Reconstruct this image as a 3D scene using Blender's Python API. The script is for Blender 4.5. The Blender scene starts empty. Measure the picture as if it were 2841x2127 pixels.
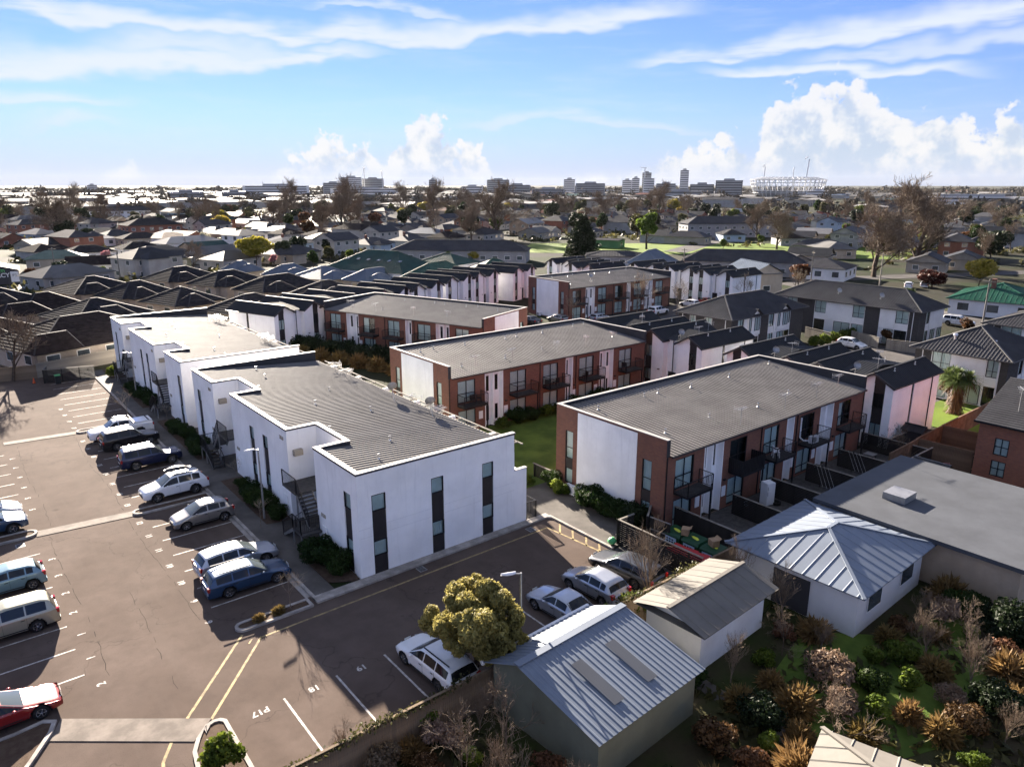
import bpy, math, random
import numpy as np
from mathutils import Vector, Matrix
S = bpy.context.scene
COL = S.collection
R = math.radians
# ---------------------------------------------------------------- camera, sky, sun, exposure
CAMZ = 22.3
AZ = R(51.3); PITCH = R(15.17)
HD = Vector((math.cos(AZ), math.sin(AZ), 0)); RT = Vector((math.sin(AZ), -math.cos(AZ), 0)); UP = Vector((0, 0, 1))
FW = HD*math.cos(PITCH)-UP*math.sin(PITCH); CU = HD*math.sin(PITCH)+UP*math.cos(PITCH)
cd = bpy.data.cameras.new('camera'); cam = bpy.data.objects.new('camera', cd); COL.objects.link(cam)
m = Matrix.Identity(4)
for i in range(3):
    m[i][0] = RT[i]; m[i][1] = CU[i]; m[i][2] = -FW[i]
m[2][3] = CAMZ
cam.matrix_world = m
cd.sensor_fit = 'HORIZONTAL'; cd.sensor_width = 36; cd.lens = 36*2030/2841; cd.clip_start = .5; cd.clip_end = 40000
S.camera = cam
SUNEL = R(17.7); SUNAZ = math.atan2(.262, 1)      # azimuth clockwise from +Y
HAZE_D = .000014; SKY_STRENGTH = .05; SUN_STRENGTH = 5.0
S.view_settings.view_transform = 'Standard'; S.view_settings.look = 'None'; S.view_settings.exposure = 2.7; S.view_settings.gamma = 1
sl = bpy.data.lights.new('sun', 'SUN'); sl.energy = SUN_STRENGTH; sl.angle = R(.5); sl.color = (1, .88, .74)
so = bpy.data.objects.new('sun', sl); COL.objects.link(so)
sd = Vector((math.cos(SUNEL)*math.sin(SUNAZ), math.cos(SUNEL)*math.cos(SUNAZ), math.sin(SUNEL)))
so.rotation_euler = sd.to_track_quat('Z', 'Y').to_euler(); so.location = (0, 0, 200)
cy = S.cycles; cy.max_bounces = 4; cy.diffuse_bounces = 2; cy.glossy_bounces = 2; cy.transmission_bounces = 2; cy.transparent_max_bounces = 8; cy.caustics_reflective = False; cy.caustics_refractive = False
cy.use_adaptive_sampling = True; cy.adaptive_threshold = .02; cy.use_denoising = True
W = bpy.data.worlds.new('World'); S.world = W; W.use_nodes = True
W.cycles.sampling_method = 'MANUAL'; W.cycles.sample_map_resolution = 256
wn = W.node_tree; wn.nodes.clear()
class NT:
    def __init__(s, t): s.t = t
    def n(s, typ, **k):
        x = s.t.nodes.new(typ)
        for a, b in k.items(): setattr(x, a, b)
        return x
    def l(s, a, b): s.t.links.new(a, b)
    def m(s, op, a, b=None, c=None, clamp=False):
        x = s.t.nodes.new('ShaderNodeMath'); x.operation = op; x.use_clamp = clamp
        for i, v in enumerate((a, b, c)):
            if v is None: continue
            if isinstance(v, (int, float)): x.inputs[i].default_value = v
            else: s.t.links.new(v, x.inputs[i])
        return x.outputs[0]
    def ss(s, v, a, b):     # smoothstep of v from a to b
        x = s.t.nodes.new('ShaderNodeMapRange'); x.interpolation_type = 'SMOOTHSTEP'
        for i, q in enumerate((v, a, b)):
            if isinstance(q, (int, float)): x.inputs[i].default_value = q
            else: s.t.links.new(q, x.inputs[i])
        return x.outputs[0]
    def comb(s, x, y, z):
        c = s.t.nodes.new('ShaderNodeCombineXYZ')
        for i, q in enumerate((x, y, z)):
            if isinstance(q, (int, float)): c.inputs[i].default_value = q
            else: s.t.links.new(q, c.inputs[i])
        return c.outputs[0]
    def noise(s, vec, scale, detail=4, rough=.5, dist=0., dim='3D'):
        x = s.t.nodes.new('ShaderNodeTexNoise'); x.noise_dimensions = dim; s.t.links.new(vec, x.inputs['Vector'])
        x.inputs['Scale'].default_value = scale; x.inputs['Detail'].default_value = detail
        x.inputs['Roughness'].default_value = rough; x.inputs['Distortion'].default_value = dist
        return x.outputs['Fac']
    def mix(s, f, a, b, blend='MIX'):
        x = s.t.nodes.new('ShaderNodeMix'); x.data_type = 'RGBA'; x.blend_type = blend
        for i, q in ((0, f), (6, a), (7, b)):
            if isinstance(q, (int, float)): x.inputs[i].default_value = q
            elif isinstance(q, tuple): x.inputs[i].default_value = (*q[:3], 1)
            else: s.t.links.new(q, x.inputs[i])
        return x.outputs[2]
def build_sky():
    N = NT(wn)
    sky = N.n('ShaderNodeTexSky', sky_type='NISHITA', sun_disc=False, sun_elevation=SUNEL, sun_rotation=SUNAZ, altitude=20, air_density=1.0, dust_density=0., ozone_density=2.2)
    tc = N.n('ShaderNodeTexCoord'); sep = N.n('ShaderNodeSeparateXYZ'); N.l(tc.outputs['Generated'], sep.inputs[0])
    x, y, z = sep.outputs
    fx = N.m('ADD', N.m('MULTIPLY', x, HD.x), N.m('MULTIPLY', y, HD.y)); rx = N.m('ADD', N.m('MULTIPLY', x, RT.x), N.m('MULTIPLY', y, RT.y))
    u = N.m('MULTIPLY', N.m('ARCTAN2', rx, fx), 57.2958); v = N.m('MULTIPLY', N.m('ARCSINE', z), 57.2958)
    uv = N.comb(u, v, 0.)
    # high cirrus: long streaks, each with its own azimuth and elevation (degrees)
    wob = N.noise(N.comb(N.m('MULTIPLY', u, .05), N.m('MULTIPLY', v, .12), 0.), 3., 3, .55, 0., '2D')
    fib = N.noise(N.comb(N.m('MULTIPLY', u, .045), N.m('MULTIPLY', v, .45), 3.1), 2.2, 4, .62, .0, '2D')
    wv = N.m('ADD', v, N.m('MULTIPLY', N.m('SUBTRACT', wob, .5), 2.4))
    tot = None
    for (u0, u1, va, vb, vc, th0, th1, dens) in CIRRUS:
        t = N.m('DIVIDE', N.m('SUBTRACT', u, u0), u1-u0, clamp=True)
        # quadratic centre line through va (start), vb (middle), vc (end)
        a2 = 2*(va+vc-2*vb); a1 = -3*va+4*vb-vc
        line = N.m('MULTIPLY_ADD', N.m('MULTIPLY_ADD', t, a2, a1), t, va)
        th = N.m('MULTIPLY_ADD', t, th1-th0, th0)
        d = N.m('DIVIDE', N.m('SUBTRACT', wv, line), th)
        # sharp lower edge, feathered upper edge
        lo = N.ss(d, -1.0, -.35); hi = N.ss(d, 1.5, -.2)
        e = N.m('MULTIPLY', N.ss(u, u0-2, u0+3), N.ss(u, u1+2, u1-4))
        q = N.m('MULTIPLY', N.m('MULTIPLY', lo, hi), N.m('MULTIPLY', e, dens))
        q = N.m('MULTIPLY', q, N.ss(fib, .12, .5))
        tot = q if tot is None else N.m('MAXIMUM', tot, q)
    outside = N.m('MULTIPLY', N.ss(v, 12, 20), N.ss(fib, .36, .62))  # unseen cirrus above the view, thickened to lift the ambient light
    tot = N.m('MAXIMUM', tot, N.m('MULTIPLY', outside, .85))
    veil = N.m('MULTIPLY', N.ss(fib, .45, .8), .22)
    tot = N.m('MAXIMUM', tot, veil)
    # cumulus along the horizon: envelope of tops by azimuth
    fc = N.n('ShaderNodeFloatCurve'); c = fc.mapping.curves[0]
    pts = CUMULUS
    while len(c.points) < len(pts): c.points.new(.5, .5)
    for p, (a, b) in zip(c.points, pts): p.location = ((a+45)/90, b/12); p.handle_type = 'VECTOR'
    fc.mapping.update()
    N.l(N.m('DIVIDE', N.m('ADD', u, 45), 90, clamp=True), fc.inputs['Value'])
    env = N.m('MULTIPLY', fc.outputs[0], 12)
    env = N.m('ADD', env, N.m('MULTIPLY', N.ss(N.m('ABSOLUTE', u), 45, 60), 3.0))
    b1 = N.noise(uv, .55, 5, .6, 0., '2D'); b2 = N.noise(N.comb(N.m('ADD', u, 2.6), N.m('ADD', v, -.9), 0.), .55, 3, .6, 0., '2D')
    vo = N.n('ShaderNodeTexVoronoi', feature='F1', voronoi_dimensions='2D'); N.l(N.comb(N.m('MULTIPLY_ADD', b1, 3., u), N.m('MULTIPLY_ADD', b2, 2., v), 0.), vo.inputs['Vector']); vo.inputs['Scale'].default_value = .9
    puff = N.m('ADD', N.m('MULTIPLY', N.m('SUBTRACT', b1, .5), 5.5), N.m('MULTIPLY', N.m('SUBTRACT', .45, vo.outputs['Distance']), 1.6))
    cov = N.m('SUBTRACT', N.m('ADD', env, N.m('MULTIPLY', puff, N.ss(env, .2, 3.))), v)
    cum = N.m('MULTIPLY', N.ss(cov, -.12, .75), N.ss(env, .15, .9))
    cum = N.m('MULTIPLY', cum, N.ss(v, -.6, 2.2))
    shade = N.ss(N.m('ADD', N.m('MULTIPLY', N.m('SUBTRACT', b2, b1), 1.6), N.m('MULTIPLY', cov, .09)), -.05, .55)
    ccol = N.mix(shade, CUM_LIT, CUM_SHADE)
    col = N.mix(1., sky.outputs[0], SKY_TINT, 'MULTIPLY')
    lum = N.n('ShaderNodeRGBToBW'); N.l(col, lum.inputs[0]); k = N.m('DIVIDE', 1., N.m('ADD', 1., N.m('DIVIDE', lum.outputs[0], SKY_SOFT)))
    vs = N.n('ShaderNodeVectorMath', operation='SCALE'); N.l(col, vs.inputs[0]); N.l(k, vs.inputs['Scale']); col = vs.outputs[0]
    col = N.mix(N.m('MULTIPLY', tot, .92), col, CIR_COL)
    hz = N.m('MULTIPLY', N.ss(v, 6.0, -.5), .6)
    col = N.mix(hz, col, HAZE_COL)
    col = N.mix(N.m('MULTIPLY', cum, .9), col, ccol)
    bg = N.n('ShaderNodeBackground'); N.l(col, bg.inputs[0]); bg.inputs[1].default_value = SKY_STRENGTH
    o = N.n('ShaderNodeOutputWorld'); N.l(bg.outputs[0], o.inputs[0])
CIRRUS = [(-33, 13, 10.4, 10.2, 11.8, .7, .9, 1.0), (-45, -9, 6.2, 7.7, 9.2, 1.7, .5, 1.0), (-28, -12, 8.6, 9.0, 8.7, 1.0, .6, .8), (-14, -2, 11.8, 11.6, 11.2, .3, .3, .7), (32, 60, 10.5, 11.5, 12, 1.0, 1.2, .8),
          (9, 50, 8.2, 9.9, 9.4, .5, 1.6, 1.0), (14, 31, 7.6, 7.2, 7.2, .5, .5, 1.0), (20, 50, 7.9, 8.6, 8.2, .5, .6, .7),
          (-45, -26, 4.0, 4.8, 5.2, 1.2, .4, .75), (-32, -27, 3.6, 3.8, 3.8, .5, .4, .8), (-4, 15, 4.1, 4.6, 3.7, .5, .5, .6)]
CUMULUS = [(-45, .4), (-36, .1), (-30, 0), (-27.2, 1.2), (-26.4, 1.6), (-25, 0), (-18, .3), (-16, 2.3), (-13.5, 3.2), (-11.2, 2.9), (-9.6, 1.6), (-7.8, 4.2), (-5.8, 5.2), (-4.2, 2.8), (-2.6, 3.1), (-1.4, .8), (3, .2), (7, 1.2), (9.5, .9), (11.7, 2.2), (15, 3.1), (17.6, 2.8), (18.6, 6.3), (22, 6.9), (24.5, 6.2), (26, 4.2), (28.2, 4.9), (30.0, 4.4), (31.3, 3.3), (33, 4.6), (36, 3.8), (45, 2.2)]
CUM_LIT = (2.95, 2.92, 2.88); CUM_SHADE = (1.85, 2.15, 2.6); CIR_COL = (2.6, 2.8, 3.05); HAZE_COL = (1.25, 1.66, 2.5); SKY_TINT = (.325, .36, .65); SKY_SOFT = 13.
build_sky()
# ---------------------------------------------------------------- mesh helpers
ME = {}
class MB:
    def __init__(s): s.v = []; s.f = []; s.k = []
    def add(s, vs, fs, mi=0):
        o = len(s.v); s.v.extend(vs)
        for f in fs: s.f.append(tuple(i+o for i in f)); s.k.append(mi)
        return s
    def quad(s, a, b, c, d, mi=0): return s.add([a, b, c, d], [(0, 1, 2, 3)], mi)
    def poly(s, pts, mi=0): return s.add(list(pts), [tuple(range(len(pts)))], mi)
    def box(s, x0, x1, y0, y1, z0, z1, mi=0):
        return s.add([(x0, y0, z0), (x1, y0, z0), (x1, y1, z0), (x0, y1, z0), (x0, y0, z1), (x1, y0, z1), (x1, y1, z1), (x0, y1, z1)],
                     [(3, 2, 1, 0), (4, 5, 6, 7), (0, 1, 5, 4), (1, 2, 6, 5), (2, 3, 7, 6), (3, 0, 4, 7)], mi)
    def prism(s, pts, z0, z1, mi=0):
        n = len(pts); a = sum(pts[i][0]*pts[(i+1) % n][1]-pts[(i+1) % n][0]*pts[i][1] for i in range(n))
        if a < 0: pts = pts[::-1]
        v = [(p[0], p[1], z0) for p in pts]+[(p[0], p[1], z1) for p in pts]
        return s.add(v, [tuple(range(n-1, -1, -1)), tuple(range(n, 2*n))]+[(i, (i+1) % n, n+(i+1) % n, n+i) for i in range(n)], mi)
    def bar(s, p0, p1, w, h=None, mi=0):        # rectangular bar between two points
        p0 = Vector(p0); p1 = Vector(p1); h = w if h is None else h
        d = (p1-p0).normalized(); a = d.cross(Vector((0, 0, 1)))
        if a.length < 1e-3: a = Vector((1, 0, 0))
        a.normalize(); b = a.cross(d)
        v = [tuple(p+a*(w/2*i)+b*(h/2*j)) for p in (p0, p1) for i, j in ((-1, -1), (1, -1), (1, 1), (-1, 1))]
        return s.add(v, [(0, 1, 2, 3), (7, 6, 5, 4), (0, 4, 5, 1), (1, 5, 6, 2), (2, 6, 7, 3), (3, 7, 4, 0)], mi)
    def cyl(s, p0, p1, r0, r1=None, n=8, mi=0, cap=True):
        p0 = Vector(p0); p1 = Vector(p1); r1 = r0 if r1 is None else r1
        d = (p1-p0).normalized(); a = d.cross(Vector((0, 0, 1)))
        if a.length < 1e-3: a = Vector((1, 0, 0))
        a.normalize(); b = a.cross(d); v = []
        for p, r in ((p0, r0), (p1, r1)):
            for i in range(n):
                t = 2*math.pi*i/n; v.append(tuple(p+a*(r*math.cos(t))+b*(r*math.sin(t))))
        f = [(i, n+i, n+(i+1) % n, (i+1) % n) for i in range(n)]
        if cap: f += [tuple(range(n)), tuple(range(2*n-1, n-1, -1))]
        return s.add(v, f, mi)
    def tube(s, pts, r, n=6, mi=0):
        for a, b in zip(pts[:-1], pts[1:]): s.cyl(a, b, r, r, n, mi)
        return s
    def sphere(s, c, r, n=8, m_=5, mi=0, sz=1.):
        v = []; f = []
        for j in range(m_+1):
            t = math.pi*j/m_
            for i in range(n): v.append((c[0]+r*math.sin(t)*math.cos(2*math.pi*i/n), c[1]+r*math.sin(t)*math.sin(2*math.pi*i/n), c[2]+r*sz*math.cos(t)))
        for j in range(m_):
            for i in range(n): f.append((j*n+i, (j+1)*n+i, (j+1)*n+(i+1) % n, j*n+(i+1) % n))
        return s.add(v, f, mi)
    def mesh(s, name, mats, smooth=False):
        me = bpy.data.meshes.new(name); me.from_pydata(s.v, [], s.f)
        mats = mats if isinstance(mats, (list, tuple)) else [mats]
        for q in mats: me.materials.append(M(q))
        if len(mats) > 1: me.polygons.foreach_set('material_index', s.k)
        if smooth: me.polygons.foreach_set('use_smooth', [True]*len(s.f))
        me.update(); return me
    def build(s, name, mats, parent=None, smooth=False, **k): return ob(name, s.mesh(name, mats, smooth), parent, **k)
def tag(o, label=None, cat=None, group=None, kind=None):
    if label: o['label'] = label
    if cat: o['category'] = cat
    if group: o['group'] = group
    if kind: o['kind'] = kind
    return o
def ob(name, me, parent=None, loc=None, rz=None, label=None, cat=None, group=None, kind=None, sc=None):
    o = bpy.data.objects.new(name, me); COL.objects.link(o)
    if parent: o.parent = parent
    if loc: o.location = loc
    if rz is not None: o.rotation_euler = (0, 0, rz)
    if sc is not None: o.scale = (sc, sc, sc) if isinstance(sc, (int, float)) else sc
    return tag(o, label, cat, group, kind)
def thing(name, label, cat, loc=(0, 0, 0), rz=0, group=None): return ob(name, None, None, loc, rz, label, cat, group)
KIDS = {}
def kids(o): return [c for c in bpy.data.objects if c.parent == o]
def copy_tree(o, ch, loc, rz, label=None, group=None, sc=None):
    """o: thing, ch: list of (part, [subparts]) recorded when it was built"""
    r = o.copy(); COL.objects.link(r); r.location = loc; r.rotation_euler = (0, 0, rz)
    if label: r['label'] = label
    if group: r['group'] = group
    if sc is not None: r.scale = (sc, sc, sc) if isinstance(sc, (int, float)) else sc
    for p, subs in ch:
        c = p.copy(); COL.objects.link(c); c.parent = r
        for q in subs:
            e = q.copy(); COL.objects.link(e); e.parent = c
    return r
def tree_of(o):
    k = [c for c in COL.objects if c.parent == o]
    return [(c, [e for e in COL.objects if e.parent == c]) for c in k]
_O = 'first second third fourth fifth sixth seventh eighth ninth tenth eleventh twelfth thirteenth fourteenth fifteenth sixteenth seventeenth eighteenth nineteenth'.split()
_T = ['', '', 'twent', 'thirt', 'fort', 'fift', 'sixt', 'sevent', 'eight', 'ninet']
def ordw(n):
    if n < 20: return _O[n-1]
    if n >= 100: return 'hundred-and-'+ordw(n-100) if n > 100 else 'hundredth'
    return _T[n//10]+('ieth' if n % 10 == 0 else 'y-'+_O[n % 10-1])
# ---------------------------------------------------------------- materials
MATS = {}
def M(n): return MATS[n] if isinstance(n, str) else n
def mat(name, col, rough=.7, var=.12, vscale=1.2, metal=0., spec=.22, bump=0., bscale=30., col2=None, coat=0., streak=0.):
    ma = bpy.data.materials.new(name); ma.use_nodes = True; t = ma.node_tree; N = NT(t)
    b = t.nodes['Principled BSDF']; b.inputs['Roughness'].default_value = rough; b.inputs['Metallic'].default_value = metal
    b.inputs['Specular IOR Level'].default_value = spec; b.inputs['Coat Weight'].default_value = coat; b.inputs['Coat Roughness'].default_value = .04
    tc = N.n('ShaderNodeTexCoord'); V = tc.outputs['Object']
    if var > 0 or col2:
        f = N.noise(V, vscale, 5, .6)
        c2 = col2 or tuple(c*(1-var*1.6) for c in col); c1 = tuple(min(1, c*(1+var)) for c in col)
        f = N.ss(f, .3, .7)
        c = N.mix(f, c1, c2)
        f3 = N.noise(V, vscale*9, 3, .6); c = N.mix(N.m('MULTIPLY', N.ss(f3, .45, .75), var), c, tuple(q*.55 for q in col))
        if streak:
            sp = N.n('ShaderNodeSeparateXYZ'); N.l(V, sp.inputs[0])
            f4 = N.noise(N.comb(N.m('MULTIPLY', N.m('ADD', sp.outputs[0], sp.outputs[1]), 2.2), N.m('MULTIPLY', sp.outputs[2], .18), 0.), 1.5, 4, .6)
            c = N.mix(N.m('MULTIPLY', N.ss(f4, .52, .8), streak), c, tuple(q*.72 for q in col))
        N.l(c, b.inputs['Base Color'])
    else: b.inputs['Base Color'].default_value = (*col, 1)
    if bump:
        f2 = N.noise(V, bscale, 4, .6); bp = N.n('ShaderNodeBump'); bp.inputs['Strength'].default_value = bump; bp.inputs['Distance'].default_value = .02
        N.l(f2, bp.inputs['Height']); N.l(bp.outputs[0], b.inputs['Normal'])
    MATS[name] = ma; return ma
def leafmat(name, col, col2, trans=.35, rough=.55):
    ma = bpy.data.materials.new(name); ma.use_nodes = True; t = ma.node_tree; N = NT(t); b = t.nodes['Principled BSDF']
    b.inputs['Roughness'].default_value = rough; b.inputs['Specular IOR Level'].default_value = .12
    g = N.n('ShaderNodeNewGeometry'); oi = N.n('ShaderNodeObjectInfo'); tc = N.n('ShaderNodeTexCoord')
    f = N.noise(tc.outputs['Object'], 1.6, 3); c = N.mix(N.ss(f, .35, .65), col, col2)
    c = N.mix(N.m('MULTIPLY', g.outputs['Random Per Island'], .6), c, tuple(q*.6 for q in col2))
    hs = N.n('ShaderNodeHueSaturation'); N.l(c, hs.inputs['Color'])
    N.l(N.m('MULTIPLY_ADD', oi.outputs['Random'], .5, .75), hs.inputs['Value']); N.l(N.m('MULTIPLY_ADD', oi.outputs['Random'], -.03, .515), hs.inputs['Hue'])
    N.l(hs.outputs[0], b.inputs['Base Color'])
    tr = N.n('ShaderNodeBsdfTranslucent'); N.l(hs.outputs[0], tr.inputs[0]); mx = N.n('ShaderNodeMixShader'); mx.inputs[0].default_value = trans
    N.l(b.outputs[0], mx.inputs[1]); N.l(tr.outputs[0], mx.inputs[2]); N.l(mx.outputs[0], t.nodes['Material Output'].inputs[0])
    MATS[name] = ma; return ma
def brickmat(name, c1, c2, mortar, w=.23, h=.078, rough=.85):
    ma = bpy.data.materials.new(name); ma.use_nodes = True; t = ma.node_tree; N = NT(t); b = t.nodes['Principled BSDF']; b.inputs['Roughness'].default_value = rough
    tc = N.n('ShaderNodeTexCoord'); sp = N.n('ShaderNodeSeparateXYZ'); N.l(tc.outputs['Object'], sp.inputs[0])
    g = N.n('ShaderNodeNewGeometry'); gn = N.n('ShaderNodeVectorTransform', vector_type='NORMAL', convert_from='WORLD', convert_to='OBJECT'); N.l(g.outputs['True Normal'], gn.inputs[0])
    sn = N.n('ShaderNodeSeparateXYZ'); N.l(gn.outputs[0], sn.inputs[0])
    ax = N.m('ABSOLUTE', sn.outputs[0]); f = N.m('GREATER_THAN', ax, .7)
    u = N.m('ADD', N.m('MULTIPLY', sp.outputs[1], f), N.m('MULTIPLY', sp.outputs[0], N.m('SUBTRACT', 1., f)))
    br = N.n('ShaderNodeTexBrick'); N.l(N.comb(u, sp.outputs[2], 0.), br.inputs['Vector'])
    br.inputs['Color1'].default_value = (*c1, 1); br.inputs['Color2'].default_value = (*c2, 1); br.inputs['Mortar'].default_value = (*mortar, 1)
    br.inputs['Scale'].default_value = 1.; br.inputs['Brick Width'].default_value = w; br.inputs['Row Height'].default_value = h; br.inputs['Mortar Size'].default_value = .007; br.inputs['Bias'].default_value = -.1
    fz = N.noise(tc.outputs['Object'], .8, 5); c = N.mix(N.m('MULTIPLY', N.ss(fz, .35, .75), .35), br.outputs['Color'], tuple(q*.55 for q in c1))
    N.l(c, b.inputs['Base Color'])
    bp = N.n('ShaderNodeBump'); bp.inputs['Strength'].default_value = .5; bp.inputs['Distance'].default_value = .01; N.l(N.m('SUBTRACT', 1., br.outputs['Fac']), bp.inputs['Height']); N.l(bp.outputs[0], b.inputs['Normal'])
    MATS[name] = ma
def glassmat(name, tint=(.78, .88, .88), gl=.25):
    ma = bpy.data.materials.new(name); ma.use_nodes = True; t = ma.node_tree; N = NT(t); t.nodes.remove(t.nodes['Principled BSDF'])
    tr = N.n('ShaderNodeBsdfTransparent'); tr.inputs[0].default_value = (*tint, 1); g = N.n('ShaderNodeBsdfGlossy'); g.inputs['Roughness'].default_value = .02
    lw = N.n('ShaderNodeLayerWeight'); lw.inputs[0].default_value = gl
    mx = N.n('ShaderNodeMixShader'); N.l(N.m('MULTIPLY_ADD', lw.outputs['Fresnel'], .8, .04), mx.inputs[0]); N.l(tr.outputs[0], mx.inputs[1]); N.l(g.outputs[0], mx.inputs[2])
    N.l(mx.outputs[0], t.nodes['Material Output'].inputs[0]); MATS[name] = ma
def asphaltmat():
    ma = bpy.data.materials.new('asphalt'); ma.use_nodes = True; t = ma.node_tree; N = NT(t); b = t.nodes['Principled BSDF']
    b.inputs['Roughness'].default_value = .9; b.inputs['Specular IOR Level'].default_value = .03
    tc = N.n('ShaderNodeTexCoord'); V = tc.outputs['Object']
    big = N.ss(N.noise(V, .16, 5, .6, .4), .35, .7); mid = N.ss(N.noise(V, .9, 5, .62), .35, .75)
    sp = N.n('ShaderNodeSeparateXYZ'); N.l(V, sp.inputs[0])
    lane = N.noise(N.comb(N.m('MULTIPLY', sp.outputs[0], 1.3), N.m('MULTIPLY', sp.outputs[1], .09), 0.), 1., 4, .55)     # wear along the driving lane
    c = N.mix(big, (.092, .069, .057), (.126, .097, .082)); c = N.mix(N.m('MULTIPLY', mid, .45), c, (.066, .050, .042)); c = N.mix(N.m('MULTIPLY', N.ss(lane, .5, .75), .4), c, (.115, .090, .076))
    sp2 = N.noise(V, 26., 3, .7); c = N.mix(N.m('MULTIPLY', N.ss(sp2, .55, .75), .4), c, (.12, .105, .09)); c = N.mix(N.m('MULTIPLY', N.ss(sp2, .46, .3), .5), c, (.025, .023, .022))
    # sealed cracks and oil spots
    vo = N.n('ShaderNodeTexVoronoi', feature='DISTANCE_TO_EDGE'); w = N.noise(V, .5, 4); wv = N.n('ShaderNodeVectorMath', operation='ADD'); N.l(V, wv.inputs[0]); N.l(N.comb(N.m('MULTIPLY', w, 5.), N.m('MULTIPLY', N.noise(V, .43, 4), 6.), 0.), wv.inputs[1]); N.l(wv.outputs[0], vo.inputs['Vector']); vo.inputs['Scale'].default_value = .09
    c = N.mix(N.m('MULTIPLY', N.ss(vo.outputs['Distance'], .004, .0015), .3), c, (.02, .018, .017))
    oil = N.noise(V, .55, 2, .5); c = N.mix(N.m('MULTIPLY', N.ss(oil, .70, .80), .6), c, (.02, .018, .016))
    N.l(c, b.inputs['Base Color'])
    bp = N.n('ShaderNodeBump'); bp.inputs['Strength'].default_value = .55; bp.inputs['Distance'].default_value = .012; N.l(N.noise(V, 45., 4, .7), bp.inputs['Height']); N.l(bp.outputs[0], b.inputs['Normal'])
    MATS['asphalt'] = ma
asphaltmat()
mat('road_asphalt', (.075, .07, .068), .85, .2, .3, bump=.3, spec=.1)
mat('concrete', (.30, .275, .25), .85, .16, .9, bump=.3, bscale=40, spec=.1)
mat('band_concrete', (.17, .145, .125), .85, .2, .9, bump=.4, bscale=40, spec=.1)
mat('kerb', (.34, .31, .28), .85, .2, 1.5, bump=.3, spec=.1)
mat('path', (.11, .10, .09), .85, .16, .7, bump=.4, bscale=50, spec=.1)
mat('white_line', (.50, .475, .44), .75, .22, 3., col2=(.26, .24, .22), spec=.1)
mat('yellow_line', (.33, .25, .12), .75, .22, 3., col2=(.16, .125, .075), spec=.1)
mat('bark_mulch', (.055, .035, .024), .95, .3, 4., bump=1., bscale=25, col2=(.10, .07, .05), spec=.1)
mat('grass', (.085, .125, .022), .9, .25, .5, bump=1., bscale=18, col2=(.05, .085, .015), spec=.1)
mat('lawn', (.11, .155, .02), .9, .2, .12, bump=1., bscale=10, col2=(.07, .11, .018), spec=.1)
mat('stucco', (.88, .87, .86), .8, .05, .45, bump=.12, bscale=60, streak=.4)
mat('stucco_grey', (.60, .60, .60), .8, .04, .6)
mat('coping_grey', (.30, .285, .27), .6, .06, 1.)
mat('coping', (.50, .48, .45), .6, .06, 1., metal=.0)
mat('flashing', (.045, .042, .045), .45, .1, 1.)
mat('dark_panel', (.030, .026, .027), .5, .1, 1.)
mat('roof_grey', (.150, .141, .133), .65, .10, .5, spec=.06, streak=.1)
mat('roof_dark', (.021, .0225, .026), .62, .12, .5, spec=.1)
mat('roof_charcoal', (.048, .048, .052), .65, .12, .5, spec=.03)
mat('tile_dark', (.029, .0285, .032), .92, .25, 1.5, spec=.015)
mat('tile_brown', (.026, .021, .021), .92, .25, 1.5, spec=.03)
mat('roof_white', (.24, .235, .23), .85, .08, .2, spec=.03)
mat('roof_lgrey', (.12, .118, .116), .8, .1, .2, spec=.03)
mat('roof_blue', (.095, .117, .152), .5, .08, .4, spec=.03)
mat('roof_green', (.030, .062, .052), .55, .15, .4, spec=.03)
mat('roof_dgreen', (.018, .07, .048), .5, .15, .4, spec=.03)
mat('roof_red', (.11, .035, .024), .65, .2, .6, spec=.03)
mat('roof_lgreen', (.12, .155, .12), .5, .12, .4, spec=.03)
mat('wall_cream', (.36, .315, .25), .85, .08, .5)
mat('wall_white', (.72, .71, .69), .8, .06, .5)
mat('wall_blue', (.33, .41, .48), .8, .06, .5)
mat('wall_grey', (.26, .26, .26), .8, .08, .5)
mat('wall_sage', (.16, .165, .12), .8, .1, .5)
mat('wall_dark', (.045, .045, .05), .7, .1, .5)
mat('wall_pale', (.34, .33, .31), .85, .1, .4)
mat('wall_tan', (.40, .31, .22), .85, .1, .5)
mat('wall_green', (.10, .22, .09), .8, .1, .5)
mat('wood_fence', (.20, .145, .095), .9, .25, 1.5, streak=.4)
mat('wood_orange', (.17, .105, .065), .9, .25, 1.5, streak=.4)
mat('wood_grey', (.22, .20, .17), .9, .2, 1.5, streak=.3)
mat('black_wood', (.018, .016, .015), .7, .2, 2.)
mat('black_metal', (.014, .014, .016), .4, .05, 2.)
mat('deck', (.075, .07, .066), .8, .2, 3.)
mat('grey_metal', (.32, .32, .32), .4, .1, 2., metal=.6)
mat('galv', (.50, .50, .50), .35, .1, 3., metal=.7)
mat('curtain', (.70, .74, .72), .9, .05, 2.)
mat('interior', (.030, .032, .036), .9, .1, 1.)
mat('white_plastic', (.74, .74, .75), .35, .03, 1.)
mat('rubber', (.012, .012, .012), .8, .1, 2.)
mat('bark', (.085, .062, .045), .95, .3, 3., bump=.8, bscale=12)
mat('bark_pale', (.20, .16, .12), .95, .25, 3., bump=.8, bscale=12)
mat('twig', (.17, .128, .092), .95, .25, 2.)
mat('twig_pale', (.30, .24, .17), .95, .2, 2.)
brickmat('brick', (.215, .080, .047), (.145, .055, .037), (.13, .09, .07))
brickmat('brick_orange', (.30, .105, .055), (.21, .07, .042), (.18, .13, .10))
brickmat('brick_dark', (.040, .036, .035), (.060, .052, .050), (.035, .033, .032), .29, .086)
brickmat('brick_pale', (.42, .36, .29), (.34, .28, .22), (.30, .27, .24))
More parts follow.
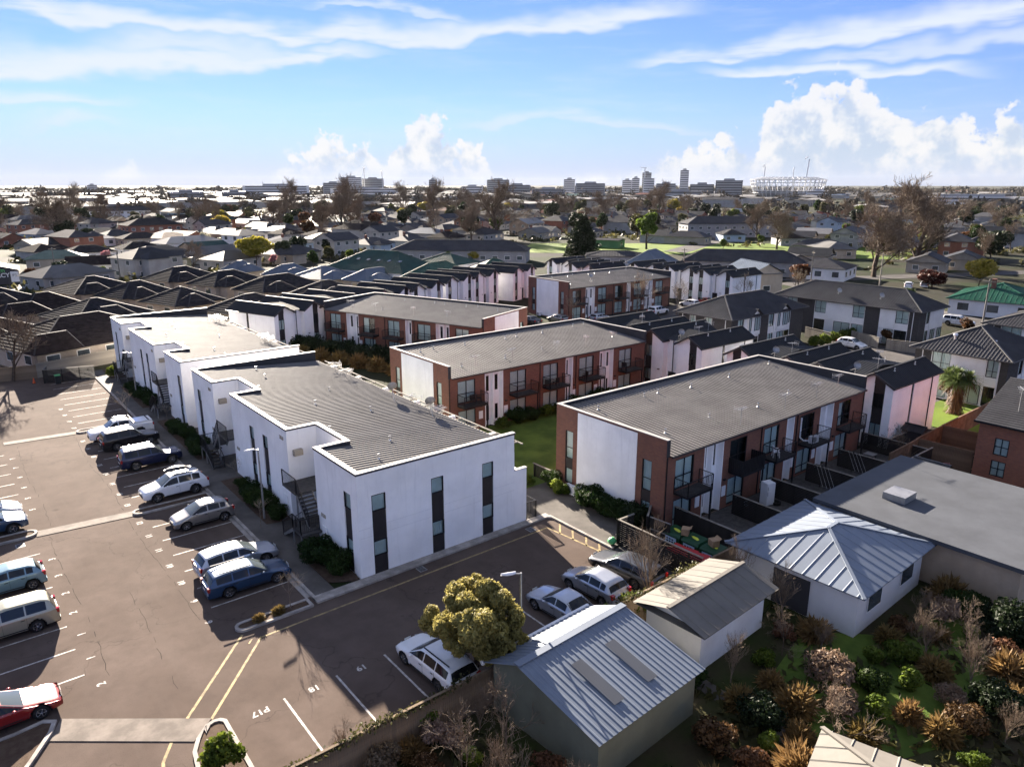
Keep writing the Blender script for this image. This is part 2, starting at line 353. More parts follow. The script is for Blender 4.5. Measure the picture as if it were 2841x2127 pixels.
glassmat('glass'); glassmat('glass_dark', (.35, .42, .45), .3)
leafmat('leaf_shrub', (.035, .065, .012), (.018, .036, .008)); leafmat('leaf_dark', (.022, .036, .012), (.012, .020, .008), .2)
leafmat('leaf_gold', (.42, .36, .12), (.25, .215, .07), .4); leafmat('leaf_lime', (.20, .25, .04), (.10, .15, .02), .45); leafmat('leaf_bright', (.12, .16, .02), (.05, .08, .012), .4)
leafmat('leaf_olive', (.10, .095, .035), (.05, .052, .02)); leafmat('leaf_rust', (.13, .06, .025), (.06, .03, .015)); leafmat('leaf_yellow', (.42, .34, .05), (.24, .21, .03), .4)
leafmat('blossom', (.62, .58, .48), (.45, .44, .30), .4); leafmat('blossom_pink', (.55, .26, .27), (.36, .16, .17), .4); leafmat('leaf_red', (.10, .03, .02), (.05, .018, .014))
leafmat('tussock', (.26, .17, .06), (.15, .10, .04), .3); leafmat('tan_bush', (.30, .22, .16), (.18, .12, .08), .35); leafmat('leaf_cordy', (.11, .15, .05), (.05, .08, .02), .3); leafmat('dead_leaf', (.16, .085, .04), (.08, .04, .02), .2)
mat('trim_dark', (.01, .01, .011), .6, 0)
# ---------------------------------------------------------------- the ground, car park, paths
def sheet(name, pts, z, m_, parent=None, **k):
    b = MB(); b.poly([(x, y, z) for x, y in pts]); return b.build(name, m_, parent, **k)
def rect(x0, x1, y0, y1): return [(x0, y0), (x1, y0), (x1, y1), (x0, y1)]
def terrainmat():
    ma = bpy.data.materials.new('terrain'); ma.use_nodes = True; t = ma.node_tree; N = NT(t); b = t.nodes['Principled BSDF']; b.inputs['Roughness'].default_value = .95; b.inputs['Specular IOR Level'].default_value = .05
    V = N.n('ShaderNodeTexCoord').outputs['Object']
    c = N.mix(N.ss(N.noise(V, .05, 4), .4, .6), (.018, .027, .010), (.030, .027, .020)); c = N.mix(N.ss(N.noise(V, .021, 3), .52, .6), c, (.028, .027, .026))
    c = N.mix(N.m('MULTIPLY', N.ss(N.noise(V, 1.5, 4), .4, .7), .5), c, (.028, .036, .014)); N.l(c, b.inputs['Base Color']); MATS['terrain'] = ma
terrainmat()
b = MB(); n = 24
for i in range(n):
    for j in range(n):
        pass
sheet('ground', rect(-9000, 16000, -3000, 18000), -.03, 'terrain', kind='structure')
carpark = sheet('car_park', [(-40, 8), (6.9, 8), (6.9, 22.2), (31.2, 22.2), (31.2, 35.0), (14.1, 35.0), (14.1, 101.5), (8, 112), (-40, 112)], 0., 'asphalt', kind='structure')
def line(p0, p1, w=.1, m_='white_line', z=.006, name='bay_line'):
    b = MB(); d = Vector((p1[0]-p0[0], p1[1]-p0[1])).normalized(); a = Vector((-d.y, d.x))*w/2
    b.poly([(p0[0]-a.x, p0[1]-a.y, z), (p1[0]-a.x, p1[1]-a.y, z), (p1[0]+a.x, p1[1]+a.y, z), (p0[0]+a.x, p0[1]+a.y, z)]); return b.build(name, m_, carpark)
RB = [37.93, 40.45, 42.92, 45.42, 47.93, 50.42]+[56.6+2.5*i for i in range(8)]+[78.95+2.6*i for i in range(8)]
for y in RB: line((9.3, y), (13.7, y))
for y in [35.83, 38.34, 40.83, 43.32, 45.82, 48.36, 50.9, 57.5, 60.05, 62.55, 65.1, 67.66, 70.3, 73., 79.5, 82., 84.6, 87.2]: line((-2.6, y), (2.85, y))
for x in (9.55, 12.1, 14.65, 17.22, 19.8, 22.4, 25.0, 27.6): line((x, 28.35), (x, 22.7))
def text(s, loc, rz, size, m_='white_line', parent=None, name='bay_number', rx=0., ext=0., align='CENTER', bold=0.):
    cu = bpy.data.curves.new(name, 'FONT'); cu.body = s; cu.size = size; cu.align_x = align; cu.align_y = 'CENTER'; cu.extrude = ext; cu.offset = bold
    cu.resolution_u = 2; tmp = bpy.data.objects.new('tmp_text', cu); COL.objects.link(tmp); dg = bpy.context.evaluated_depsgraph_get(); me = bpy.data.meshes.new_from_object(tmp.evaluated_get(dg)); bpy.data.objects.remove(tmp); bpy.data.curves.remove(cu)
    me.materials.clear(); me.materials.append(M(m_)); o = bpy.data.objects.new(name, me); COL.objects.link(o); o.location = loc; o.rotation_euler = (rx, 0, rz)
    if parent: o.parent = parent
    return o
for y, s in zip([36.6, 39.2, 41.7, 44.2, 46.7, 49.2, 51.7, 55.4, 57.9, 60.4, 62.9, 65.4, 67.9, 70.4, 72.9, 77.6, 80.2, 82.8, 85.4], ['9', '9', '10', '10', '11', '11', '12', '13', '13', '14', '14', '15', '15', '16', '16', '17', '17', '18', '18']):
    text(s, (8.75, y, .007), -math.pi/2, .52, bold=.015, parent=carpark)
for y, s in zip([34.6, 37.1, 39.6, 42.1, 44.6, 47.1, 49.6, 58.8, 61.3, 63.8, 66.4, 69., 71.6], ['2', '1', '1', '2', '2', '3', '3', '5', '5', '6', '6', '7', '7']):
    text(s, (3.35, y, .007), math.pi/2, .52, bold=.015, parent=carpark)
for x, s in zip([8.4, 10.9, 13.3, 16.0, 18.5, 21.1], ['P17', '18', '19', '20', '21', '22']): text(s, (x, 28.15, .007), math.pi, .52, bold=.015, parent=carpark)
text('1', (9.9, 33.55, .007), 2.4, .5, 'yellow_line', carpark, bold=.02)
for a, c in [((9.76, 34.36), (4.88, 28.69)), ((4.88, 28.69), (4.30, 27.7)), ((4.30, 27.7), (4.05, 26.6)), ((4.05, 26.6), (4.0, 24)), ((10.49, 33.61), (6.58, 29.02)), ((10.45, 33.55), (30.05, 33.72)), ((30.05, 33.75), (30.5, 28.9)),
             ((31.1, 33.6), (30.12, 32.5)), ((31.15, 32.4), (30.22, 31.35)), ((31.15, 31.1), (30.3, 30.2)), ((31.15, 29.9), (30.4, 29.1))]:
    line(a, c, .13, 'yellow_line', name='yellow_line')
def slab(name, pts, z0, z1, m_, parent=None, **k): return MB().prism(pts, z0, z1).build(name, m_, parent, **k)
mat('seam', (.036, .028, .024), .9, .2, 2., spec=.05)
rs = random.Random(3)
for x, y0, y1 in ((3.75, 34.5, 53.2), (8.35, 36, 52.6), (3.9, 55, 75), (8.3, 54.6, 74.8), (6.1, 31.5, 44)):
    b = MB(); pts = []; y = y0
    while y < y1: pts.append((x+rs.gauss(0, .035)+.12*math.sin(y*.35), y)); y += .55
    for p, q in zip(pts[:-1], pts[1:]):
        if rs.random() < .7: w = rs.uniform(.008, .018); b.quad((p[0]-w, p[1], .005), (p[0]+w, p[1], .005), (q[0]+w, q[1], .005), (q[0]-w, q[1], .005))
    b.build('asphalt_seam', 'seam', carpark)
for i, (x, y) in enumerate([(13.85, 44.0), (13.85, 59.5), (13.85, 68.0), (2.0, 52.9), (29.0, 34.2), (20.5, 34.3)]):
    t = thing('drain_grate', 'dark steel drain grate %s' % ('at the kerb by the silver wagon', 'at the kerb by the navy SUV', 'at the kerb by the black SUV', 'beside the left planter strip', 'at right end of the white block kerb', 'at middle of the white block end kerb')[i], 'drain', (x, y, .004)); MB().box(-.25, .25, -.3, .3, .0, .008).build('frame', 'grey_metal', t)
    for k in range(6): MB().box(-.2, .2, -.25+k*.09, -.20+k*.09, .008, .014).build('bar', 'trim_dark', t)
# raised concrete bands across the driving lane
slab('speed_hump', [(3.0, 53.62), (8.75, 53.05), (8.8, 54.0), (3.05, 54.58)], 0, .03, 'band_concrete', carpark)
slab('speed_hump', [(3.1, 76.0), (8.8, 75.4), (8.8, 76.3), (3.1, 76.9)], 0, .03, 'band_concrete', carpark)
slab('speed_hump', [(1.5, 33.1), (6.6, 29.05), (5.6, 28.1), (.9, 31.9)], 0, .03, 'band_concrete', carpark)
def island(pts, label, kw=.17, h=.13):
    """closed kerb ring with a mulch bed inside"""
    n = len(pts); cx = sum(p[0] for p in pts)/n; cy = sum(p[1] for p in pts)/n
    P = [Vector(p) for p in pts]; inn = []
    for i in range(n):
        a, c, e = P[i-1], P[i], P[(i+1) % n]
        d1 = (c-a).normalized(); d2 = (e-c).normalized(); n1 = Vector((-d1.y, d1.x)); n2 = Vector((-d2.y, d2.x)); q = (n1+n2); q = q/max(.5, q.dot(n1)); inn.append(c+q*kw)
    A = sum(pts[i][0]*pts[(i+1) % n][1]-pts[(i+1) % n][0]*pts[i][1] for i in range(n))
    assert A > 0
    b = MB()
    for i in range(n):
        j = (i+1) % n; o0, o1, i0, i1 = P[i], P[j], inn[i], inn[j]
        b.quad((o0.x, o0.y, h), (o1.x, o1.y, h), (i1.x, i1.y, h), (i0.x, i0.y, h)); b.quad((o0.x, o0.y, 0), (o1.x, o1.y, 0), (o1.x, o1.y, h), (o0.x, o0.y, h)); b.quad((i0.x, i0.y, h), (i1.x, i1.y, h), (i1.x, i1.y, .02), (i0.x, i0.y, .02))
    r = b.build('kerb_island', 'kerb', None, label=label, cat='kerb')
    sheet('mulch_bed', [(p.x, p.y) for p in inn], .08, 'bark_mulch', r); return r
def arc(cx, cy, r, a0, a1, n=6): return [(cx+r*math.cos(R(a0+(a1-a0)*i/n)), cy+r*math.sin(R(a0+(a1-a0)*i/n))) for i in range(n+1)]
island([(13.75, 34.5), (13.75, 35.4)]+arc(10.05, 34.95, .45, 90, 270, 6), 'narrow kerbed planter island with bare sapling beside the blue wagon')
island([(13.95, 52.95), (13.95, 53.95)]+arc(9.2, 53.45, .5, 90, 270, 6), 'kerbed planter strip between the white roof-box SUV and grey hatchback')
island([(13.95, 75.4), (13.95, 76.4)]+arc(9.2, 75.9, .5, 90, 270, 6), 'kerbed planter strip at the front of the white pickup')
island([(-2.6, 54.95), (-2.6, 53.75)]+arc(2.55, 54.35, .6, -90, 90, 6), 'kerbed planter strip left of the lane beside the dark blue SUV')
island(arc(6.6, 28.3, .5, 200, 20, 5)[::-1]+[(6.3, 28.75), (5.7, 28.1), (5.35, 27.4), (5.2, 26.4), (5.2, 24.5), (5.3, 22.4), (7.0, 22.4)], 'kerbed garden island with green bush at the driveway mouth')
island([(-8, 26), (-1.0, 29.0), (.3, 31.0), (1.1, 32.3), (1.35, 33.0), (.9, 33.35), (-.2, 33.2), (-8, 33.3)], 'large kerbed garden bed at the lower left beside the red car')
# walkway, kerb, garden beds along the white apartments
MB().box(14.0, 14.18, 35.0, 101, 0, .13).build('kerb', 'kerb', None, kind='structure')
MB().box(13.72, 13.99, 35.6, 52.9, 0, .012).box(13.72, 13.99, 54.1, 75.3, 0, .012).build('gutter_strip', 'concrete', None, kind='structure')
slab('walkway', [(14.18, 34.95), (15.36, 34.95), (15.36, 40.5), (17.07, 40.5), (19.2, 40.5), (19.2, 101), (14.18, 101)], -.02, .11, 'path', kind='structure')
for y0, y1 in ((36.0, 40.4), (45.5, 55.4), (61.0, 74.5), (79.8, 90.4), (95., 101)):
    s = slab('garden_bed', [(15.4, y0+.3), (16.9, y0-.6 if y0 < 37 else y0), (17.05, y0), (17.05, y1), (15.4, y1)], .02, .14, 'bark_mulch', kind='structure')
slab('end_path', [(14.0, 34.62), (31.0, 34.78), (31.3, 34.5), (31.3, 35.33), (14.0, 35.33)], 0.01, .125, 'kerb', kind='structure')
slab('footpath', [(31.25, 28.9), (33.7, 28.9), (35.25, 31), (35.25, 39.5), (29.6, 39.5), (29.6, 35.35), (31.25, 35.35)], -.02, .10, 'path', kind='structure')
slab('kerb', [(31.2, 28.8), (31.38, 28.8), (31.38, 34.9), (31.2, 34.9)], 0, .13, 'kerb', kind='structure')
slab('courtyard_lawn', rect(29.6, 40, 39.5, 70), -.02, .06, 'grass', kind='structure')
slab('courtyard_lawn', rect(40, 62, 38.8, 53.2), -.02, .06, 'grass', kind='structure')
slab('courtyard_path', rect(62.2, 63.0, 24, 66), -.02, .07, 'path', kind='structure')
slab('service_yard', rect(31.3, 35.2, 22.4, 28.75), -.02, .04, 'road_asphalt', kind='structure')
slab('patio_strip', rect(35.3, 66, 22.3, 28.1), -.02, .05, 'deck', kind='structure')
slab('driveway', [(73.5, 30), (83, 30), (83, 66), (118, 66), (118, 89.5), (62.5, 89.5), (62.5, 70), (73.5, 70)], -.02, .02, 'road_asphalt', kind='structure')
slab('driveway', [(83.2, 36.2), (106, 36.2), (106, 53.5), (83.2, 53.5)], -.02, .02, 'road_asphalt', kind='structure')
slab('street', [(124, 30), (133, 30), (165, 95), (156, 95)], -.02, .02, 'road_asphalt', kind='structure')
slab('street', [(165, 92), (230, 62), (233, 68), (160, 102)], -.02, .02, 'road_asphalt', kind='structure')
slab('street', [(10, 190), (90, 222), (87, 232), (6, 200)], -.02, .02, 'road_asphalt', kind='structure')
slab('street', [(205, 160), (330, 215), (327, 223), (202, 168)], -.02, .02, 'road_asphalt', kind='structure')
slab('school_field', [(160, 196), (190, 225), (232, 190), (300, 130), (240, 100), (196, 160)], -.02, .01, 'lawn', kind='structure')
slab('back_garden_lawn', rect(73, 84, 20.5, 30), -.02, .03, 'lawn', kind='structure')
# ---------------------------------------------------------------- wall, window, roof builders
def wall(b, O, U, L, z0, z1, holes=(), depth=.1, mi=0, mr=None, top=None):
    """wall sheet from O along U; holes are (u0,u1,z0,z1) openings with reveals; top(u) gives a sloping head"""
    nx, ny = U[1], -U[0]
    us = sorted({0., L, *[h[0] for h in holes], *[h[1] for h in holes]}); zs = sorted({z0, z1, *[h[2] for h in holes], *[h[3] for h in holes]})
    P = lambda u, z, d=0.: (O[0]+U[0]*u-nx*d, O[1]+U[1]*u-ny*d, z)
    for a, c in zip(us[:-1], us[1:]):
        for e, f in zip(zs[:-1], zs[1:]):
            um = (a+c)/2; zm = (e+f)/2
            if any(h[0] < um < h[1] and h[2] < zm < h[3] for h in holes): continue
            if top and f == z1: b.quad(P(a, e), P(c, e), P(c, top(c)), P(a, top(a)), mi)
            else: b.quad(P(a, e), P(c, e), P(c, f), P(a, f), mi)
    mr = mi if mr is None else mr
    for (a, c, e, f) in holes:
        b.quad(P(a, e), P(a, f), P(a, f, depth), P(a, e, depth), mr); b.quad(P(c, e), P(c, f), P(c, f, depth), P(c, e, depth), mr)
        b.quad(P(a, f), P(c, f), P(c, f, depth), P(a, f, depth), mr); b.quad(P(a, e), P(c, e), P(c, e, depth), P(a, e, depth), mr)
def win(parent, O, U, hole, mull=(), tran=(), blind='curtain', inset=.07, fw=.05, frame='black_metal', name='window', glass='glass', simple=False, rnd=random):
    u0, u1, z0, z1 = hole; nx, ny = U[1], -U[0]
    P = lambda u, z, d: (O[0]+U[0]*u-nx*d, O[1]+U[1]*u-ny*d, z)
    def bx(b, a, c, e, f, d0, d1):
        v = [P(a, e, d0), P(c, e, d0), P(c, f, d0), P(a, f, d0), P(a, e, d1), P(c, e, d1), P(c, f, d1), P(a, f, d1)]
        b.add(v, [(0, 1, 2, 3), (7, 6, 5, 4), (0, 4, 5, 1), (1, 5, 6, 2), (2, 6, 7, 3), (3, 7, 4, 0)])
    b = MB(); d0, d1 = inset-.035, inset+.03
    bx(b, u0, u0+fw, z0, z1, d0, d1); bx(b, u1-fw, u1, z0, z1, d0, d1); bx(b, u0+fw, u1-fw, z0, z0+fw, d0, d1); bx(b, u0+fw, u1-fw, z1-fw, z1, d0, d1)
    for q in mull: bx(b, q-fw*.45, q+fw*.45, z0+fw, z1-fw, d0+.004, d1-.004)
    for q in tran: bx(b, u0+fw, u1-fw, q-fw*.4, q+fw*.4, d0+.008, d1-.008)
    w = b.build(name, frame, parent)
    MB().quad(P(u0+.01, z0+.01, inset), P(u1-.01, z0+.01, inset), P(u1-.01, z1-.01, inset), P(u0+.01, z1-.01, inset)).build('pane', glass, w)
    if blind == 'curtain':
        b = MB(); n = max(2, int((u1-u0)/.09)); c = [(u0+.02+(u1-u0-.04)*i/n, inset+.10+(.035 if i % 2 else 0)) for i in range(n+1)]
        for (a, da), (e, de) in zip(c[:-1], c[1:]): b.quad(P(a, z0+.02, da), P(e, z0+.02, de), P(e, z1-.02, de), P(a, z1-.02, da))
        b.build('curtain', 'curtain', w)
    elif blind == 'blind':
        MB().quad(P(u0+.02, z0+.02, inset+.08), P(u1-.02, z0+.02, inset+.08), P(u1-.02, z1-.02, inset+.08), P(u0+.02, z1-.02, inset+.08)).build('blind', 'curtain', w)
    elif blind == 'half':
        k = u0+(u1-u0)*.42; MB().quad(P(u0+.02, z0+.02, inset+.1), P(k, z0+.02, inset+.1), P(k, z1-.02, inset+.1), P(u0+.02, z1-.02, inset+.1)).build('curtain', 'curtain', w)
        MB().quad(P(k, z0, inset+.5), P(u1, z0, inset+.5), P(u1, z1, inset+.5), P(k, z1, inset+.5)).build('interior', 'interior', w)
    else: MB().quad(P(u0-.3, z0-.1, inset+.4), P(u1+.3, z0-.1, inset+.4), P(u1+.3, z1+.1, inset+.4), P(u0-.3, z1+.1, inset+.4)).build('interior', 'interior', w)
    return w
def ribs(b, P0, P1, Q0, Q1, pitch=.26, h=.035, mi=0):
    """ribbed metal sheet: ribs run from edge P0-P1 to edge Q0-Q1 (P0->Q0, P1->Q1)"""
    P0, P1, Q0, Q1 = map(Vector, (P0, P1, Q0, Q1)); L = max((P1-P0).length, (Q1-Q0).length); n = max(2, int(round(L/pitch)))
    nr = (P1-P0).cross(Q0-P0)
    if nr.length < 1e-6: nr = (P1-P0).cross(Q1-P0)
    if nr.length < 1e-6: nr = (Q1-Q0).cross(Q0-P0)
    nr.normalize()
    if nr.z < 0: nr = -nr
    prof = []
    for i in range(n): prof += [(i, 0), (i+.55, 0), (i+.68, 1), (i+.87, 1)]
    prof.append((n, 0)); v = []
    for t, k in prof:
        t /= n; a = P0.lerp(P1, t)+nr*(h*k); c = Q0.lerp(Q1, t)+nr*(h*k); v += [tuple(a), tuple(c)]
    b.add(v, [(2*i, 2*i+2, 2*i+3, 2*i+1) for i in range(len(prof)-1)], mi)
def courses(b, E0, E1, R0, R1, pitch=.36, step=.03, mi=0):
    """tiled roof face: eave E0-E1 up to ridge R0-R1, in overlapping courses"""
    step = max(step, pitch*.085); E0, E1, R0, R1 = map(Vector, (E0, E1, R0, R1)); up = ((R0+R1)-(E0+E1))/2; e = (E1-E0)
    nr = e.cross(up); nr.normalize()
    if nr.z < 0: nr = -nr
    perp = up-e*(up.dot(e)/e.dot(e)); n = max(2, int(round(perp.length/pitch))); v = []; f = []
    for i in range(n):
        a, c = i/n, (i+1)/n; o = len(v)
        l0, l1, u0, u1 = E0.lerp(R0, a), E1.lerp(R1, a), E0.lerp(R0, c), E1.lerp(R1, c)
        v += [tuple(l0), tuple(l1), tuple(l0+nr*step), tuple(l1+nr*step), tuple(u0), tuple(u1)]
        f += [(o, o+1, o+3, o+2), (o+2, o+3, o+5, o+4)]
    b.add(v, f, mi)
def railing(b, pts, z, h=1.0, post=.05, sp=.11, mi=0, slope=None):
    """balustrade along a polyline: top rail, bottom rail, posts and balusters; pts carry (x,y[,z])"""
    for a, c in zip(pts[:-1], pts[1:]):
        za = a[2] if len(a) > 2 else z; zc = c[2] if len(c) > 2 else z
        A = Vector((a[0], a[1], za)); C = Vector((c[0], c[1], zc)); up = Vector((0, 0, 1)); L = (C-A).length
        b.bar(A+up*h, C+up*h, .05, .04, mi); b.bar(A+up*.09, C+up*.09, .035, .03, mi)
        for q in (A, C): b.bar(q, q+up*h, post, post, mi)
        n = max(1, int(L/sp))
        for i in range(1, n): q = A.lerp(C, i/n); b.bar(q+up*.09, q+up*h, .016, .016, mi)
def vent_pipe(parent, x, y, z, h=.35):
    b = MB(); b.cyl((x, y, z-.1), (x, y, z+h), .04, .04, 6).cyl((x, y, z-.02), (x, y, z+.06), .11, .05, 8).cyl((x-.09, y, z+h-.02), (x+.09, y, z+h-.02), .035, .035, 6); b.build('vent_pipe', 'galv', parent)
def antenna(x, y, z, label, rz=0., h=1.3, group=None):
    t = thing('tv_antenna', label, 'antenna', (x, y, z), rz, group)
    MB().cyl((0, 0, -.3), (0, 0, h), .018, .018, 5).build('mast', 'galv', t)
    b = MB(); b.bar((-.5, 0, h-.1), (.55, 0, h-.05), .025)
    for i in range(8): q = -.45+.13*i; l = .36-.02*i; b.bar((q, -l, h-.1+.006*i), (q, l, h-.1+.006*i), .012)
    b.bar((-.5, -.3, h-.35), (-.5, -.3, h+.12), .012).bar((-.5, .3, h-.35), (-.5, .3, h+.12), .012)
    for i in range(4): b.bar((-.5, -.3, h-.3+.13*i), (-.5, .3, h-.3+.13*i), .01)
    b.build('aerial', 'galv', t); return t
def dish(x, y, z, label, r=.55, az=1.2, arm=1.1, group=None, mcol='grey_metal'):
    t = thing('satellite_dish', label, 'dish', (x, y, z), az, group)
    MB().cyl((0, 0, -.1), (0, 0, arm), .03, .03, 6).bar((-.7, 0, 0), (0, 0, arm*.7), .035).build('mount', 'galv', t)
    b = MB(); n = 18; v = []; f = []
    for k in range(4):
        for i in range(n): a = 2*math.pi*i/n; q = r*k/3; v.append((.18*(k/3)**2, q*math.cos(a), q*math.sin(a)))
    for k in range(3):
        for i in range(n): f.append((k*n+i, k*n+(i+1) % n, (k+1)*n+(i+1) % n, (k+1)*n+i))
    b.add(v, f); d = b.build('reflector', mcol, t, True); d.location = (.06, 0, arm+.1); d.rotation_euler = (0, -.5, 0)
    MB().bar((0, 0, arm-.2), (.55, 0, arm+.05), .025).cyl((.5, 0, arm+.05), (.62, 0, arm+.1), .05, .04, 6).build('feed_arm', 'grey_metal', t); return t
# ---------------------------------------------------------------- white apartment buildings
def slot_holes(u0, u1): return [(u0, u1, .05, 5.1)]
def dark_slot(t, O, U, u0, u1, k=0, open_top=False):
    nx, ny = U[1], -U[0]; P = lambda u, z, d: (O[0]+U[0]*u-nx*d, O[1]+U[1]*u-ny*d, z)
    for (e, f) in ((.05, 1.2), (2.2, 4.05)): MB().quad(P(u0, e, .07), P(u1, e, .07), P(u1, f, .07), P(u0, f, .07)).build('spandrel_panel', 'dark_panel', t)
    win(t, O, U, (u0, u1, 1.2, 2.2), blind='blind' if k != 2 else 'curtain', fw=.06); win(t, O, U, (u0, u1, 4.05, 5.1), blind='blind' if k != 1 else 'half', fw=.06)
def apartment(name, label, loc, LY, rec, slots, endslots, nantL):
    """long white two-storey block: x depth 11.45, y length LY, recesses rec on the street side"""
    t = thing(name, label, 'apartment block', loc); D = 11.45; H = 6.6; RD = 2.1
    b = MB(); b2 = MB()
    edges = [0.]
    for a, c in rec: edges += [a, c]
    edges.append(LY)
    for i in range(0, len(edges), 2):
        y0, y1 = edges[i], edges[i+1]
        hs = [h for s in slots if y0 < s[0] < y1 for h in slot_holes(y1-s[1], y1-s[0])]
        wall(b, (0, y1), (0, -1), y1-y0, 0, H, hs, .07)
        for s in slots:
            if y0 < s[0] < y1: dark_slot(t, (0, y1), (0, -1), y1-s[1], y1-s[0], s[2])
    for a, c in rec:
        wall(b, (RD, c), (0, -1), c-a, 0, H); wall(b, (0, c), (1, 0), RD, 0, H); wall(b, (RD, a), (-1, 0), RD, 0, H)
        # coping round the recess
        b2.box(RD-.02, RD+.28, a-.3, c+.02, H, H+.05)
    hs = [h for s in endslots for h in slot_holes(s[0], s[1])]
    wall(b, (0, 0), (1, 0), D, 0, H, hs, .07)
    for s in endslots: dark_slot(t, (0, 0), (1, 0), s[0], s[1], s[2])
    us = [0.]+[q for s in endslots for q in s[:2]]+[D]
    if endslots:
        for a, c in zip(us[0::2], us[1::2]):
            for z in (2.6, 3.15): MB().box(a+.01, c-.01, -.003, .01, z, z+.012).build('wall_joint', 'stucco_grey', t)
    wall(b, (D, LY), (-1, 0), D, 0, H); wall(b, (D, 0), (0, 1), LY, 0, 5.75)
    # balcony parapet wall beyond the end wall
    b.box(D, D+1.05, 0, .22, .02, 3.95); b.box(D+.9, D+1.05, .22, LY-.3, .02, 3.6)
    for q in range(int(LY/5)): b.box(D+.02, D+.95, 3.2+q*5, 3.4+q*5, .02, 5.6)
    b.build('wall', 'stucco', t)
    # parapets: inner faces and copings
    pi = MB(); W = .28
    for i in range(0, len(edges), 2):
        y0, y1 = edges[i], edges[i+1]; b2.box(-.03, W, y0-.03, y1+.03, H, H+.055); pi.quad((W, y0, 5.5), (W, y1, 5.5), (W, y1, H), (W, y0, H))
    b2.box(W, D+.05, -.03, W, H, H+.053); b2.box(W, D+.05, LY-W, LY+.03, H, H+.053); b2.box(D-.02, D+1.08, -.03, .25, 3.95, 4.0)
    for a, c in rec:
        b2.box(W, RD+.26, a-W, a+.03, H, H+.052); b2.box(W, RD+.26, c-.03, c+W, H, H+.052)
        pi.box(RD+.02, RD+.26, a-W, c+W, 5.5, H); pi.box(.02, RD+.02, a-W, a-.02, 5.6, H-.003); pi.box(.02, RD+.02, c+.02, c+W, 5.6, H-.003)
    pi.quad((0, W, 5.2), (D, W, 5.2), (D, W, H), (0, W, H)); pi.quad((0, LY-W, 5.2), (D, LY-W, 5.2), (D, LY-W, H), (0, LY-W, H))
    pi.box(D-.02, D, .0, W, 5.3, H); pi.build('parapet_face', 'roof_charcoal', t)
    cp = b2.build('coping', 'coping', t)
    fl = MB()
    for i in range(0, len(edges), 2): y0, y1 = edges[i], edges[i+1]; fl.box(-.035, .02, y0-.035, y1+.035, H-.09, H-.002)
    fl.box(-.03, D+.06, -.035, .02, H-.09, H-.001)
    for a, c in rec: fl.box(.02, RD, c-.034, c-.001, H-.09, H-.002); fl.box(RD-.035, RD-.001, a+.002, c-.04, H-.09, H-.002)
    fl.build('flashing', 'flashing', t)
    r = MB(); z0, z1 = 6.5, 5.72
    sl = (z1-z0)/(D+.1); zz = lambda x: z0+sl*x
    ys = [W]+[q for a, c in rec for q in (a-W, c+W)]+[LY-W]
    for i, (a, c) in enumerate(zip(ys[:-1], ys[1:])):
        x0 = W if i % 2 == 0 else RD+.26
        ribs(r, (x0, c, zz(x0)), (x0, a, zz(x0)), (D+.1, c, zz(D+.1)), (D+.1, a, zz(D+.1)), .36, .05)
    r.build('roof', 'roof_grey', t)
    g = MB(); g.box(D+.05, D+.2, .3, LY-.3, 5.55, 5.72)
    for i in range(int(LY/2.2)): g.box(D+.2, D+.95, .8+2.2*i, .88+2.2*i, 5.5, 5.6)
    g.box(D+.9, D+1.0, .3, LY-.3, 5.52, 5.6); g.build('gutter_frame', 'wood_grey', t)
    rr = random.Random(len(label))
    for q in range(int(LY/3.4)): y = 1.8+q*3.4+rr.uniform(-.5, .5); x = rr.choice((2.6, 4.6, 5.0, 7.4)); vent_pipe(t, x, y, zz(x)+.02, .3)
    for k, (a, c) in enumerate(rec): recess_stair(t, a, c, flip=(k % 2 == 1)); 
    for a, c in rec:
        text('1133', (-.012, a-.85, 2.35), -math.pi/2, .34, 'wall_cream', t, 'unit_number', math.pi/2, .02, bold=.012); text('2133', (-.012, c+.85, 5.83), -math.pi/2, .34, 'wall_cream', t, 'unit_number', math.pi/2, .02, bold=.012)
        text('1134', (-.012, c+.85, 2.35), -math.pi/2, .34, 'wall_cream', t, 'unit_number', math.pi/2, .02, bold=.012)
        m_ = MB(); m_.box(-.04, -.003, c+.6, c+1.25, 1.15, 1.7); m_.build('meter_box', 'stucco', t)
        m_ = MB(); m_.box(-.04, -.003, a-1.25, a-.6, 1.1, 1.65); m_.build('meter_box', 'stucco', t)
        b = MB()
        for i in range(6): b.box(.9, 2.05, a+.5+i*.28, a+.62+i*.28, 5.15, 5.4)
        b.box(.95, 1.05, a+.05, a+2.2, 5.4, 5.48); b.build('pergola', 'black_wood', t)
        b = MB(); b.box(.35, .95, c-.36, c-.03, 4.75, 5.15).cyl((.6, c-.36, 4.95), (.6, c-.40, 4.95), .16, .16, 10); b.build('heat_pump', 'wall_cream', t)
    return t
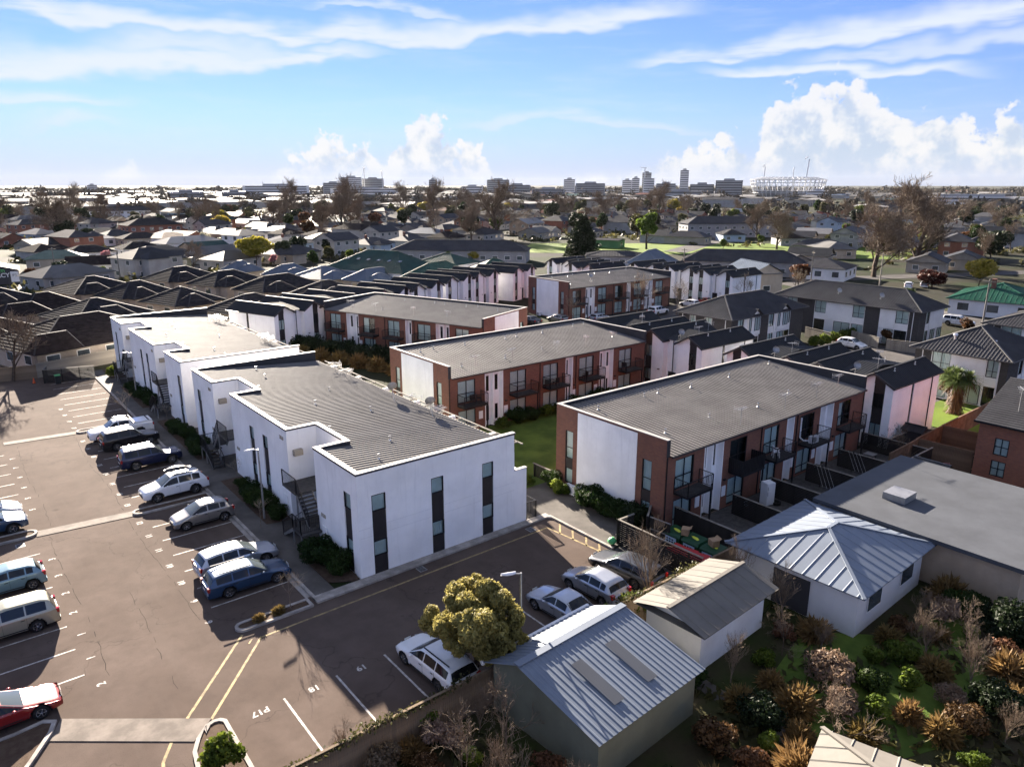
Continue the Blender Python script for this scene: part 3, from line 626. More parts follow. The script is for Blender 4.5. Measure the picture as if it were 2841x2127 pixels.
def recess_stair(t, a, c, flip=False):
    """steel stair in a recess from y=a to y=c (local): short flight, mid landing, main flight, upper landing"""
    s = ob('stair', None, t)
    sg = -1 if flip else 1; Y = (lambda q: c-(q-a)) if flip else (lambda q: q)
    up = MB(); y0, y1 = sorted((Y(a+2.0), Y(c-.02))); up.box(-.55, 2.08, y0, y1, 2.82, 2.95); up.build('landing', 'deck', s)
    lo = MB(); y0, y1 = sorted((Y(a-.55), Y(a+.95))); lo.box(-1.35, -.02, y0, y1, 1.12, 1.22); lo.build('landing', 'deck', s)
    if True:
        fr = MB()
        for (x, yy, z) in ((-1.3, Y(a-.3), 1.12), (-1.3, Y(a+.95), 1.12), (-.5, Y(a+2.05), 2.82)): fr.bar((x, yy, .1), (x, yy, z), .08)
        # main flight: from lower landing up to upper landing
        A = Vector((-.25, Y(a+.35), 1.2)); B = Vector((-.25, Y(a+2.05), 2.95))
        for x in (-.5, .55): fr.bar((x, A.y, A.z-.05), (x, B.y, B.z-.12), .05, .2)
        for x in (-1.3, -.45): fr.bar((x, Y(a+.95), 1.12), (x, Y(a+2.65), .15), .05, .2)
        fr.build('stringer', 'grey_metal', s)
        for i in range(9):
            k = (i+.5)/9; st = MB(); y = A.y+(B.y-A.y)*k; st.box(-.48, .53, y-.13, y+.13, A.z+(B.z-A.z)*k-.02, A.z+(B.z-A.z)*k+.03); st.build('step', 'deck', s)
        for i in range(5):
            k = (i+.5)/5; st = MB(); y = Y(a+.95+1.7*k); st.box(-1.28, -.47, y-.15, y+.15, 1.12-.95*k-.02, 1.12-.95*k+.03); st.build('step', 'deck', s)
        rl = MB()
        railing(rl, [(-.5, A.y, A.z), (-.5, B.y, B.z)], 0, 1., sp=.13); railing(rl, [(-.53, Y(a+2.05), 2.95), (-.53, Y(c-.05), 2.95)], 0, 1.05, sp=.12)
        railing(rl, [(-.1, Y(a-.32), 1.22), (-1.33, Y(a-.32), 1.22), (-1.33, Y(a+.95), 1.22), (-1.33, Y(a+2.7), .12)], 0, 1., sp=.12); railing(rl, [(-.47, Y(a+1.0), 1.2), (-.47, Y(a+2.7), .12)], 0, 1., sp=.5)
        rl.build('railing', 'black_metal', s)
SL = lambda y0, y1, k=0: (y0, y1, k)
apartment('apartment_block', 'near white two-storey apartment block with corrugated roof beside the car park', (17.07, 35.35, 0), 31.2, [(5.65, 10.0), (21.1, 25.5)],
          [SL(.85, 1.75), SL(13.65, 14.6, 1), SL(16.35, 17.25), SL(29.1, 30.05, 2)], [SL(.9, 1.82), SL(4.95, 5.85, 2), SL(8.8, 9.7)], 6)
apartment('apartment_block', 'far white two-storey apartment block with sunlit glaring roof at the end of the car park', (17.07, 70.1, 0), 30.3, [(5.6, 9.6), (20.5, 24.5)],
          [SL(.65, 1.6), SL(12.6, 13.5), SL(15.2, 16.1, 1), SL(27.6, 28.5)], [], 6)
# ---------------------------------------------------------------- brick apartment blocks
def brick_block(label, loc, rz, L, yard=False, seed=1):
    t = thing('brick_apartment_block', label, 'apartment block', loc, rz, 'brick apartment blocks'); D = 10.5; H = 6.55; rr = random.Random(seed)
    sc = L/26.4
    wx = [(.98, 2.97), (7.05, 9.1), (11.3, 13.3), (16.25, 18.35), (22.2, 24.2)]; st = [(4.1, 6.2), (14.35, 15.3), (19.25, 21.25)]
    wx = [(a*sc, c*sc) for a, c in wx]; st = [(a*sc, c*sc) for a, c in st]
    holes = [(a, c, 2.88, 5.0) for a, c in wx]+[(a, c, .12, 2.15) for a, c in wx]
    shol = [(a, c, .0, 5.42) for a, c in st]
    b = MB(); wall(b, (0, 0), (1, 0), L, 0, 5.5, holes+shol, .1)
    wall(b, (L, D), (-1, 0), L, 0, H)
    eh = []
    for (y0, y1) in ((1.17, 2.0), (8.68, 9.5)): eh += [(y0, y1, .7, 4.8)]
    pan = (2.5, 8.2, .15, 6.42)
    wall(b, (0, D), (0, -1), D, 0, H, [(D-y1, D-y0, e, f) for y0, y1, e, f in eh]+[(D-pan[1], D-pan[0], pan[2], pan[3])], .06)
    wall(b, (L, 0), (0, 1), D, 0, H, eh+[pan], .06)
    b.build('wall', 'brick', t)
    for xa, xb in ((-.035, .05), (L-.05, L+.035)): MB().box(xa, xb, pan[0]+.002, pan[1]-.002, pan[2]+.002, pan[3]-.002).build('render_panel', 'stucco', t)
    for O, U, f in (((0, D), (0, -1), lambda y0, y1: (D-y1, D-y0)), ((L, 0), (0, 1), lambda y0, y1: (y0, y1))):
        for y0, y1, e, h in eh:
            u0, u1 = f(y0, y1); nx, ny = U[1], -U[0]; P = lambda u, z, d: (O[0]+U[0]*u-nx*d, O[1]+U[1]*u-ny*d, z)
            win(t, O, U, (u0, u1, 2.62, 4.8), (), (3.5,), 'curtain'); win(t, O, U, (u0, u1, .7, 1.88), (), (), 'blind')
            MB().quad(P(u0, 1.88, .05), P(u1, 1.88, .05), P(u1, 2.62, .05), P(u0, 2.62, .05)).build('spandrel_panel', 'dark_panel', t)
    for i, (a, c) in enumerate(wx):
        m_ = (a+c)/2
        win(t, (0, 0), (1, 0), (a, c, 2.88, 5.0), (m_,), (3.75,), rr.choice(['curtain', 'curtain', 'blind', 'half']) if not (yard and i in (1, 3)) else 'dark', fw=.07, name='balcony_door')
        win(t, (0, 0), (1, 0), (a, c, .12, 2.15), (m_,), (.75,), rr.choice(['curtain', 'blind', 'curtain']), fw=.07, name='patio_door')
        x0, x1 = a-.05, min(c+.65, L-.1); bal = ob('balcony', None, t)
        MB().box(x0, x1, -1.18, -.002, 2.62, 2.78).build('floor', 'black_metal', bal)
        nb = int((x1-x0)/.14); q = MB()
        for k in range(nb): u = x0+.03+(x1-x0-.06)*k/nb; q.box(u, u+.11, -1.14, -.03, 2.784, 2.81)
        q.build('deck_board', 'deck', bal, kind='stuff')
        r = MB()
        if yard and i == 1:
            for (p, q_) in (((x0, 0), (x0, -1.16)), ((x0, -1.16), (x1, -1.16)), ((x1, -1.16), (x1, 0))):
                n = max(2, int((abs(p[0]-q_[0])+abs(p[1]-q_[1]))/.16))
                for k in range(n):
                    s0, s1 = k/n+.01, (k+1)/n-.01; A = Vector((*p, 0)).lerp(Vector((*q_, 0)), s0); C = Vector((*p, 0)).lerp(Vector((*q_, 0)), s1); r.bar((A.x, A.y, 3.3), (C.x, C.y, 3.3), .03, 1.02)
        else: railing(r, [(x0+.03, -.02), (x0+.03, -1.15), (x1-.03, -1.15), (x1-.03, -.02)], 2.78, 1.0, sp=.12)
        r.build('railing', 'black_metal', bal)
        p = MB(); p.bar((x1-.08, -1.1, .05), (x1-.08, -1.1, 2.62), .1); p.build('post', 'black_metal', bal)
    for i, (a, c) in enumerate(st):
        # white entry bay folded back from the wall
        b = MB(); m_ = (a+c)/2; dd = .42; f = .1
        wide = c-a > 1.3
        pts = [(a, 0.), (a+.12, dd), (m_-.12, dd), (m_-.02, f), (m_+.1, f), (m_+.2, dd), (c-.1, dd), (c, 0.)] if wide else [(a, 0.), (a+.1, dd), (c-.1, dd), (c, 0.)]
        for (p, q) in zip(pts[:-1], pts[1:]): b.quad((p[0], p[1], 0), (q[0], q[1], 0), (q[0], q[1], 5.42), (p[0], p[1], 5.42))
        b.box(a-.03, a+.05, -.03, .03, .02, 5.42).box(c-.05, c+.03, -.03, .03, .02, 5.42); b.build('entry_bay', 'stucco', t)
        s = MB(); xs = [a+.55, c-.5] if wide else [m_]
        for x in xs:
            for z0, z1 in ((3.4, 4.9), (.5, 2.0)): w = MB().box(x-.16, x+.16, dd-.03, dd+.02, z0, z1).build('slot_window', 'dark_panel', t); MB().quad((x-.12, dd-.034, z0+.05), (x+.12, dd-.034, z0+.05), (x+.12, dd-.034, z1-.05), (x-.12, dd-.034, z1-.05)).build('pane', 'glass_dark', w)
        for x in ((a-.55, c+.35) if wide else (c+.3,)):
            MB().box(x-.22, x+.22, -.06, -.003, 1.0, 1.75).build('meter_box', 'white_plastic', t); MB().box(x-.1, x+.1, -.16, -.003, 2.2, 2.3).build('wall_lamp', 'black_metal', t)
    d = MB()
    for x in (.06, 10.85*sc, 15.75*sc, L-.06): d.cyl((x, -.05, .05), (x, -.05, 5.4), .045, .045, 6)
    d.build('downpipe', 'black_metal', t)
    W = .26; c = MB(); c.box(-.03, W, -.05, D+.03, H, H+.05).box(L-W, L+.03, -.05, D+.03, H, H+.05).box(W, L-W, D-W, D+.03, H, H+.048); c.build('coping', 'coping_grey', t)
    z = lambda y: 5.5+(6.33-5.5)*(y+.3)/(D-W+.3)
    p = MB(); p.box(.02, W-.01, .001, D-.02, 5.45, H-.002).box(L-W+.01, L-.02, .001, D-.02, 5.45, H-.002).box(W, L-W, D-W+.01, D-.02, 6.0, H-.002); p.box(-.02, W, -.07, 0., 5.42, H); p.box(L-W, L+.02, -.07, 0., 5.42, H); p.build('parapet_face', 'roof_charcoal', t)
    r = MB(); ribs(r, (W, -.3, z(-.3)), (L-W, -.3, z(-.3)), (W, D-W, z(D-W)), (L-W, D-W, z(D-W)), .36, .05); r.build('roof', 'roof_grey', t)
    g = MB(); g.box(W, L-W, -.36, -.24, 5.38, 5.49); g.box(W, L-W, -.24, 0., 5.40, 5.44); g.build('gutter', 'flashing', t)
    for i in range(5):
        for (dx, y) in ((0, 8.3), (1.7, 8.5), (.8, 2.6)):
            if rr.random() < .8: x = 2.2+i*5.3*sc+dx; vent_pipe(t, x, y+rr.uniform(-.4, .4), z(y)+.02, .3)
    return t
E1 = Vector((.338, -.941)); E2 = Vector((.941, .338)); RZ1 = math.atan2(E1.y, E1.x)
brick_block('nearest long brick apartment block with white end panel and fenced black yards', (35.3, 28.2, 0), 0, 26.0, True, 3)
brick_block('middle long brick apartment block behind the lawn with balconies', (35.35, 53.3, 0), 0, 26.5, False, 5)
brick_block('angled brick apartment block behind a dark hedge, left of the middle block', (43.2, 96.1, 0), RZ1, 26.9, False, 8)
brick_block('farthest brick apartment block with bare trees and parked cars in front', (84.2, 89.9, 0), 0, 26.4, False, 12)
# roof antennas and dishes
antenna(44.3, 28.9, 5.6, 'tv antenna at the eave of nearest brick block, left one'); antenna(50.2, 29.0, 5.6, 'tv antenna at the eave of nearest brick block, second from left'); antenna(55.0, 29.1, 5.6, 'tv antenna at the eave of nearest brick block, third from left'); antenna(58.9, 29.4, 5.6, 'tv antenna at right end of nearest brick block roof')
for i, x in enumerate((39.2, 43.8, 49.5, 53.8, 57.5)): antenna(x, 54.4+.2*(i % 2), 5.6, 'tv antenna on middle brick block roof, %s from the left' % ('first', 'second', 'third', 'fourth', 'fifth')[i], .3*i)
for i, a in enumerate((4, 8.5, 15, 20.5)): p = Vector((43.2, 96.1))+E1*a+E2*1.2; antenna(p.x, p.y, 5.6, 'tv antenna on the angled brick block roof, %s from the left' % ('first', 'second', 'third', 'fourth')[i], .5*i)
dish(91.6, 92.2, 5.7, 'grey satellite dish on farthest brick block roof, left', .38, 4.3); dish(107.0, 98.0, 6.1, 'grey satellite dish at right end of farthest brick block roof', .38, 4.3)
dish(27.6, 49.6, 5.8, 'dark grey satellite dish at the roof edge of near white block, upper', .4, 1.2, .9); dish(27.9, 44.5, 5.8, 'grey satellite dish at the roof edge of near white block, lower', .4, 1.2, .8)
rr = random.Random(4)
for i, y in enumerate((43.0, 43.5, 44.0, 47.0, 47.6)): antenna(28.0+rr.uniform(-.3, .2), y, 5.75, 'silver tv antenna in the near cluster at right edge of near white block roof, %s' % ordw(i+1), rr.uniform(0, 3), .9, 'antenna cluster near white block')
for i, y in enumerate((58.0, 58.6, 60.5, 61.5)): antenna(28.1+rr.uniform(-.3, .2), y, 5.75, 'small tv antenna at far right edge of near white block roof, %s' % ordw(i+1), rr.uniform(0, 3), .8, 'antennas far edge near white block')
for i in range(7): antenna(27.9+rr.uniform(-.5, .3), 76.5+i*.4+rr.uniform(-.2, .2), 5.75, 'tv antenna in dense cluster at near right edge of far white block, %s' % ordw(i+1), rr.uniform(0, 3), .8, 'antenna cluster far white block near')
for i in range(6): antenna(27.9+rr.uniform(-.5, .3), 92+i*.5, 5.75, 'tv antenna in cluster at far right edge of far white block, %s' % ordw(i+1), rr.uniform(0, 3), .8, 'antenna cluster far white block far')
# ---------------------------------------------------------------- roofs
def hipribs(b, E0, E1_, R0, R1, pitch=.5, h=.035, mi=0):
    E0, E1_, R0, R1 = map(Vector, (E0, E1_, R0, R1)); e = E1_-E0; L = e.length; d = e/L; nr = e.cross((R0+R1)/2-E0).normalized()
    if nr.z < 0: nr = -nr
    if (R1-R0).length < 1e-4: b.poly([tuple(E0), tuple(E1_), tuple(R0)], mi)
    else: b.quad(tuple(E0), tuple(E1_), tuple(R1), tuple(R0), mi)
    s0 = (R0-E0).dot(d); s1 = L-(R1-E0).dot(d); up = (R0-E0)-d*s0; n = int(L/pitch); w = .06
    for i in range(n+1):
        s = (i+.5)*L/(n+1); k = 1.
        if s0 > .01: k = min(k, s/s0)
        if s1 > .01: k = min(k, (L-s)/s1)
        A = E0+d*s; C = A+up*k
        b.add([tuple(A-d*w), tuple(A+nr*h), tuple(A+d*w), tuple(C-d*w*.6), tuple(C+nr*h), tuple(C+d*w*.6)], [(0, 1, 4, 3), (1, 2, 5, 4)], mi)
def hiproof(b, x0, x1, y0, y1, ze, zr, style='ribs', mi=0, cap=None, pitch=None, ax=None, gable=0):
    """hip roof over a rectangle; the ridge follows the longer side; gable=fraction 0 hip .. 1 gable"""
    lx, ly = x1-x0, y1-y0; face = courses if style == 'courses' else hipribs
    kw = {'pitch': pitch or (.4 if style == 'courses' else .55)}
    if style == 'plain': face = lambda b, a, c, e, f, mi=0, pitch=0: b.poly([a, c, f, e] if (Vector(e)-Vector(f)).length > 1e-4 else [a, c, e], mi)
    along_x = lx >= ly if ax is None else ax
    h = (ly if along_x else lx)/2; ins = min(h*(1-gable), (lx if along_x else ly)/2-.01)
    if along_x: A, B = (x0+ins, (y0+y1)/2, zr), (x1-ins, (y0+y1)/2, zr)
    else: A, B = ((x0+x1)/2, y0+ins, zr), ((x0+x1)/2, y1-ins, zr)
    c = [(x0, y0, ze), (x1, y0, ze), (x1, y1, ze), (x0, y1, ze)]
    if along_x:
        face(b, c[0], c[1], A, B, mi=mi, **kw); face(b, c[2], c[3], B, A, mi=mi, **kw)
        if gable < 1: face(b, c[1], c[2], B, B, mi=mi, **kw); face(b, c[3], c[0], A, A, mi=mi, **kw)
    else:
        face(b, c[1], c[2], A, B, mi=mi, **kw); face(b, c[3], c[0], B, A, mi=mi, **kw)
        if gable < 1: face(b, c[0], c[1], A, A, mi=mi, **kw); face(b, c[2], c[3], B, B, mi=mi, **kw)
    if cap is not None:
        b.bar(Vector(A)+Vector((0, 0, .04)), Vector(B)+Vector((0, 0, .04)), .2, .06, cap)
        if gable < 1:
            hips = ((c[0], A), (c[3], A), (c[1], B), (c[2], B)) if along_x else ((c[0], A), (c[1], A), (c[2], B), (c[3], B))
            for p, q in hips: b.bar(Vector(p)+Vector((0, 0, .04)), Vector(q)+Vector((0, 0, .04)), .18, .06, cap)
    return A, B
# ---------------------------------------------------------------- white zigzag-roofed townhouses
def townhouse(label, loc, rz, side_near=True, group='white zigzag-roofed townhouses', rng=None, detail=True):
    """a pair: gables at y 0..3.3 and 5.2..8.5 with a recessed entry between; front faces -x, depth 9.2"""
    t = thing('townhouse', label, 'townhouse', loc, rz, group); D = 9.2; ze, zr = 5.7, 6.62; G = ((0., 3.3), (5.2, 8.5)); rng = rng or random.Random(1)
    tp = lambda y0, y1: (lambda y: ze+(zr-ze)*(1-abs(y-(y0+y1)/2)/((y1-y0)/2)))
    b = MB()
    for i, (y0, y1) in enumerate(G):
        ym = (y0+y1)/2; a, c = (ym-.95, ym) if i == 0 else (ym, ym+.95)   # dark strip on the outer side
        f = tp(y0, y1); hs = [(y1-c, y1-a, .1, ze)]
        wall(b, (0, y1), (0, -1), y1-y0, 0, ze, hs, .08)
        b.poly([(0, y0, ze), (0, ym, zr), (0, y1, ze)]); b.poly([(D, y0, ze), (D, ym, zr), (D, y1, ze)])
        P = lambda y, z, d=.06: (d, y, z); 
        for e, h in ((.1, .85), (2.15, 3.5), (4.85, ze)): MB().quad(P(a, e), P(c, e), P(c, h), P(a, h)).build('dark_strip', 'dark_panel', t)
        MB().poly([(-.004, a, ze-.02), (-.004, c, ze-.02), (-.004, c, f(c)-.03), (-.004, a, f(a)-.03)]).build('dark_strip', 'dark_panel', t)
        for z0, z1 in ((.85, 2.15), (3.5, 4.85)): win(t, (0, y1), (0, -1), (y1-c, y1-a, z0, z1), (y1-(a+c)/2,), (), rng.choice(['curtain', 'blind', 'dark']) if detail else 'blind', inset=.05)
    wall(b, (.7, 5.2), (0, -1), 1.9, 0, ze); wall(b, (0, 3.3), (1, 0), .7, 0, ze); wall(b, (.7, 5.2), (-1, 0), .7, 0, ze)
    # near side wall with a dark vertical slot
    sh = [(3.6, 4.05, .1, ze-.1)]
    for (O, U) in (((0, 0), (1, 0)), ((D, 8.5), (-1, 0))):
        wall(b, O, U, D, 0, ze, sh, .08); nx, ny = U[1], -U[0]; P = lambda u, z, d=.06: (O[0]+U[0]*u-nx*d, O[1]+U[1]*u-ny*d, z)
        MB().quad(P(3.6, .1), P(4.05, .1), P(4.05, ze-.1), P(3.6, ze-.1)).build('dark_strip', 'dark_panel', t)
        w = MB().quad(P(3.64, 3.9, .05), P(4.01, 3.9, .05), P(4.01, 5.2, .05), P(3.64, 5.2, .05)).build('slot_window', 'glass_dark', t)
    wall(b, (D, 0), (0, 1), 8.5, 0, ze); b.build('wall', 'stucco', t)
    for y in (3.45, 4.15):
        d = MB(); d.box(.64, .69, y+.05, y+.75, .05, 2.1); dr = d.build('door', 'dark_panel', t); MB().bar((.6, y+.62, 1.0), (.6, y+.62, 1.2), .03).build('handle', 'galv', dr)
    MB().box(-.14, -.01, 2.5, 2.75, 2.25, 2.33).box(-.14, -.01, 5.6, 5.85, 2.25, 2.33).build('wall_lamp', 'black_metal', t)
    r = MB(); o = .3; k = (zr-ze)/1.65
    for (y0, y1) in G:
        ym = (y0+y1)/2
        for s in (-1, 1):
            ye = ym+s*(1.65+o*.8); hipribs(r, (-o, ye, zr-k*(1.65+o*.8)+.06), (D+o, ye, zr-k*(1.65+o*.8)+.06), (-o, ym, zr+.06), (D+o, ym, zr+.06), .3, .035)
            r.quad((-o, ye, zr-k*(1.65+o*.8)+.02), (D+o, ye, zr-k*(1.65+o*.8)+.02), (D+o, ym, zr+.01), (-o, ym, zr+.01))
        r.bar((-o, ym, zr+.09), (D+o, ym, zr+.09), .22, .05)
    # low cross roof over the entry
    zc = ze+.55
    hipribs(r, (.4, 3.1, ze+.05), (.4, 5.4, ze+.05), (D/2, 3.1, zc+.1), (D/2, 5.4, zc+.1), .3, .035); hipribs(r, (D, 5.4, ze+.05), (D, 3.1, ze+.05), (D/2, 5.4, zc+.1), (D/2, 3.1, zc+.1), .3, .035)
    r.build('roof', 'roof_dark', t)
    f = MB()
    for (y0, y1) in G:
        ym = (y0+y1)/2
        for s in (-1, 1): ye = ym+s*(1.65+o*.8); za = zr-k*(1.65+o*.8); f.bar((-o-.02, ye, za-.05), (-o-.02, ym, zr-.05), .05, .2); f.bar((-o, ye, za-.02), (D+o, ye, za-.02), .1, .1)
    f.build('fascia', 'flashing', t)
    d = MB(); d.cyl((.55, 4.25, .05), (.55, 4.25, ze), .045, .045, 6); d.cyl((7.6, -.06, .05), (7.6, -.06, ze-.05), .045, .045, 6); d.build('downpipe', 'black_metal', t)
    for x, y in ((2.5, 1.2), (6.5, 1.2), (7, 6.3)): vent_pipe(t, x, y, zr-.15, .25)
    return t
townhouse('white zigzag-roofed townhouse pair behind right end of middle brick block, nearest one', (63.0, 46.45, 0), 0)
townhouse('white zigzag-roofed townhouse pair mostly hidden behind middle brick block', (63.0, 54.75, 0), 0)
townhouse('white zigzag-roofed townhouse pair at right end of nearest brick block with sun patches', (63.0, 26.55, 0), 0)
townhouse('white zigzag-roofed townhouse pair behind nearest brick block roof, farther one', (63.0, 34.85, 0), 0)
RC = math.atan2(.941, -.338); ords = ['nearest and leftmost', 'second from left', 'third from left', 'fourth from left', 'fifth from left', 'sixth from left', 'last and rightmost', 'eighth']
def row(p): q = Vector(p)+E2*1.65-E1*.1; return (q.x, q.y, 0)
for i, p in enumerate([(41.8, 96.7), (49.6, 99.6), (60.1, 102.6), (68.0, 105.2), (77.9, 110.0), (85.8, 112.6), (97.0, 114.8)]):
    townhouse('white zigzag-roofed townhouse pair in the angled row, %s of the row' % ords[i], row(p), RC, detail=i < 3)
for i, (x, y) in enumerate([(118.5, 81.5), (118.5, 90.0), (117.5, 98.5), (107, 106.5), (109, 115.0)]):
    townhouse('white zigzag-roofed townhouse pair beyond the farthest brick block, %s' % ('rightmost', 'second from right', 'third from right', 'fourth from right', 'leftmost')[i], (x, y, 0), 0, detail=False)
for i, (x, y, z) in enumerate([(64.3, 50.4, 6.0), (64.2, 30.6, 6.0), (64.3, 38.8, 6.0)]): dish(x, y, z, 'grey satellite dish on white townhouse roof, %s' % ('behind middle brick block', 'at right end of nearest brick block', 'behind nearest brick block')[i], .36, 4.2, .5)
for i, (x, y) in enumerate([(66.2, 49.4), (66.5, 58.0), (69.2, 50.4), (66.3, 29.6), (66.4, 38.2), (69.4, 31.0)]): antenna(x, y, 6.3, 'tv antenna on white townhouse roof, %s' % ('above middle brick block corner', 'far pair behind middle block', 'rear of nearest pair', 'pair with sun patches', 'behind nearest brick block', 'rear of sun patched pair')[i], .7*i, .9)
# ---------------------------------------------------------------- dark brick and white hip-roofed townhouses
def facade(t, wb, O, U, segs, H=5.15, seed=0):
    """segs: (width, kind) with kind b brick, w white board, g window column"""
    rr = random.Random(seed); u = 0; nx, ny = U[1], -U[0]; P = lambda u, z, d=0.: (O[0]+U[0]*u-nx*d, O[1]+U[1]*u-ny*d, z)
    for wd, kd in segs:
        wb = {k: MB() for k in ('brick_dark', 'wall_white', 'stucco_grey')}; o = P(u, 0); O2 = (o[0], o[1])
        if kd == 'b': wall(wb['brick_dark'], O2, U, wd, 0, H)
        elif kd == 'w':
            wall(wb['wall_white'], O2, U, wd, 0, 2.45); n = 14
            for i in range(n):
                z0 = 2.45+(H-2.45)*i/n; z1 = 2.45+(H-2.45)*(i+1)/n; wb['wall_white'].quad(P(u, z0, -.035), P(u+wd, z0, -.035), P(u+wd, z1, -.01), P(u, z1, -.01)); wb['wall_white'].quad(P(u, z0, -.035), P(u+wd, z0, -.035), P(u+wd, z0, -.01), P(u, z0, -.01))
            if wd > 2: 
                wall(wb['stucco_grey'], (P(u, 0, -.02)[0], P(u, 0, -.02)[1]), U, wd*.3, 0, 2.3); win(t, (P(u, 0, -.03)[0], P(u, 0, -.03)[1]), U, (wd*.35, wd*.95, .1, 2.2), (wd*.65,), (), 'dark', inset=0.)
        else:
            hs = [(.08, wd-.08, .1, 2.2), (.08, wd-.08, 3.2, H-.12)]; wall(wb['wall_white'], O2, U, wd, 0, H, hs, .08)
            win(t, O2, U, hs[1], (wd/2,), (3.85,), rr.choice(['curtain', 'dark', 'blind'])); win(t, O2, U, hs[0], (wd/2,), (), rr.choice(['dark', 'dark', 'blind']))
        u += wd
        for k, b in wb.items():
            if b.v: b.build({'brick_dark': 'brick_wall', 'wall_white': 'board_wall', 'stucco_grey': 'panel_wall'}[k], k, t)
def hip_house(label, loc, LX, LY, fx, fy, zr=7.4, seed=0, pitch=.35):
    t = thing('townhouse_block', label, 'townhouse block', loc); wb = {k: MB() for k in ('brick_dark', 'wall_white', 'stucco_grey')}
    facade(t, wb, (0, LY), (0, -1), fx, seed=seed); facade(t, wb, (0, 0), (1, 0), fy, seed=seed+1)
    wall(wb['brick_dark'], (LX, 0), (0, 1), LY, 0, 5.15); wall(wb['brick_dark'], (LX, LY), (-1, 0), LX, 0, 5.15)
    for k, b in wb.items():
        if b.v: b.build({'brick_dark': 'brick_wall', 'wall_white': 'board_wall', 'stucco_grey': 'panel_wall'}[k], k, t)
    r = MB(); o = .5; hiproof(r, -o, LX+o, -o, LY+o, 5.2, zr, 'ribs', cap=1, pitch=pitch); r.quad((-o, -o, 5.14), (LX+o, -o, 5.14), (LX+o, LY+o, 5.14), (-o, LY+o, 5.14)); r.build('roof', ['roof_charcoal', 'roof_lgrey'], t)
    g = MB(); g.box(-o-.1, -o, -o-.1, LY+o+.1, 5.08, 5.2).box(-o, LX+o, -o-.1, -o, 5.08, 5.2); g.build('gutter', 'flashing', t)
    d = MB(); d.cyl((-.06, .8, .05), (-.06, .8, 5.1), .05, .05, 6).cyl((-.06, LY-.8, .05), (-.06, LY-.8, 5.1), .05, .05, 6); d.build('downpipe', 'white_plastic', t)
    return t
hip_house('dark brick and white hip-roofed townhouse block behind white zigzag townhouses, nearest left', (82.0, 56.2, 0), 17.7, 8.7, [(2, 'b'), (1, 'g'), (1.5, 'b'), (1.2, 'g'), (3, 'b')], [(1.6, 'b'), (1.4, 'g'), (2.4, 'w'), (1.2, 'g'), (2.2, 'b'), (1.4, 'g'), (2.6, 'w'), (1.5, 'g'), (3.4, 'b')], 7.5, 1)
hip_house('long dark brick and white townhouse block with big corrugated hip roof, right background', (107.7, 43.3, 0), 8.0, 22.2, [(1.8, 'w'), (1.8, 'g'), (3.0, 'b'), (1.9, 'g'), (4.1, 'w'), (1.9, 'g'), (2.2, 'b'), (2.2, 'w'), (1.9, 'g'), (1.4, 'b')], [(2.2, 'b'), (1.2, 'g'), (2.2, 'w'), (2.4, 'w')], 7.6, 2)
hip_house('dark brick and white hip-roofed townhouse behind the cabbage tree at right', (83.8, 24.6, 0), 10.5, 9.0, [(1.7, 'b'), (2.0, 'g'), (3.3, 'w'), (1.3, 'g'), (.7, 'b')], [(3.2, 'b'), (1.2, 'g'), (3.0, 'w'), (3.1, 'b')], 7.6, 3)
hip_house('dark brick and white townhouse cut by the right frame edge', (106.0, 22.5, 0), 12, 11.8, [(1.6, 'b'), (2.4, 'g'), (2.8, 'w'), (1.6, 'g'), (3.4, 'b')], [(4, 'b'), (4, 'w'), (4, 'b')], 7.6, 4)
# two small gabled dormers on the left one
for i, x in enumerate((5.2, 12.1)):
    dm = thing('roof_dormer', 'small white gabled dormer on the hip-roofed townhouse, %s' % ('left', 'right')[i], 'dormer', (82.0+x, 56.15, 0))
    b = MB(); b.poly([(-1.4, -.12, 2.5), (1.4, -.12, 2.5), (1.4, -.12, 5.15), (0, -.12, 6.1), (-1.4, -.12, 5.15)]); b.quad((-1.4, -.12, 2.5), (-1.4, .02, 2.5), (-1.4, .02, 5.15), (-1.4, -.12, 5.15)); b.quad((1.4, -.12, 2.5), (1.4, .02, 2.5), (1.4, .02, 5.15), (1.4, -.12, 5.15)); b.build('gable_wall', 'wall_white', dm)
    b = MB(); b.quad((-1.6, -.6, 5.05), (0, -.6, 6.15), (0, 2.4, 6.15), (-1.6, .3, 5.05)); b.quad((1.6, -.6, 5.05), (0, -.6, 6.15), (0, 2.4, 6.15), (1.6, .3, 5.05)); b.build('roof', 'roof_charcoal', dm)
    win(dm, (-1.4, -.14), (1, 0), (.15, .65, 3.1, 4.9), (), (), 'dark', inset=0.); win(dm, (-1.4, -.14), (1, 0), (1.4, 2.6, 3.1, 4.9), (2.0,), (), 'dark', inset=0.)
for i, (x, y, zz, l) in enumerate([(85.6, 30.5, 6.6, 'left'), (86.5, 27.0, 6.3, 'right')]):
    MB().cyl((x, y, zz-.4), (x, y, zz+.1), .14, .14, 8).cyl((x, y, zz+.1), (x, y, zz+.3), .24, .2, 10).build('roof_vent', 'galv', None, label='round turbine vent on hip roof behind the cabbage tree, %s' % l, cat='roof vent')
dish(109.0, 56.0, 5.9, 'satellite dish on the long hip roof, left', .4, 4.2, .7); dish(108.9, 49.5, 5.9, 'satellite dish on the long hip roof, right', .4, 4.2, .7)
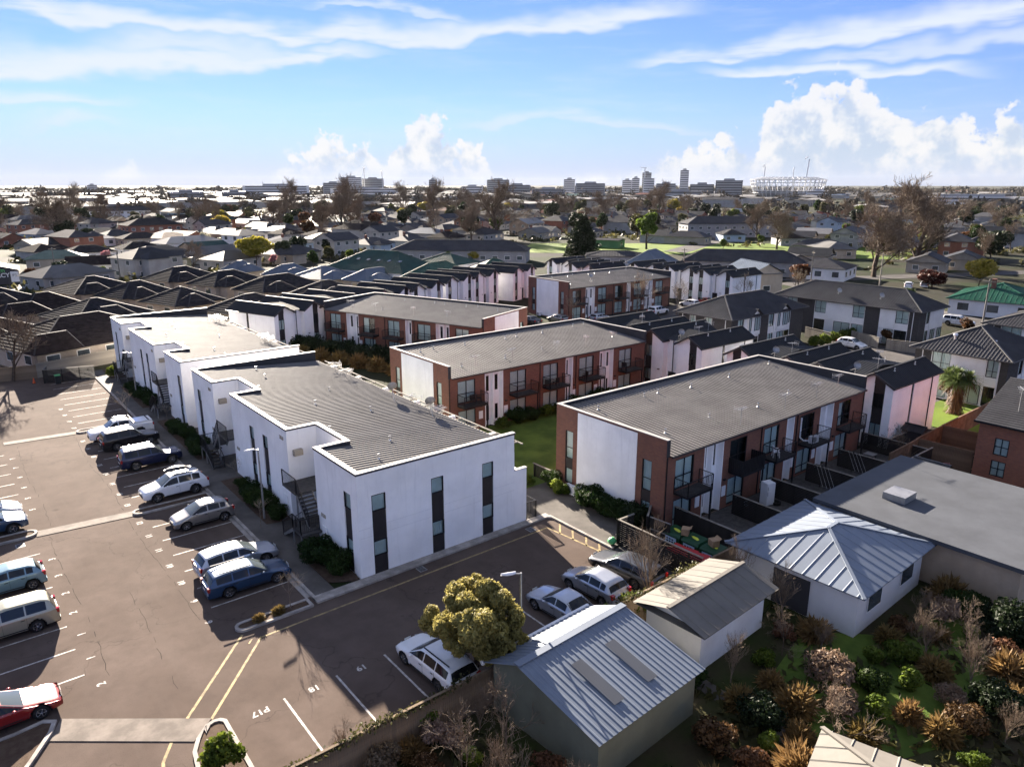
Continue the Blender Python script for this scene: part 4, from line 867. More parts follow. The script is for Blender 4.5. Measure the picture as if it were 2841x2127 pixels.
# ---------------------------------------------------------------- cars
def paint(name, col, metal=.3, rough=.35): return mat(name, col, rough, .02, 3., metal=metal, coat=1.)
for n_, c_, m_ in (('paint_white', (.72, .72, .72), 0.), ('paint_black', (.012, .012, .014), .2), ('paint_navy', (.010, .016, .055), .4), ('paint_blue', (.02, .055, .12), .5), ('paint_grey', (.26, .25, .24), .7), ('paint_silver', (.42, .44, .48), .7), ('paint_teal', (.14, .24, .30), .4), ('paint_champagne', (.34, .33, .25), .5), ('paint_red', (.22, .010, .012), .2), ('paint_dark', (.05, .055, .065), .5)): paint(n_, c_, m_)
mat('car_glass', (.008, .010, .012), .06, 0, spec=.35); mat('car_screen', (.07, .085, .09), .05, 0, spec=.6)
mat('rim', (.55, .55, .57), .25, 0, metal=.9); mat('lamp_clear', (.65, .67, .70), .1, 0, coat=1.); mat('lamp_red', (.30, .012, .010), .12, 0, coat=1.); mat('plate', (.75, .75, .72), .5, 0); mat('trim', (.02, .02, .021), .6, 0)
CT = {
 'wagon': (4.7, 1.76, [(0, .55), (.1, .70), (.9, .85), (1.25, .92), (2.1, 1.41), (2.6, 1.47), (3.6, 1.45), (4.3, 1.36), (4.58, .98), (4.7, .80)], 1.25, 2.1, 4.3, .93, .88, 2.72, .33, [1.35, 2.45, 3.35, 4.25]),
 'hatch': (3.95, 1.7, [(0, .52), (.1, .70), (.75, .90), (1.0, .98), (1.8, 1.42), (2.3, 1.48), (3.25, 1.43), (3.5, 1.34), (3.8, .98), (3.95, .75)], 1.0, 1.8, 3.5, .98, .74, 2.5, .31, [1.15, 2.2, 3.0, 3.4]),
 'suv': (4.57, 1.84, [(0, .68), (.1, .88), (.95, 1.04), (1.2, 1.1), (2.0, 1.60), (2.5, 1.67), (3.7, 1.63), (4.1, 1.54), (4.42, 1.12), (4.57, .85)], 1.2, 2.0, 4.1, 1.06, .9, 2.66, .36, [1.35, 2.45, 3.4, 4.0]),
 'boxsuv': (4.6, 1.8, [(0, .80), (.08, .97), (1.15, 1.06), (1.35, 1.10), (1.95, 1.66), (2.3, 1.73), (4.2, 1.70), (4.4, 1.62), (4.55, 1.10), (4.6, .80)], 1.35, 1.95, 4.4, 1.10, .85, 2.7, .38, [1.45, 2.35, 3.3, 4.3]),
 'pickup': (5.3, 1.85, [(0, .80), (.08, 1.0), (1.1, 1.09), (1.38, 1.13), (2.05, 1.68), (2.45, 1.75), (3.2, 1.73), (3.42, 1.62), (3.56, 1.26), (5.2, 1.26), (5.3, 1.05)], 1.38, 2.05, 3.42, 1.12, .92, 3.15, .39, [1.5, 2.4, 3.3]),
 'van': (4.8, 1.77, [(0, .62), (.1, .82), (.7, 1.0), (.95, 1.06), (1.95, 1.58), (2.6, 1.69), (4.1, 1.65), (4.45, 1.52), (4.7, 1.02), (4.8, .78)], .95, 1.95, 4.45, 1.02, .9, 2.85, .33, [1.15, 2.3, 3.35, 4.3]),
 'coupe': (4.35, 1.74, [(0, .48), (.12, .60), (1.1, .80), (1.35, .86), (2.2, 1.25), (2.6, 1.30), (3.2, 1.22), (3.95, .95), (4.25, .92), (4.35, .72)], 1.35, 2.2, 3.2, .84, .85, 2.6, .32, [1.45, 2.6, 3.3]),
 'sedan': (4.35, 1.71, [(0, .52), (.1, .68), (1.0, .86), (1.25, .92), (2.0, 1.37), (2.45, 1.42), (3.0, 1.38), (3.65, 1.02), (4.25, .97), (4.35, .75)], 1.25, 2.0, 3.0, .92, .82, 2.6, .31, [1.35, 2.35, 3.15])}
PROTO = {}
def car(ct, paintm, label, loc, rz, rack=None, box=False, rim5=True, group='parked cars', plate=True, tray=False):
    key = (ct, paintm, rack, box)
    if key in PROTO:
        o, ch = PROTO[key]; return copy_tree(o, ch, (*loc, 0), rz, label, group)
    L, Wd, prof, xc, xr, xt, zb, fo, wb, rw, wins = CT[ct]
    t = thing('car', label, 'car', (*loc, 0), rz, group)
    xs = np.array([p[0] for p in prof]); zs = np.array([p[1] for p in prof])
    fine = np.linspace(0, L, 121); zt = np.interp(fine, xs, zs); k = np.array([1, 4, 6, 4, 1.]); k /= k.sum(); zt2 = np.convolve(np.pad(zt, 2, 'edge'), k, 'valid'); zt2 = np.convolve(np.pad(zt2, 2, 'edge'), k, 'valid')
    ztop = lambda x: float(np.interp(x, fine, zt2)); hw = Wd/2
    def width(x):
        a = max(0, (.6-x)/.6); c = max(0, (x-(L-.5))/.5); return hw*(1-.16*a**2-.10*c**2)
    zsill = .22 if rw < .35 else .30; wr0 = hw*.74
    def section(x):
        w = width(x); T = ztop(x); zbelt = min(zb+.03*(x/L), T-.06); g = max(0., min(1., (T-zbelt)/.42)); wr = w*.93-(w*.93-wr0)*g
        lo = zsill+.05*max(0, (.5-x)/.5)
        return [(w*.75, lo), (w*.93, lo+.01), (w*.985, lo+.12), (w, lo+.28), (w, (lo+.28+zbelt)/2), (w*.985, zbelt-.05), (w*.955, zbelt), (wr+(w*.945-wr)*.5, (zbelt+T-.05)/2+.01*g), (wr, T-.055), (wr*.86, T-.018), (wr*.45, T), (0., T+.006)]
    def dense(sec):
        out = []
        for i, (a, c) in enumerate(zip(sec[:-1], sec[1:])):
            n = 4 if 1 < i < 6 else (3 if i in (6, 7) else 2)
            for j in range(n): q = j/n; out.append((a[0]+(c[0]-a[0])*q, a[1]+(c[1]-a[1])*q))
        out.append(sec[-1]); return out
    fw_x, rw_x = fo, fo+wb; ra = rw+.06
    ns = 92; st = [L*i/ns for i in range(ns+1)]; V = []; F = []; K = []; n = None
    for x in st:
        d = dense(section(x)); n = len(d)
        for s in (1, -1):
            for (y, z) in d:
                for wx in (fw_x, rw_x):
                    if (x-wx)**2+(z-rw)**2 < ra*ra and y > hw*.6: y = hw*.62
                V.append((L/2-x, s*y, z))
    for i in range(ns):
        for h in range(2):
            for j in range(n-1):
                a = i*2*n+h*n+j; c = a+2*n; f = (a, c, c+1, a+1) if h == 0 else (a, a+1, c+1, c); F.append(f)
                ym = min(abs(V[q][1]) for q in f); zm = sum(V[q][2] for q in f)/4; xm = L/2-sum(V[q][0] for q in f)/4
                K.append(1 if (ym < hw*.63 and zm < rw+ra and min(abs(xm-fw_x), abs(xm-rw_x)) < ra+.05 and zm < zb-.1) or zm < zsill+.06 else 0)
    for i in (0, ns):
        o = i*2*n; F.append(tuple(range(o, o+n))+tuple(range(o+2*n-1, o+n-1, -1))); K.append(0)
    b = MB(); b.v = V; b.f = F; b.k = K; body = b.build('body', [paintm, 'trim'], t, True)
    # glass patches on the body surface
    def S(x, q):      # q 0 belt .. 1 roof edge
        d = section(x); a, m_, c = d[6], d[7], d[8]
        p = (a[0]+(m_[0]-a[0])*q*2, a[1]+(m_[1]-a[1])*q*2) if q < .5 else (m_[0]+(c[0]-m_[0])*(q-.5)*2, m_[1]+(c[1]-m_[1])*(q-.5)*2); return p
    for s in (1, -1):
        for a, c in zip(wins[:-1], wins[1:]):
            g = MB(); N_ = 10; rows = []
            x0, x1 = a+.03, c-.04
            for i in range(N_+1):
                x = x0+(x1-x0)*i/N_
                for q in (.10, .5, .93): y, z = S(x, q); rows.append((L/2-x, s*(y+.009), z+.003))
            for i in range(N_):
                for j in range(2): a_ = i*3+j; g.f.append((a_, a_+3, a_+4, a_+1)); g.k.append(0)
            g.v = rows; g.build('side_window', 'car_glass', t, True)
    def screen(xa, xb, name, mt):
        g = MB(); N_ = 8; rows = []; ks = (-.93, -.5, 0, .5, .93)
        for i in range(N_+1):
            x = xa+(xb-xa)*i/N_; d = section(x); T = ztop(x)
            for kq in ks: rows.append((L/2-x+(.008 if name == 'windscreen' else -.008), kq*d[8][0], T+.012-(.05*abs(kq)**3)))
        for i in range(N_):
            for j in range(4): a_ = i*5+j; g.f.append((a_, a_+5, a_+6, a_+1)); g.k.append(0)
        g.v = rows; g.build(name, mt, t, True)
    screen(xc+.06, xr-.04, 'windscreen', 'car_screen')
    xe = next((x for x in fine if x > xt and ztop(x) < zb+.06), L-.1); screen(xt+.03, xe, 'rear_window', 'car_glass')
    # wheels
    ty = MB(); R_ = rw; nn = 20
    prof_t = [(R_*.62, -.1), (R_*.95, -.1), (R_, -.07), (R_, .07), (R_*.95, .1), (R_*.62, .1)]; v = []; f = []
    for (r_, y) in prof_t:
        for i in range(nn): a = 2*math.pi*i/nn; v.append((r_*math.cos(a), y, r_*math.sin(a)))
    for j in range(len(prof_t)-1):
        for i in range(nn): f.append((j*nn+i, j*nn+(i+1) % nn, (j+1)*nn+(i+1) % nn, (j+1)*nn+i))
    ty.add(v, f); tyme = ty.mesh('tyre', 'rubber', True)
    rb = MB(); rb.cyl((0, -.06, 0), (0, .06, 0), R_*.6, R_*.6, 16, 1)
    for s in (-1, 1):
        rb.cyl((0, s*.062, 0), (0, s*.095, 0), .05, .045, 8, 0); ns_ = 5 if rim5 else 10
        for i in range(ns_):
            a = 2*math.pi*i/ns_; rb.bar((.03*math.cos(a), s*.085, .03*math.sin(a)), (R_*.64*math.cos(a), s*.08, R_*.64*math.sin(a)), .075 if rim5 else .035, .03, 0)
        for i in range(16):
            a, c = 2*math.pi*i/16, 2*math.pi*(i+1)/16; rb.quad(*[(q*math.cos(e), s*.098, q*math.sin(e)) for q, e in ((R_*.56, a), (R_*.66, a), (R_*.66, c), (R_*.56, c))], 0)
    rime = rb.mesh('rim', ['rim', 'trim'])
    for wx in (fw_x, rw_x):
        for s in (1, -1):
            w = ob('wheel', None, t, (L/2-wx, s*(hw-.13), rw)); ob('tyre', tyme, w); ob('rim', rime, w)
    # lamps, mirrors, bumpers, plates
    zl = ztop(.12)-.02
    for s in (1, -1):
        MB().poly([(L/2-.02, s*(hw*.45), zl-.10), (L/2-.03, s*(hw*.45), zl), (L/2-.38, s*(hw*.90), zl+.05), (L/2-.34, s*(hw*.955), zl-.1), (L/2-.13, s*(hw*.86), zl-.14)]).build('headlight', 'lamp_clear', t)
        for p in t.children: pass
        h = MB(); h.box(-L/2-.012, -L/2+.25, min(s*hw*.66, s*hw*.93), max(s*hw*.66, s*hw*.93), zb-.26, zb-.02); h.build('tail_light', 'lamp_red', t)
        m_ = MB(); m_.sphere((L/2-xc-.42, s*(hw+.10), zb+.06), .1, 8, 5, 0, .7); m_.build('mirror', paintm, t, True)
        d = MB(); d.bar((L/2-wins[0]-.1, s*(hw+.006), .38), (L/2-wins[-1]+.6, s*(hw+.006), .38), .012, .05); d.build('side_trim', 'trim', t)
        for a in wins[1:3]: d = MB(); d.bar((L/2-a+.0, s*(width(a)+.004), zsill+.2), (L/2-a, s*(width(a)+.004), zb-.03), .008, .012); d.bar((L/2-a+.25, s*(hw+.012), zb-.13), (L/2-a+.08, s*(hw+.012), zb-.13), .02, .03); d.build('door_seam', 'trim', t)
    b = MB(); b.box(L/2-.06, L/2+.02, -hw*.45, hw*.45, zsill+.1, zsill+.3); b.build('grille', 'trim', t)
    b = MB(); b.box(-L/2-.03, -L/2+.08, -hw*.8, hw*.8, zsill+.02, zsill+.22); b.build('bumper', 'trim' if ct in ('boxsuv', 'pickup') else paintm, t)
    for x, y_ in ((L/2+.025, 0), (-L/2-.035, 0)): MB().box(min(x, x+.006), max(x, x+.006), -.18, .18, zsill+.33, zsill+.45).build('number_plate', 'plate', t)
    if rack:
        q = MB(); z = ztop(2.8)
        for s in (1, -1): q.bar((L/2-xr-.15, s*wr0*.88, z+.05), (L/2-xt+.15, s*wr0*.88, z+.04), .04, .05)
        if rack == 'cross':
            for xx in (xr+.35, xt-.75): q.bar((L/2-xx, -wr0*.95, z+.12), (L/2-xx, wr0*.95, z+.12), .06, .03)
        q.build('roof_rack', 'galv' if rack == 'cross' else 'trim', t)
    if box:
        q = MB(); z = ztop(2.8)+.16; N_ = 14; vv = []; ff = []
        for i in range(N_+1):
            u = i/N_; x = L/2-1.75-2.0*u; h = .30*max(.15, math.sin(math.pi*min(1, .12+u*1.0))**.6); w = .36*max(.3, math.sin(math.pi*min(.97, max(.05, u)))**.4)
            for a in range(10): an = 2*math.pi*a/10; vv.append((x, w*max(-1, min(1, 1.2*math.cos(an)))-.12, z+h*(.5+.5*math.sin(an))))
        for i in range(N_):
            for a in range(10): ff.append((i*10+a, i*10+(a+1) % 10, (i+1)*10+(a+1) % 10, (i+1)*10+a))
        ff += [tuple(range(10)), tuple(range(N_*10+9, N_*10-1, -1))]; q.add(vv, ff); q.build('roof_box', 'paint_black', t, True)
    if tray:
        q = MB(); q.box(L/2-5.2, L/2-3.62, -hw*.86, hw*.86, 1.2, 1.36); q.build('tray_cover', 'paint_white', t); q = MB()
        for x in (L/2-3.75, L/2-4.9): q.box(x-.04, x+.04, -hw*.84, hw*.84, 1.365, 1.42)
        q.bar((L/2-3.5, -hw*.8, 1.25), (L/2-3.5, -hw*.8, 1.72), .05).bar((L/2-3.5, hw*.8, 1.25), (L/2-3.5, hw*.8, 1.72), .05).bar((L/2-3.5, -hw*.8, 1.72), (L/2-3.5, hw*.8, 1.72), .05); q.build('tray_rack', 'trim', t)
    PROTO[key] = (t, tree_of(t)); return t
PI = math.pi
car('wagon', 'paint_blue', 'dark blue station wagon parked beside the narrow planter island', (11.72, 39.05), -.03, 'rail')
car('wagon', 'paint_silver', 'silver wagon parked just behind the dark blue station wagon', (12.0, 41.65), .02)
car('hatch', 'paint_grey', 'grey hatchback facing the lane beside the kerbed planter strip', (12.2, 49.2), PI)
car('suv', 'paint_white', 'white SUV with black roof box facing the lane', (12.0, 55.3), PI+.03, 'rail', True)
car('boxsuv', 'paint_navy', 'navy blue SUV with silver roof rack between white SUV and black SUV', (12.15, 62.9), -.01, 'cross', rim5=False)
car('boxsuv', 'paint_black', 'black SUV with roof rack beside the white pickup', (11.85, 68.9), .06, 'cross', rim5=False)
car('pickup', 'paint_white', 'white pickup truck with covered tray, last of the right row', (11.8, 72.1), PI, 'cross', tray=True)
car('hatch', 'paint_teal', 'light blue hatchback at the left edge behind the beige van', (.72, 47.0), PI)
car('van', 'paint_champagne', 'pale green-beige people mover at the left edge of the car park', (.28, 42.05), PI)
car('suv', 'paint_blue', 'dark blue SUV beside the left planter strip', (.5, 56.0), 0)
car('hatch', 'paint_white', 'white hatchback half cut by left frame edge behind the dark blue SUV', (.75, 58.6), 0)
car('coupe', 'paint_red', 'red coupe at the lower left corner', (-.46, 34.4), .02)
car('wagon', 'paint_white', 'white station wagon under the golden tree', (15.95, 25.65), PI/2+.06, 'rail')
car('sedan', 'paint_silver', 'silver sedan beside the white bay line near the lamp post', (23.85, 25.4), PI/2+.05)
car('hatch', 'paint_silver', 'silver hatchback between the silver sedan and the dark wagon', (26.75, 25.9), PI/2+.05)
car('wagon', 'paint_dark', 'dark grey wagon under the bare twiggy tree by the bin fence', (29.45, 26.0), PI/2+.08)
car('hatch', 'paint_white', 'white hatchback on the driveway by the boarded fences', (101.0, 49.1), -PI/2-.05)
car('boxsuv', 'paint_white', 'white four-wheel drive behind the long dark brick townhouses', (131.0, 46.6), -PI/2, 'cross', rim5=False)
for i, (ct, p, x, y, a, l) in enumerate([('hatch', 'paint_silver', 88.2, 86.2, 0, 'left of the bare trees before the farthest brick block'), ('suv', 'paint_white', 101.0, 84.5, .1, 'between the bare trees before the farthest brick block'), ('hatch', 'paint_white', 112.5, 86.5, 1.57, 'before right end of farthest brick block'), ('sedan', 'paint_red', 117.0, 86.5, 1.57, 'right of the farthest brick block'), ('hatch', 'paint_grey', 82.0, 90.0, 1.57, 'at left end of farthest brick block'), ('sedan', 'paint_dark', 77.5, 92.0, 1.57, 'between the angled and farthest brick blocks'),
        ('hatch', 'paint_white', 172.0, 72.5, .4, 'on the street behind the long hip roof'), ('sedan', 'paint_silver', 176.5, 71.0, .4, 'on the street behind the long hip roof, farther')]):
    car(ct, p, 'small parked car %s' % l, (x, y), a)
# ---------------------------------------------------------------- plants
def leafmesh(name, pts, nrm, size, m_, rng, aspect=1.6, jit=.8, droop=0.):
    n = len(pts); d = nrm+rng.normal(0, jit, (n, 3)); d /= np.linalg.norm(d, axis=1)[:, None]+1e-9
    r = rng.normal(0, 1, (n, 3)); r[:, 2] -= droop; u = np.cross(d, r); u /= np.linalg.norm(u, axis=1)[:, None]+1e-9; v = np.cross(d, u)
    s = size*rng.uniform(.6, 1.3, (n, 1)); a = u*s*aspect*.5; b = v*s*.5
    V = np.stack([pts-a, pts-b*.9+a*.1, pts+a, pts+b*.9+a*.1], 1).reshape(-1, 3)
    me = bpy.data.meshes.new(name); me.vertices.add(4*n); me.vertices.foreach_set('co', V.ravel()); me.loops.add(4*n); me.loops.foreach_set('vertex_index', np.arange(4*n, dtype=np.int32))
    me.polygons.add(n); me.polygons.foreach_set('loop_start', np.arange(0, 4*n, 4, dtype=np.int32)); me.materials.append(M(m_)); me.update(calc_edges=True); return me
def lobes(rng, n, rx, ry, rz, cz, nl=9, fill=.35, lr=.45, cr=(.25, .68)):
    """points spread through a lumpy crown; returns points and outward normals"""
    P = []; Q = []; c = rng.normal(0, 1, (nl, 3)); c /= np.linalg.norm(c, axis=1)[:, None]; c *= rng.uniform(*cr, (nl, 1)); rad = rng.uniform(.7, 1.2, nl)*lr; w = rad**2/np.sum(rad**2)
    for i in range(nl):
        k = int(n*w[i])+1; q = rng.normal(0, 1, (k, 3)); q /= np.linalg.norm(q, axis=1)[:, None]; t = rng.uniform(fill, 1, (k, 1))**.5; bump = 1+.18*np.sin(q[:, :1]*9+i)*np.sin(q[:, 1:2]*8+2*i)*np.sin(q[:, 2:]*7)
        P.append(c[i]+q*t*rad[i]*bump); Q.append(q*.8+c[i]*.6)
    P = np.concatenate(P); Q = np.concatenate(Q); P = P*np.array([rx, ry, rz])+np.array([0, 0, cz]); return P, Q
def branch_tree(rng, H, trunk_r, spread, levels=4, nb=(6, 5, 4, 4), start=.3, upw=.5, thin=1., wig=.15):
    tr = MB(); tw = MB(); tips = []
    def seg(p, d, L, r, lev):
        n = 4 if lev == 0 else 3; pts = [p]; dd = d.copy(); 
        for i in range(n):
            dd = dd+rng.normal(0, wig, 3)*(1 if lev else .35)+np.array([0, 0, .06 if lev else 0]); dd /= np.linalg.norm(dd); pts.append(pts[-1]+dd*L/n)
        for i in range(n):
            r0 = r*(1-.62*i/n); r1 = r*(1-.62*(i+1)/n); (tr if lev <= 1 else tw).cyl(pts[i], pts[i+1], max(r0, .006*thin), max(r1, .005*thin), 6 if lev == 0 else (4 if lev == 1 else 3), 0, False)
        if lev >= levels: tips.append(pts[-1]); return
        k = nb[lev]
        for j in range(k):
            s = (start+(1-start)*(j+rng.uniform(0, .9))/k) if lev == 0 else rng.uniform(.3, 1); s = min(.999, s); i = int(s*n); q = pts[i]+(pts[i+1]-pts[i])*(s*n-i)
            a = rng.normal(0, 1, 3); a -= dd*a.dot(dd); a /= np.linalg.norm(a)+1e-9; sp = spread*rng.uniform(.7, 1.25); nd = dd*math.cos(sp)+a*math.sin(sp); nd[2] += upw*.35; nd /= np.linalg.norm(nd)
            seg(q, nd, L*rng.uniform(.55, .8)*(1.05-.35*s if lev == 0 else .85), r*.42*(1.15-.5*s), lev+1)
        if lev: tips.append(pts[-1])
    seg(np.zeros(3), np.array([0, 0, 1.]), H*.62, trunk_r, 0)
    return tr, tw, np.array(tips)
TP = {}
def bare_proto(key, seed, H, r, spread, nb, levels=4, m1='bark', m2='twig', thin=1., start=.3, upw=.5):
    rng = np.random.default_rng(seed); tr, tw, tips = branch_tree(rng, H, r, spread, levels, nb, start, upw, thin); TP[key] = (tr.mesh('trunk', m1), tw.mesh('crown', m2), H)
def leafy_proto(key, seed, H, rx, rz, cz, n, size, m_, m1='bark', nl=9, tr_r=.18, fill=.35, lr=.45, droop=0., asp=1.6, cr=(.25, .68)):
    rng = np.random.default_rng(seed); tr, tw, tips = branch_tree(rng, cz+.3, tr_r, .7, 2, (5, 3), .35, .5)
    for v, f in ((tw.v, tw.f),): o = len(tr.v); tr.v += v; tr.f += [tuple(i+o for i in q) for q in f]; tr.k += tw.k
    P, Q = lobes(rng, n, rx, rx*.95, rz, cz, nl, fill, lr, cr); P[:, 2] = np.maximum(P[:, 2], .05); TP[key] = (tr.mesh('trunk', m1), leafmesh('crown', P, Q, size, m_, rng, asp, droop=droop), H)
def plant(key, name, label, cat, loc, sc=1., rz=0., group=None, parts=('trunk', 'crown')):
    a, c, H = TP[key]; t = thing(name, label, cat, loc if len(loc) > 2 else (*loc, 0), rz, group); t.scale = (sc, sc, sc) if isinstance(sc, (int, float)) else sc
    if a: ob(parts[0], a, t)
    if c: ob(parts[1], c, t)
    return t
# prototypes
bare_proto('bare_big', 1, 18, .55, .66, (11, 8, 7, 6), 4, 'bark', 'twig', 5., .16, .7); bare_proto('bare_wide', 2, 16, .5, .82, (11, 8, 7, 6), 4, 'bark', 'twig', 5., .12, .5)
bare_proto('bare_mid', 3, 9, .22, .7, (8, 6, 5, 4), 4, 'bark', 'twig', 3., .25, .6); bare_proto('bare_pale', 4, 6, .11, .55, (7, 5, 4, 4), 4, 'bark_pale', 'twig_pale', 1.6, .2, .8)
bare_proto('sapling', 5, 2.6, .028, .7, (6, 3, 3), 3, 'bark_pale', 'twig_pale', 1.0, .55, .5); bare_proto('twiggy', 6, 3.6, .05, .42, (12, 6, 4, 3), 4, 'twig', 'twig', .8, .05, 1.0)
bare_proto('bare_small', 7, 4.2, .06, .7, (7, 5, 4, 3), 4, 'bark', 'twig', 1.1, .3, .5)
leafy_proto('shrub', 12, 1.4, 1.0, .72, .66, 5200, .085, 'leaf_shrub', nl=12, tr_r=.03, lr=.5); leafy_proto('shrub_bright', 13, 1.3, .8, .6, .6, 2200, .12, 'leaf_bright', nl=9, tr_r=.03, lr=.5)
leafy_proto('shrub_lime', 14, 1.2, .7, .65, .65, 1300, .13, 'leaf_lime', nl=8, tr_r=.03, lr=.5); leafy_proto('hedge_dark', 15, 2, 1.5, 1.15, 1.0, 4200, .14, 'leaf_dark', nl=14, tr_r=.04, lr=.5)
leafy_proto('dark_tree', 16, 8, 3., 3., 4.6, 3600, .42, 'leaf_dark', nl=12); leafy_proto('olive_tree', 17, 7, 2.8, 2.6, 4.0, 3200, .42, 'leaf_olive', nl=12); leafy_proto('green_tree', 18, 7, 2.6, 2.8, 4.0, 3200, .40, 'leaf_shrub', nl=11); leafy_proto('bright_tree', 19, 6, 2.4, 2.3, 3.4, 2600, .38, 'leaf_bright', nl=10)
leafy_proto('lime_tree', 20, 12, 4.4, 4.6, 7.6, 4200, .5, 'leaf_lime', nl=18, lr=.3, tr_r=.4); leafy_proto('rust_tree', 21, 6, 2.8, 2.2, 3.2, 2800, .38, 'leaf_rust', nl=11); leafy_proto('yellow_tree', 22, 7, 4.3, 2.7, 4.2, 5200, .42, 'leaf_yellow', nl=16, lr=.36); leafy_proto('red_tree', 23, 4.5, 3.6, 1.7, 2.6, 3200, .40, 'leaf_red', nl=12)
leafy_proto('blossom_tree', 24, 5.5, 2.3, 2.2, 3.3, 2400, .3, 'blossom', nl=12, lr=.36); leafy_proto('pink_tree', 25, 4, 1.7, 1.5, 2.5, 1600, .28, 'blossom_pink', nl=10, lr=.34); leafy_proto('tussock', 26, .8, .7, .45, .35, 1200, .32, 'tussock', nl=6, tr_r=.02, asp=5.)
leafy_proto('rust_bush', 28, 1.4, 1.1, .7, .7, 2600, .12, 'dead_leaf', nl=12, tr_r=.03); leafy_proto('pink_bush', 29, 1.8, 1.2, .9, .9, 2200, .11, 'tan_bush', nl=14, tr_r=.03, lr=.36)
leafy_proto('magnolia', 27, 4.5, 1.6, 1.5, 2.9, 1800, .26, 'leaf_rust', nl=10)
def gold_proto():
    rng = np.random.default_rng(41); L = [(-1.45, .1, 2.75, .78), (-.95, -.5, 3.55, .85), (-.15, .2, 4.05, .9), (.75, -.2, 3.85, .85), (1.4, .2, 3.2, .78), (.2, -.8, 3.1, 1.1), (-.5, .8, 3.2, 1.0), (.8, .9, 2.9, .9), (-.7, -.6, 2.45, .85), (.85, -.7, 2.35, .85), (1.75, -.2, 2.25, .6), (2.05, .1, 1.75, .45), (.1, .1, 1.95, .8), (-.2, -1.1, 3.7, .6), (.5, .3, 4.4, .5)]
    P = []; Q = []
    for (x, y, z, r) in L:
        for k in range(11):
            d = rng.normal(0, 1, 3); d /= np.linalg.norm(d); c = np.array([x, y, z])+d*r*rng.uniform(.5, .95); sr = r*rng.uniform(.25, .5); n = int(1500*sr); q = rng.normal(0, 1, (n, 3)); q /= np.linalg.norm(q, axis=1)[:, None]; t = rng.uniform(.3, 1, (n, 1))**.5
            P.append(c+q*t*sr); Q.append(q+d*.7)
    P = np.concatenate(P); Q = np.concatenate(Q); W_ = np.stack([P[:, 0]*RT.x+P[:, 1]*HD.x, P[:, 0]*RT.y+P[:, 1]*HD.y, P[:, 2]], 1); tr, tw, tips = branch_tree(rng, 4.2, .15, .7, 2, (7, 4), .25, .6)
    for v, f in ((tw.v, tw.f),): o = len(tr.v); tr.v += v; tr.f += [tuple(i+o for i in q) for q in f]; tr.k += tw.k
    TP['gold'] = (tr.mesh('trunk', 'bark'), leafmesh('crown', W_, Q, .10, 'leaf_gold', rng, 1.8), 5)
gold_proto()
def conifer_proto():
    rng = np.random.default_rng(31); b = MB(); b.cyl((0, 0, 0), (0, 0, 12), .35, .04, 7); P = []; Q = []
    for i in range(150):
        z = 1.0+10.8*(i/150); R0 = 7.4*(1-(z/12.6))**.75*rng.uniform(.72, 1.12); a = i*2.4+rng.uniform(-.3, .3); n = int(20+R0*13)
        for t in np.linspace(.12, 1, n):
            w = 1.1*t*(1-t*.45); o = rng.uniform(-w, w); P.append((R0*t*math.cos(a)-o*math.sin(a), R0*t*math.sin(a)+o*math.cos(a), z-1.15*t*t*R0/4.5+rng.uniform(-.15, .12)+.35*t)); Q.append((0, 0, 1.))
    TP['conifer'] = (b.mesh('trunk', 'bark'), leafmesh('crown', np.array(P), np.array(Q), .42, 'leaf_dark', rng, 2.2, .7), 12)
conifer_proto()
def spruce_proto():
    rng = np.random.default_rng(32); b = MB(); b.cyl((0, 0, 0), (0, 0, 3), .05, .02, 6); n = 1800; z = rng.uniform(0, 1, n)**1.2; a = rng.uniform(0, 6.28, n); r = .55*(1-z)*rng.uniform(.5, 1, n)
    P = np.stack([r*np.cos(a), r*np.sin(a), .15+z*3], 1); Q = np.stack([np.cos(a), np.sin(a), a*0+.4], 1); TP['cypress'] = (b.mesh('trunk', 'bark'), leafmesh('crown', P, Q, .18, 'leaf_dark', rng), 3)
spruce_proto()
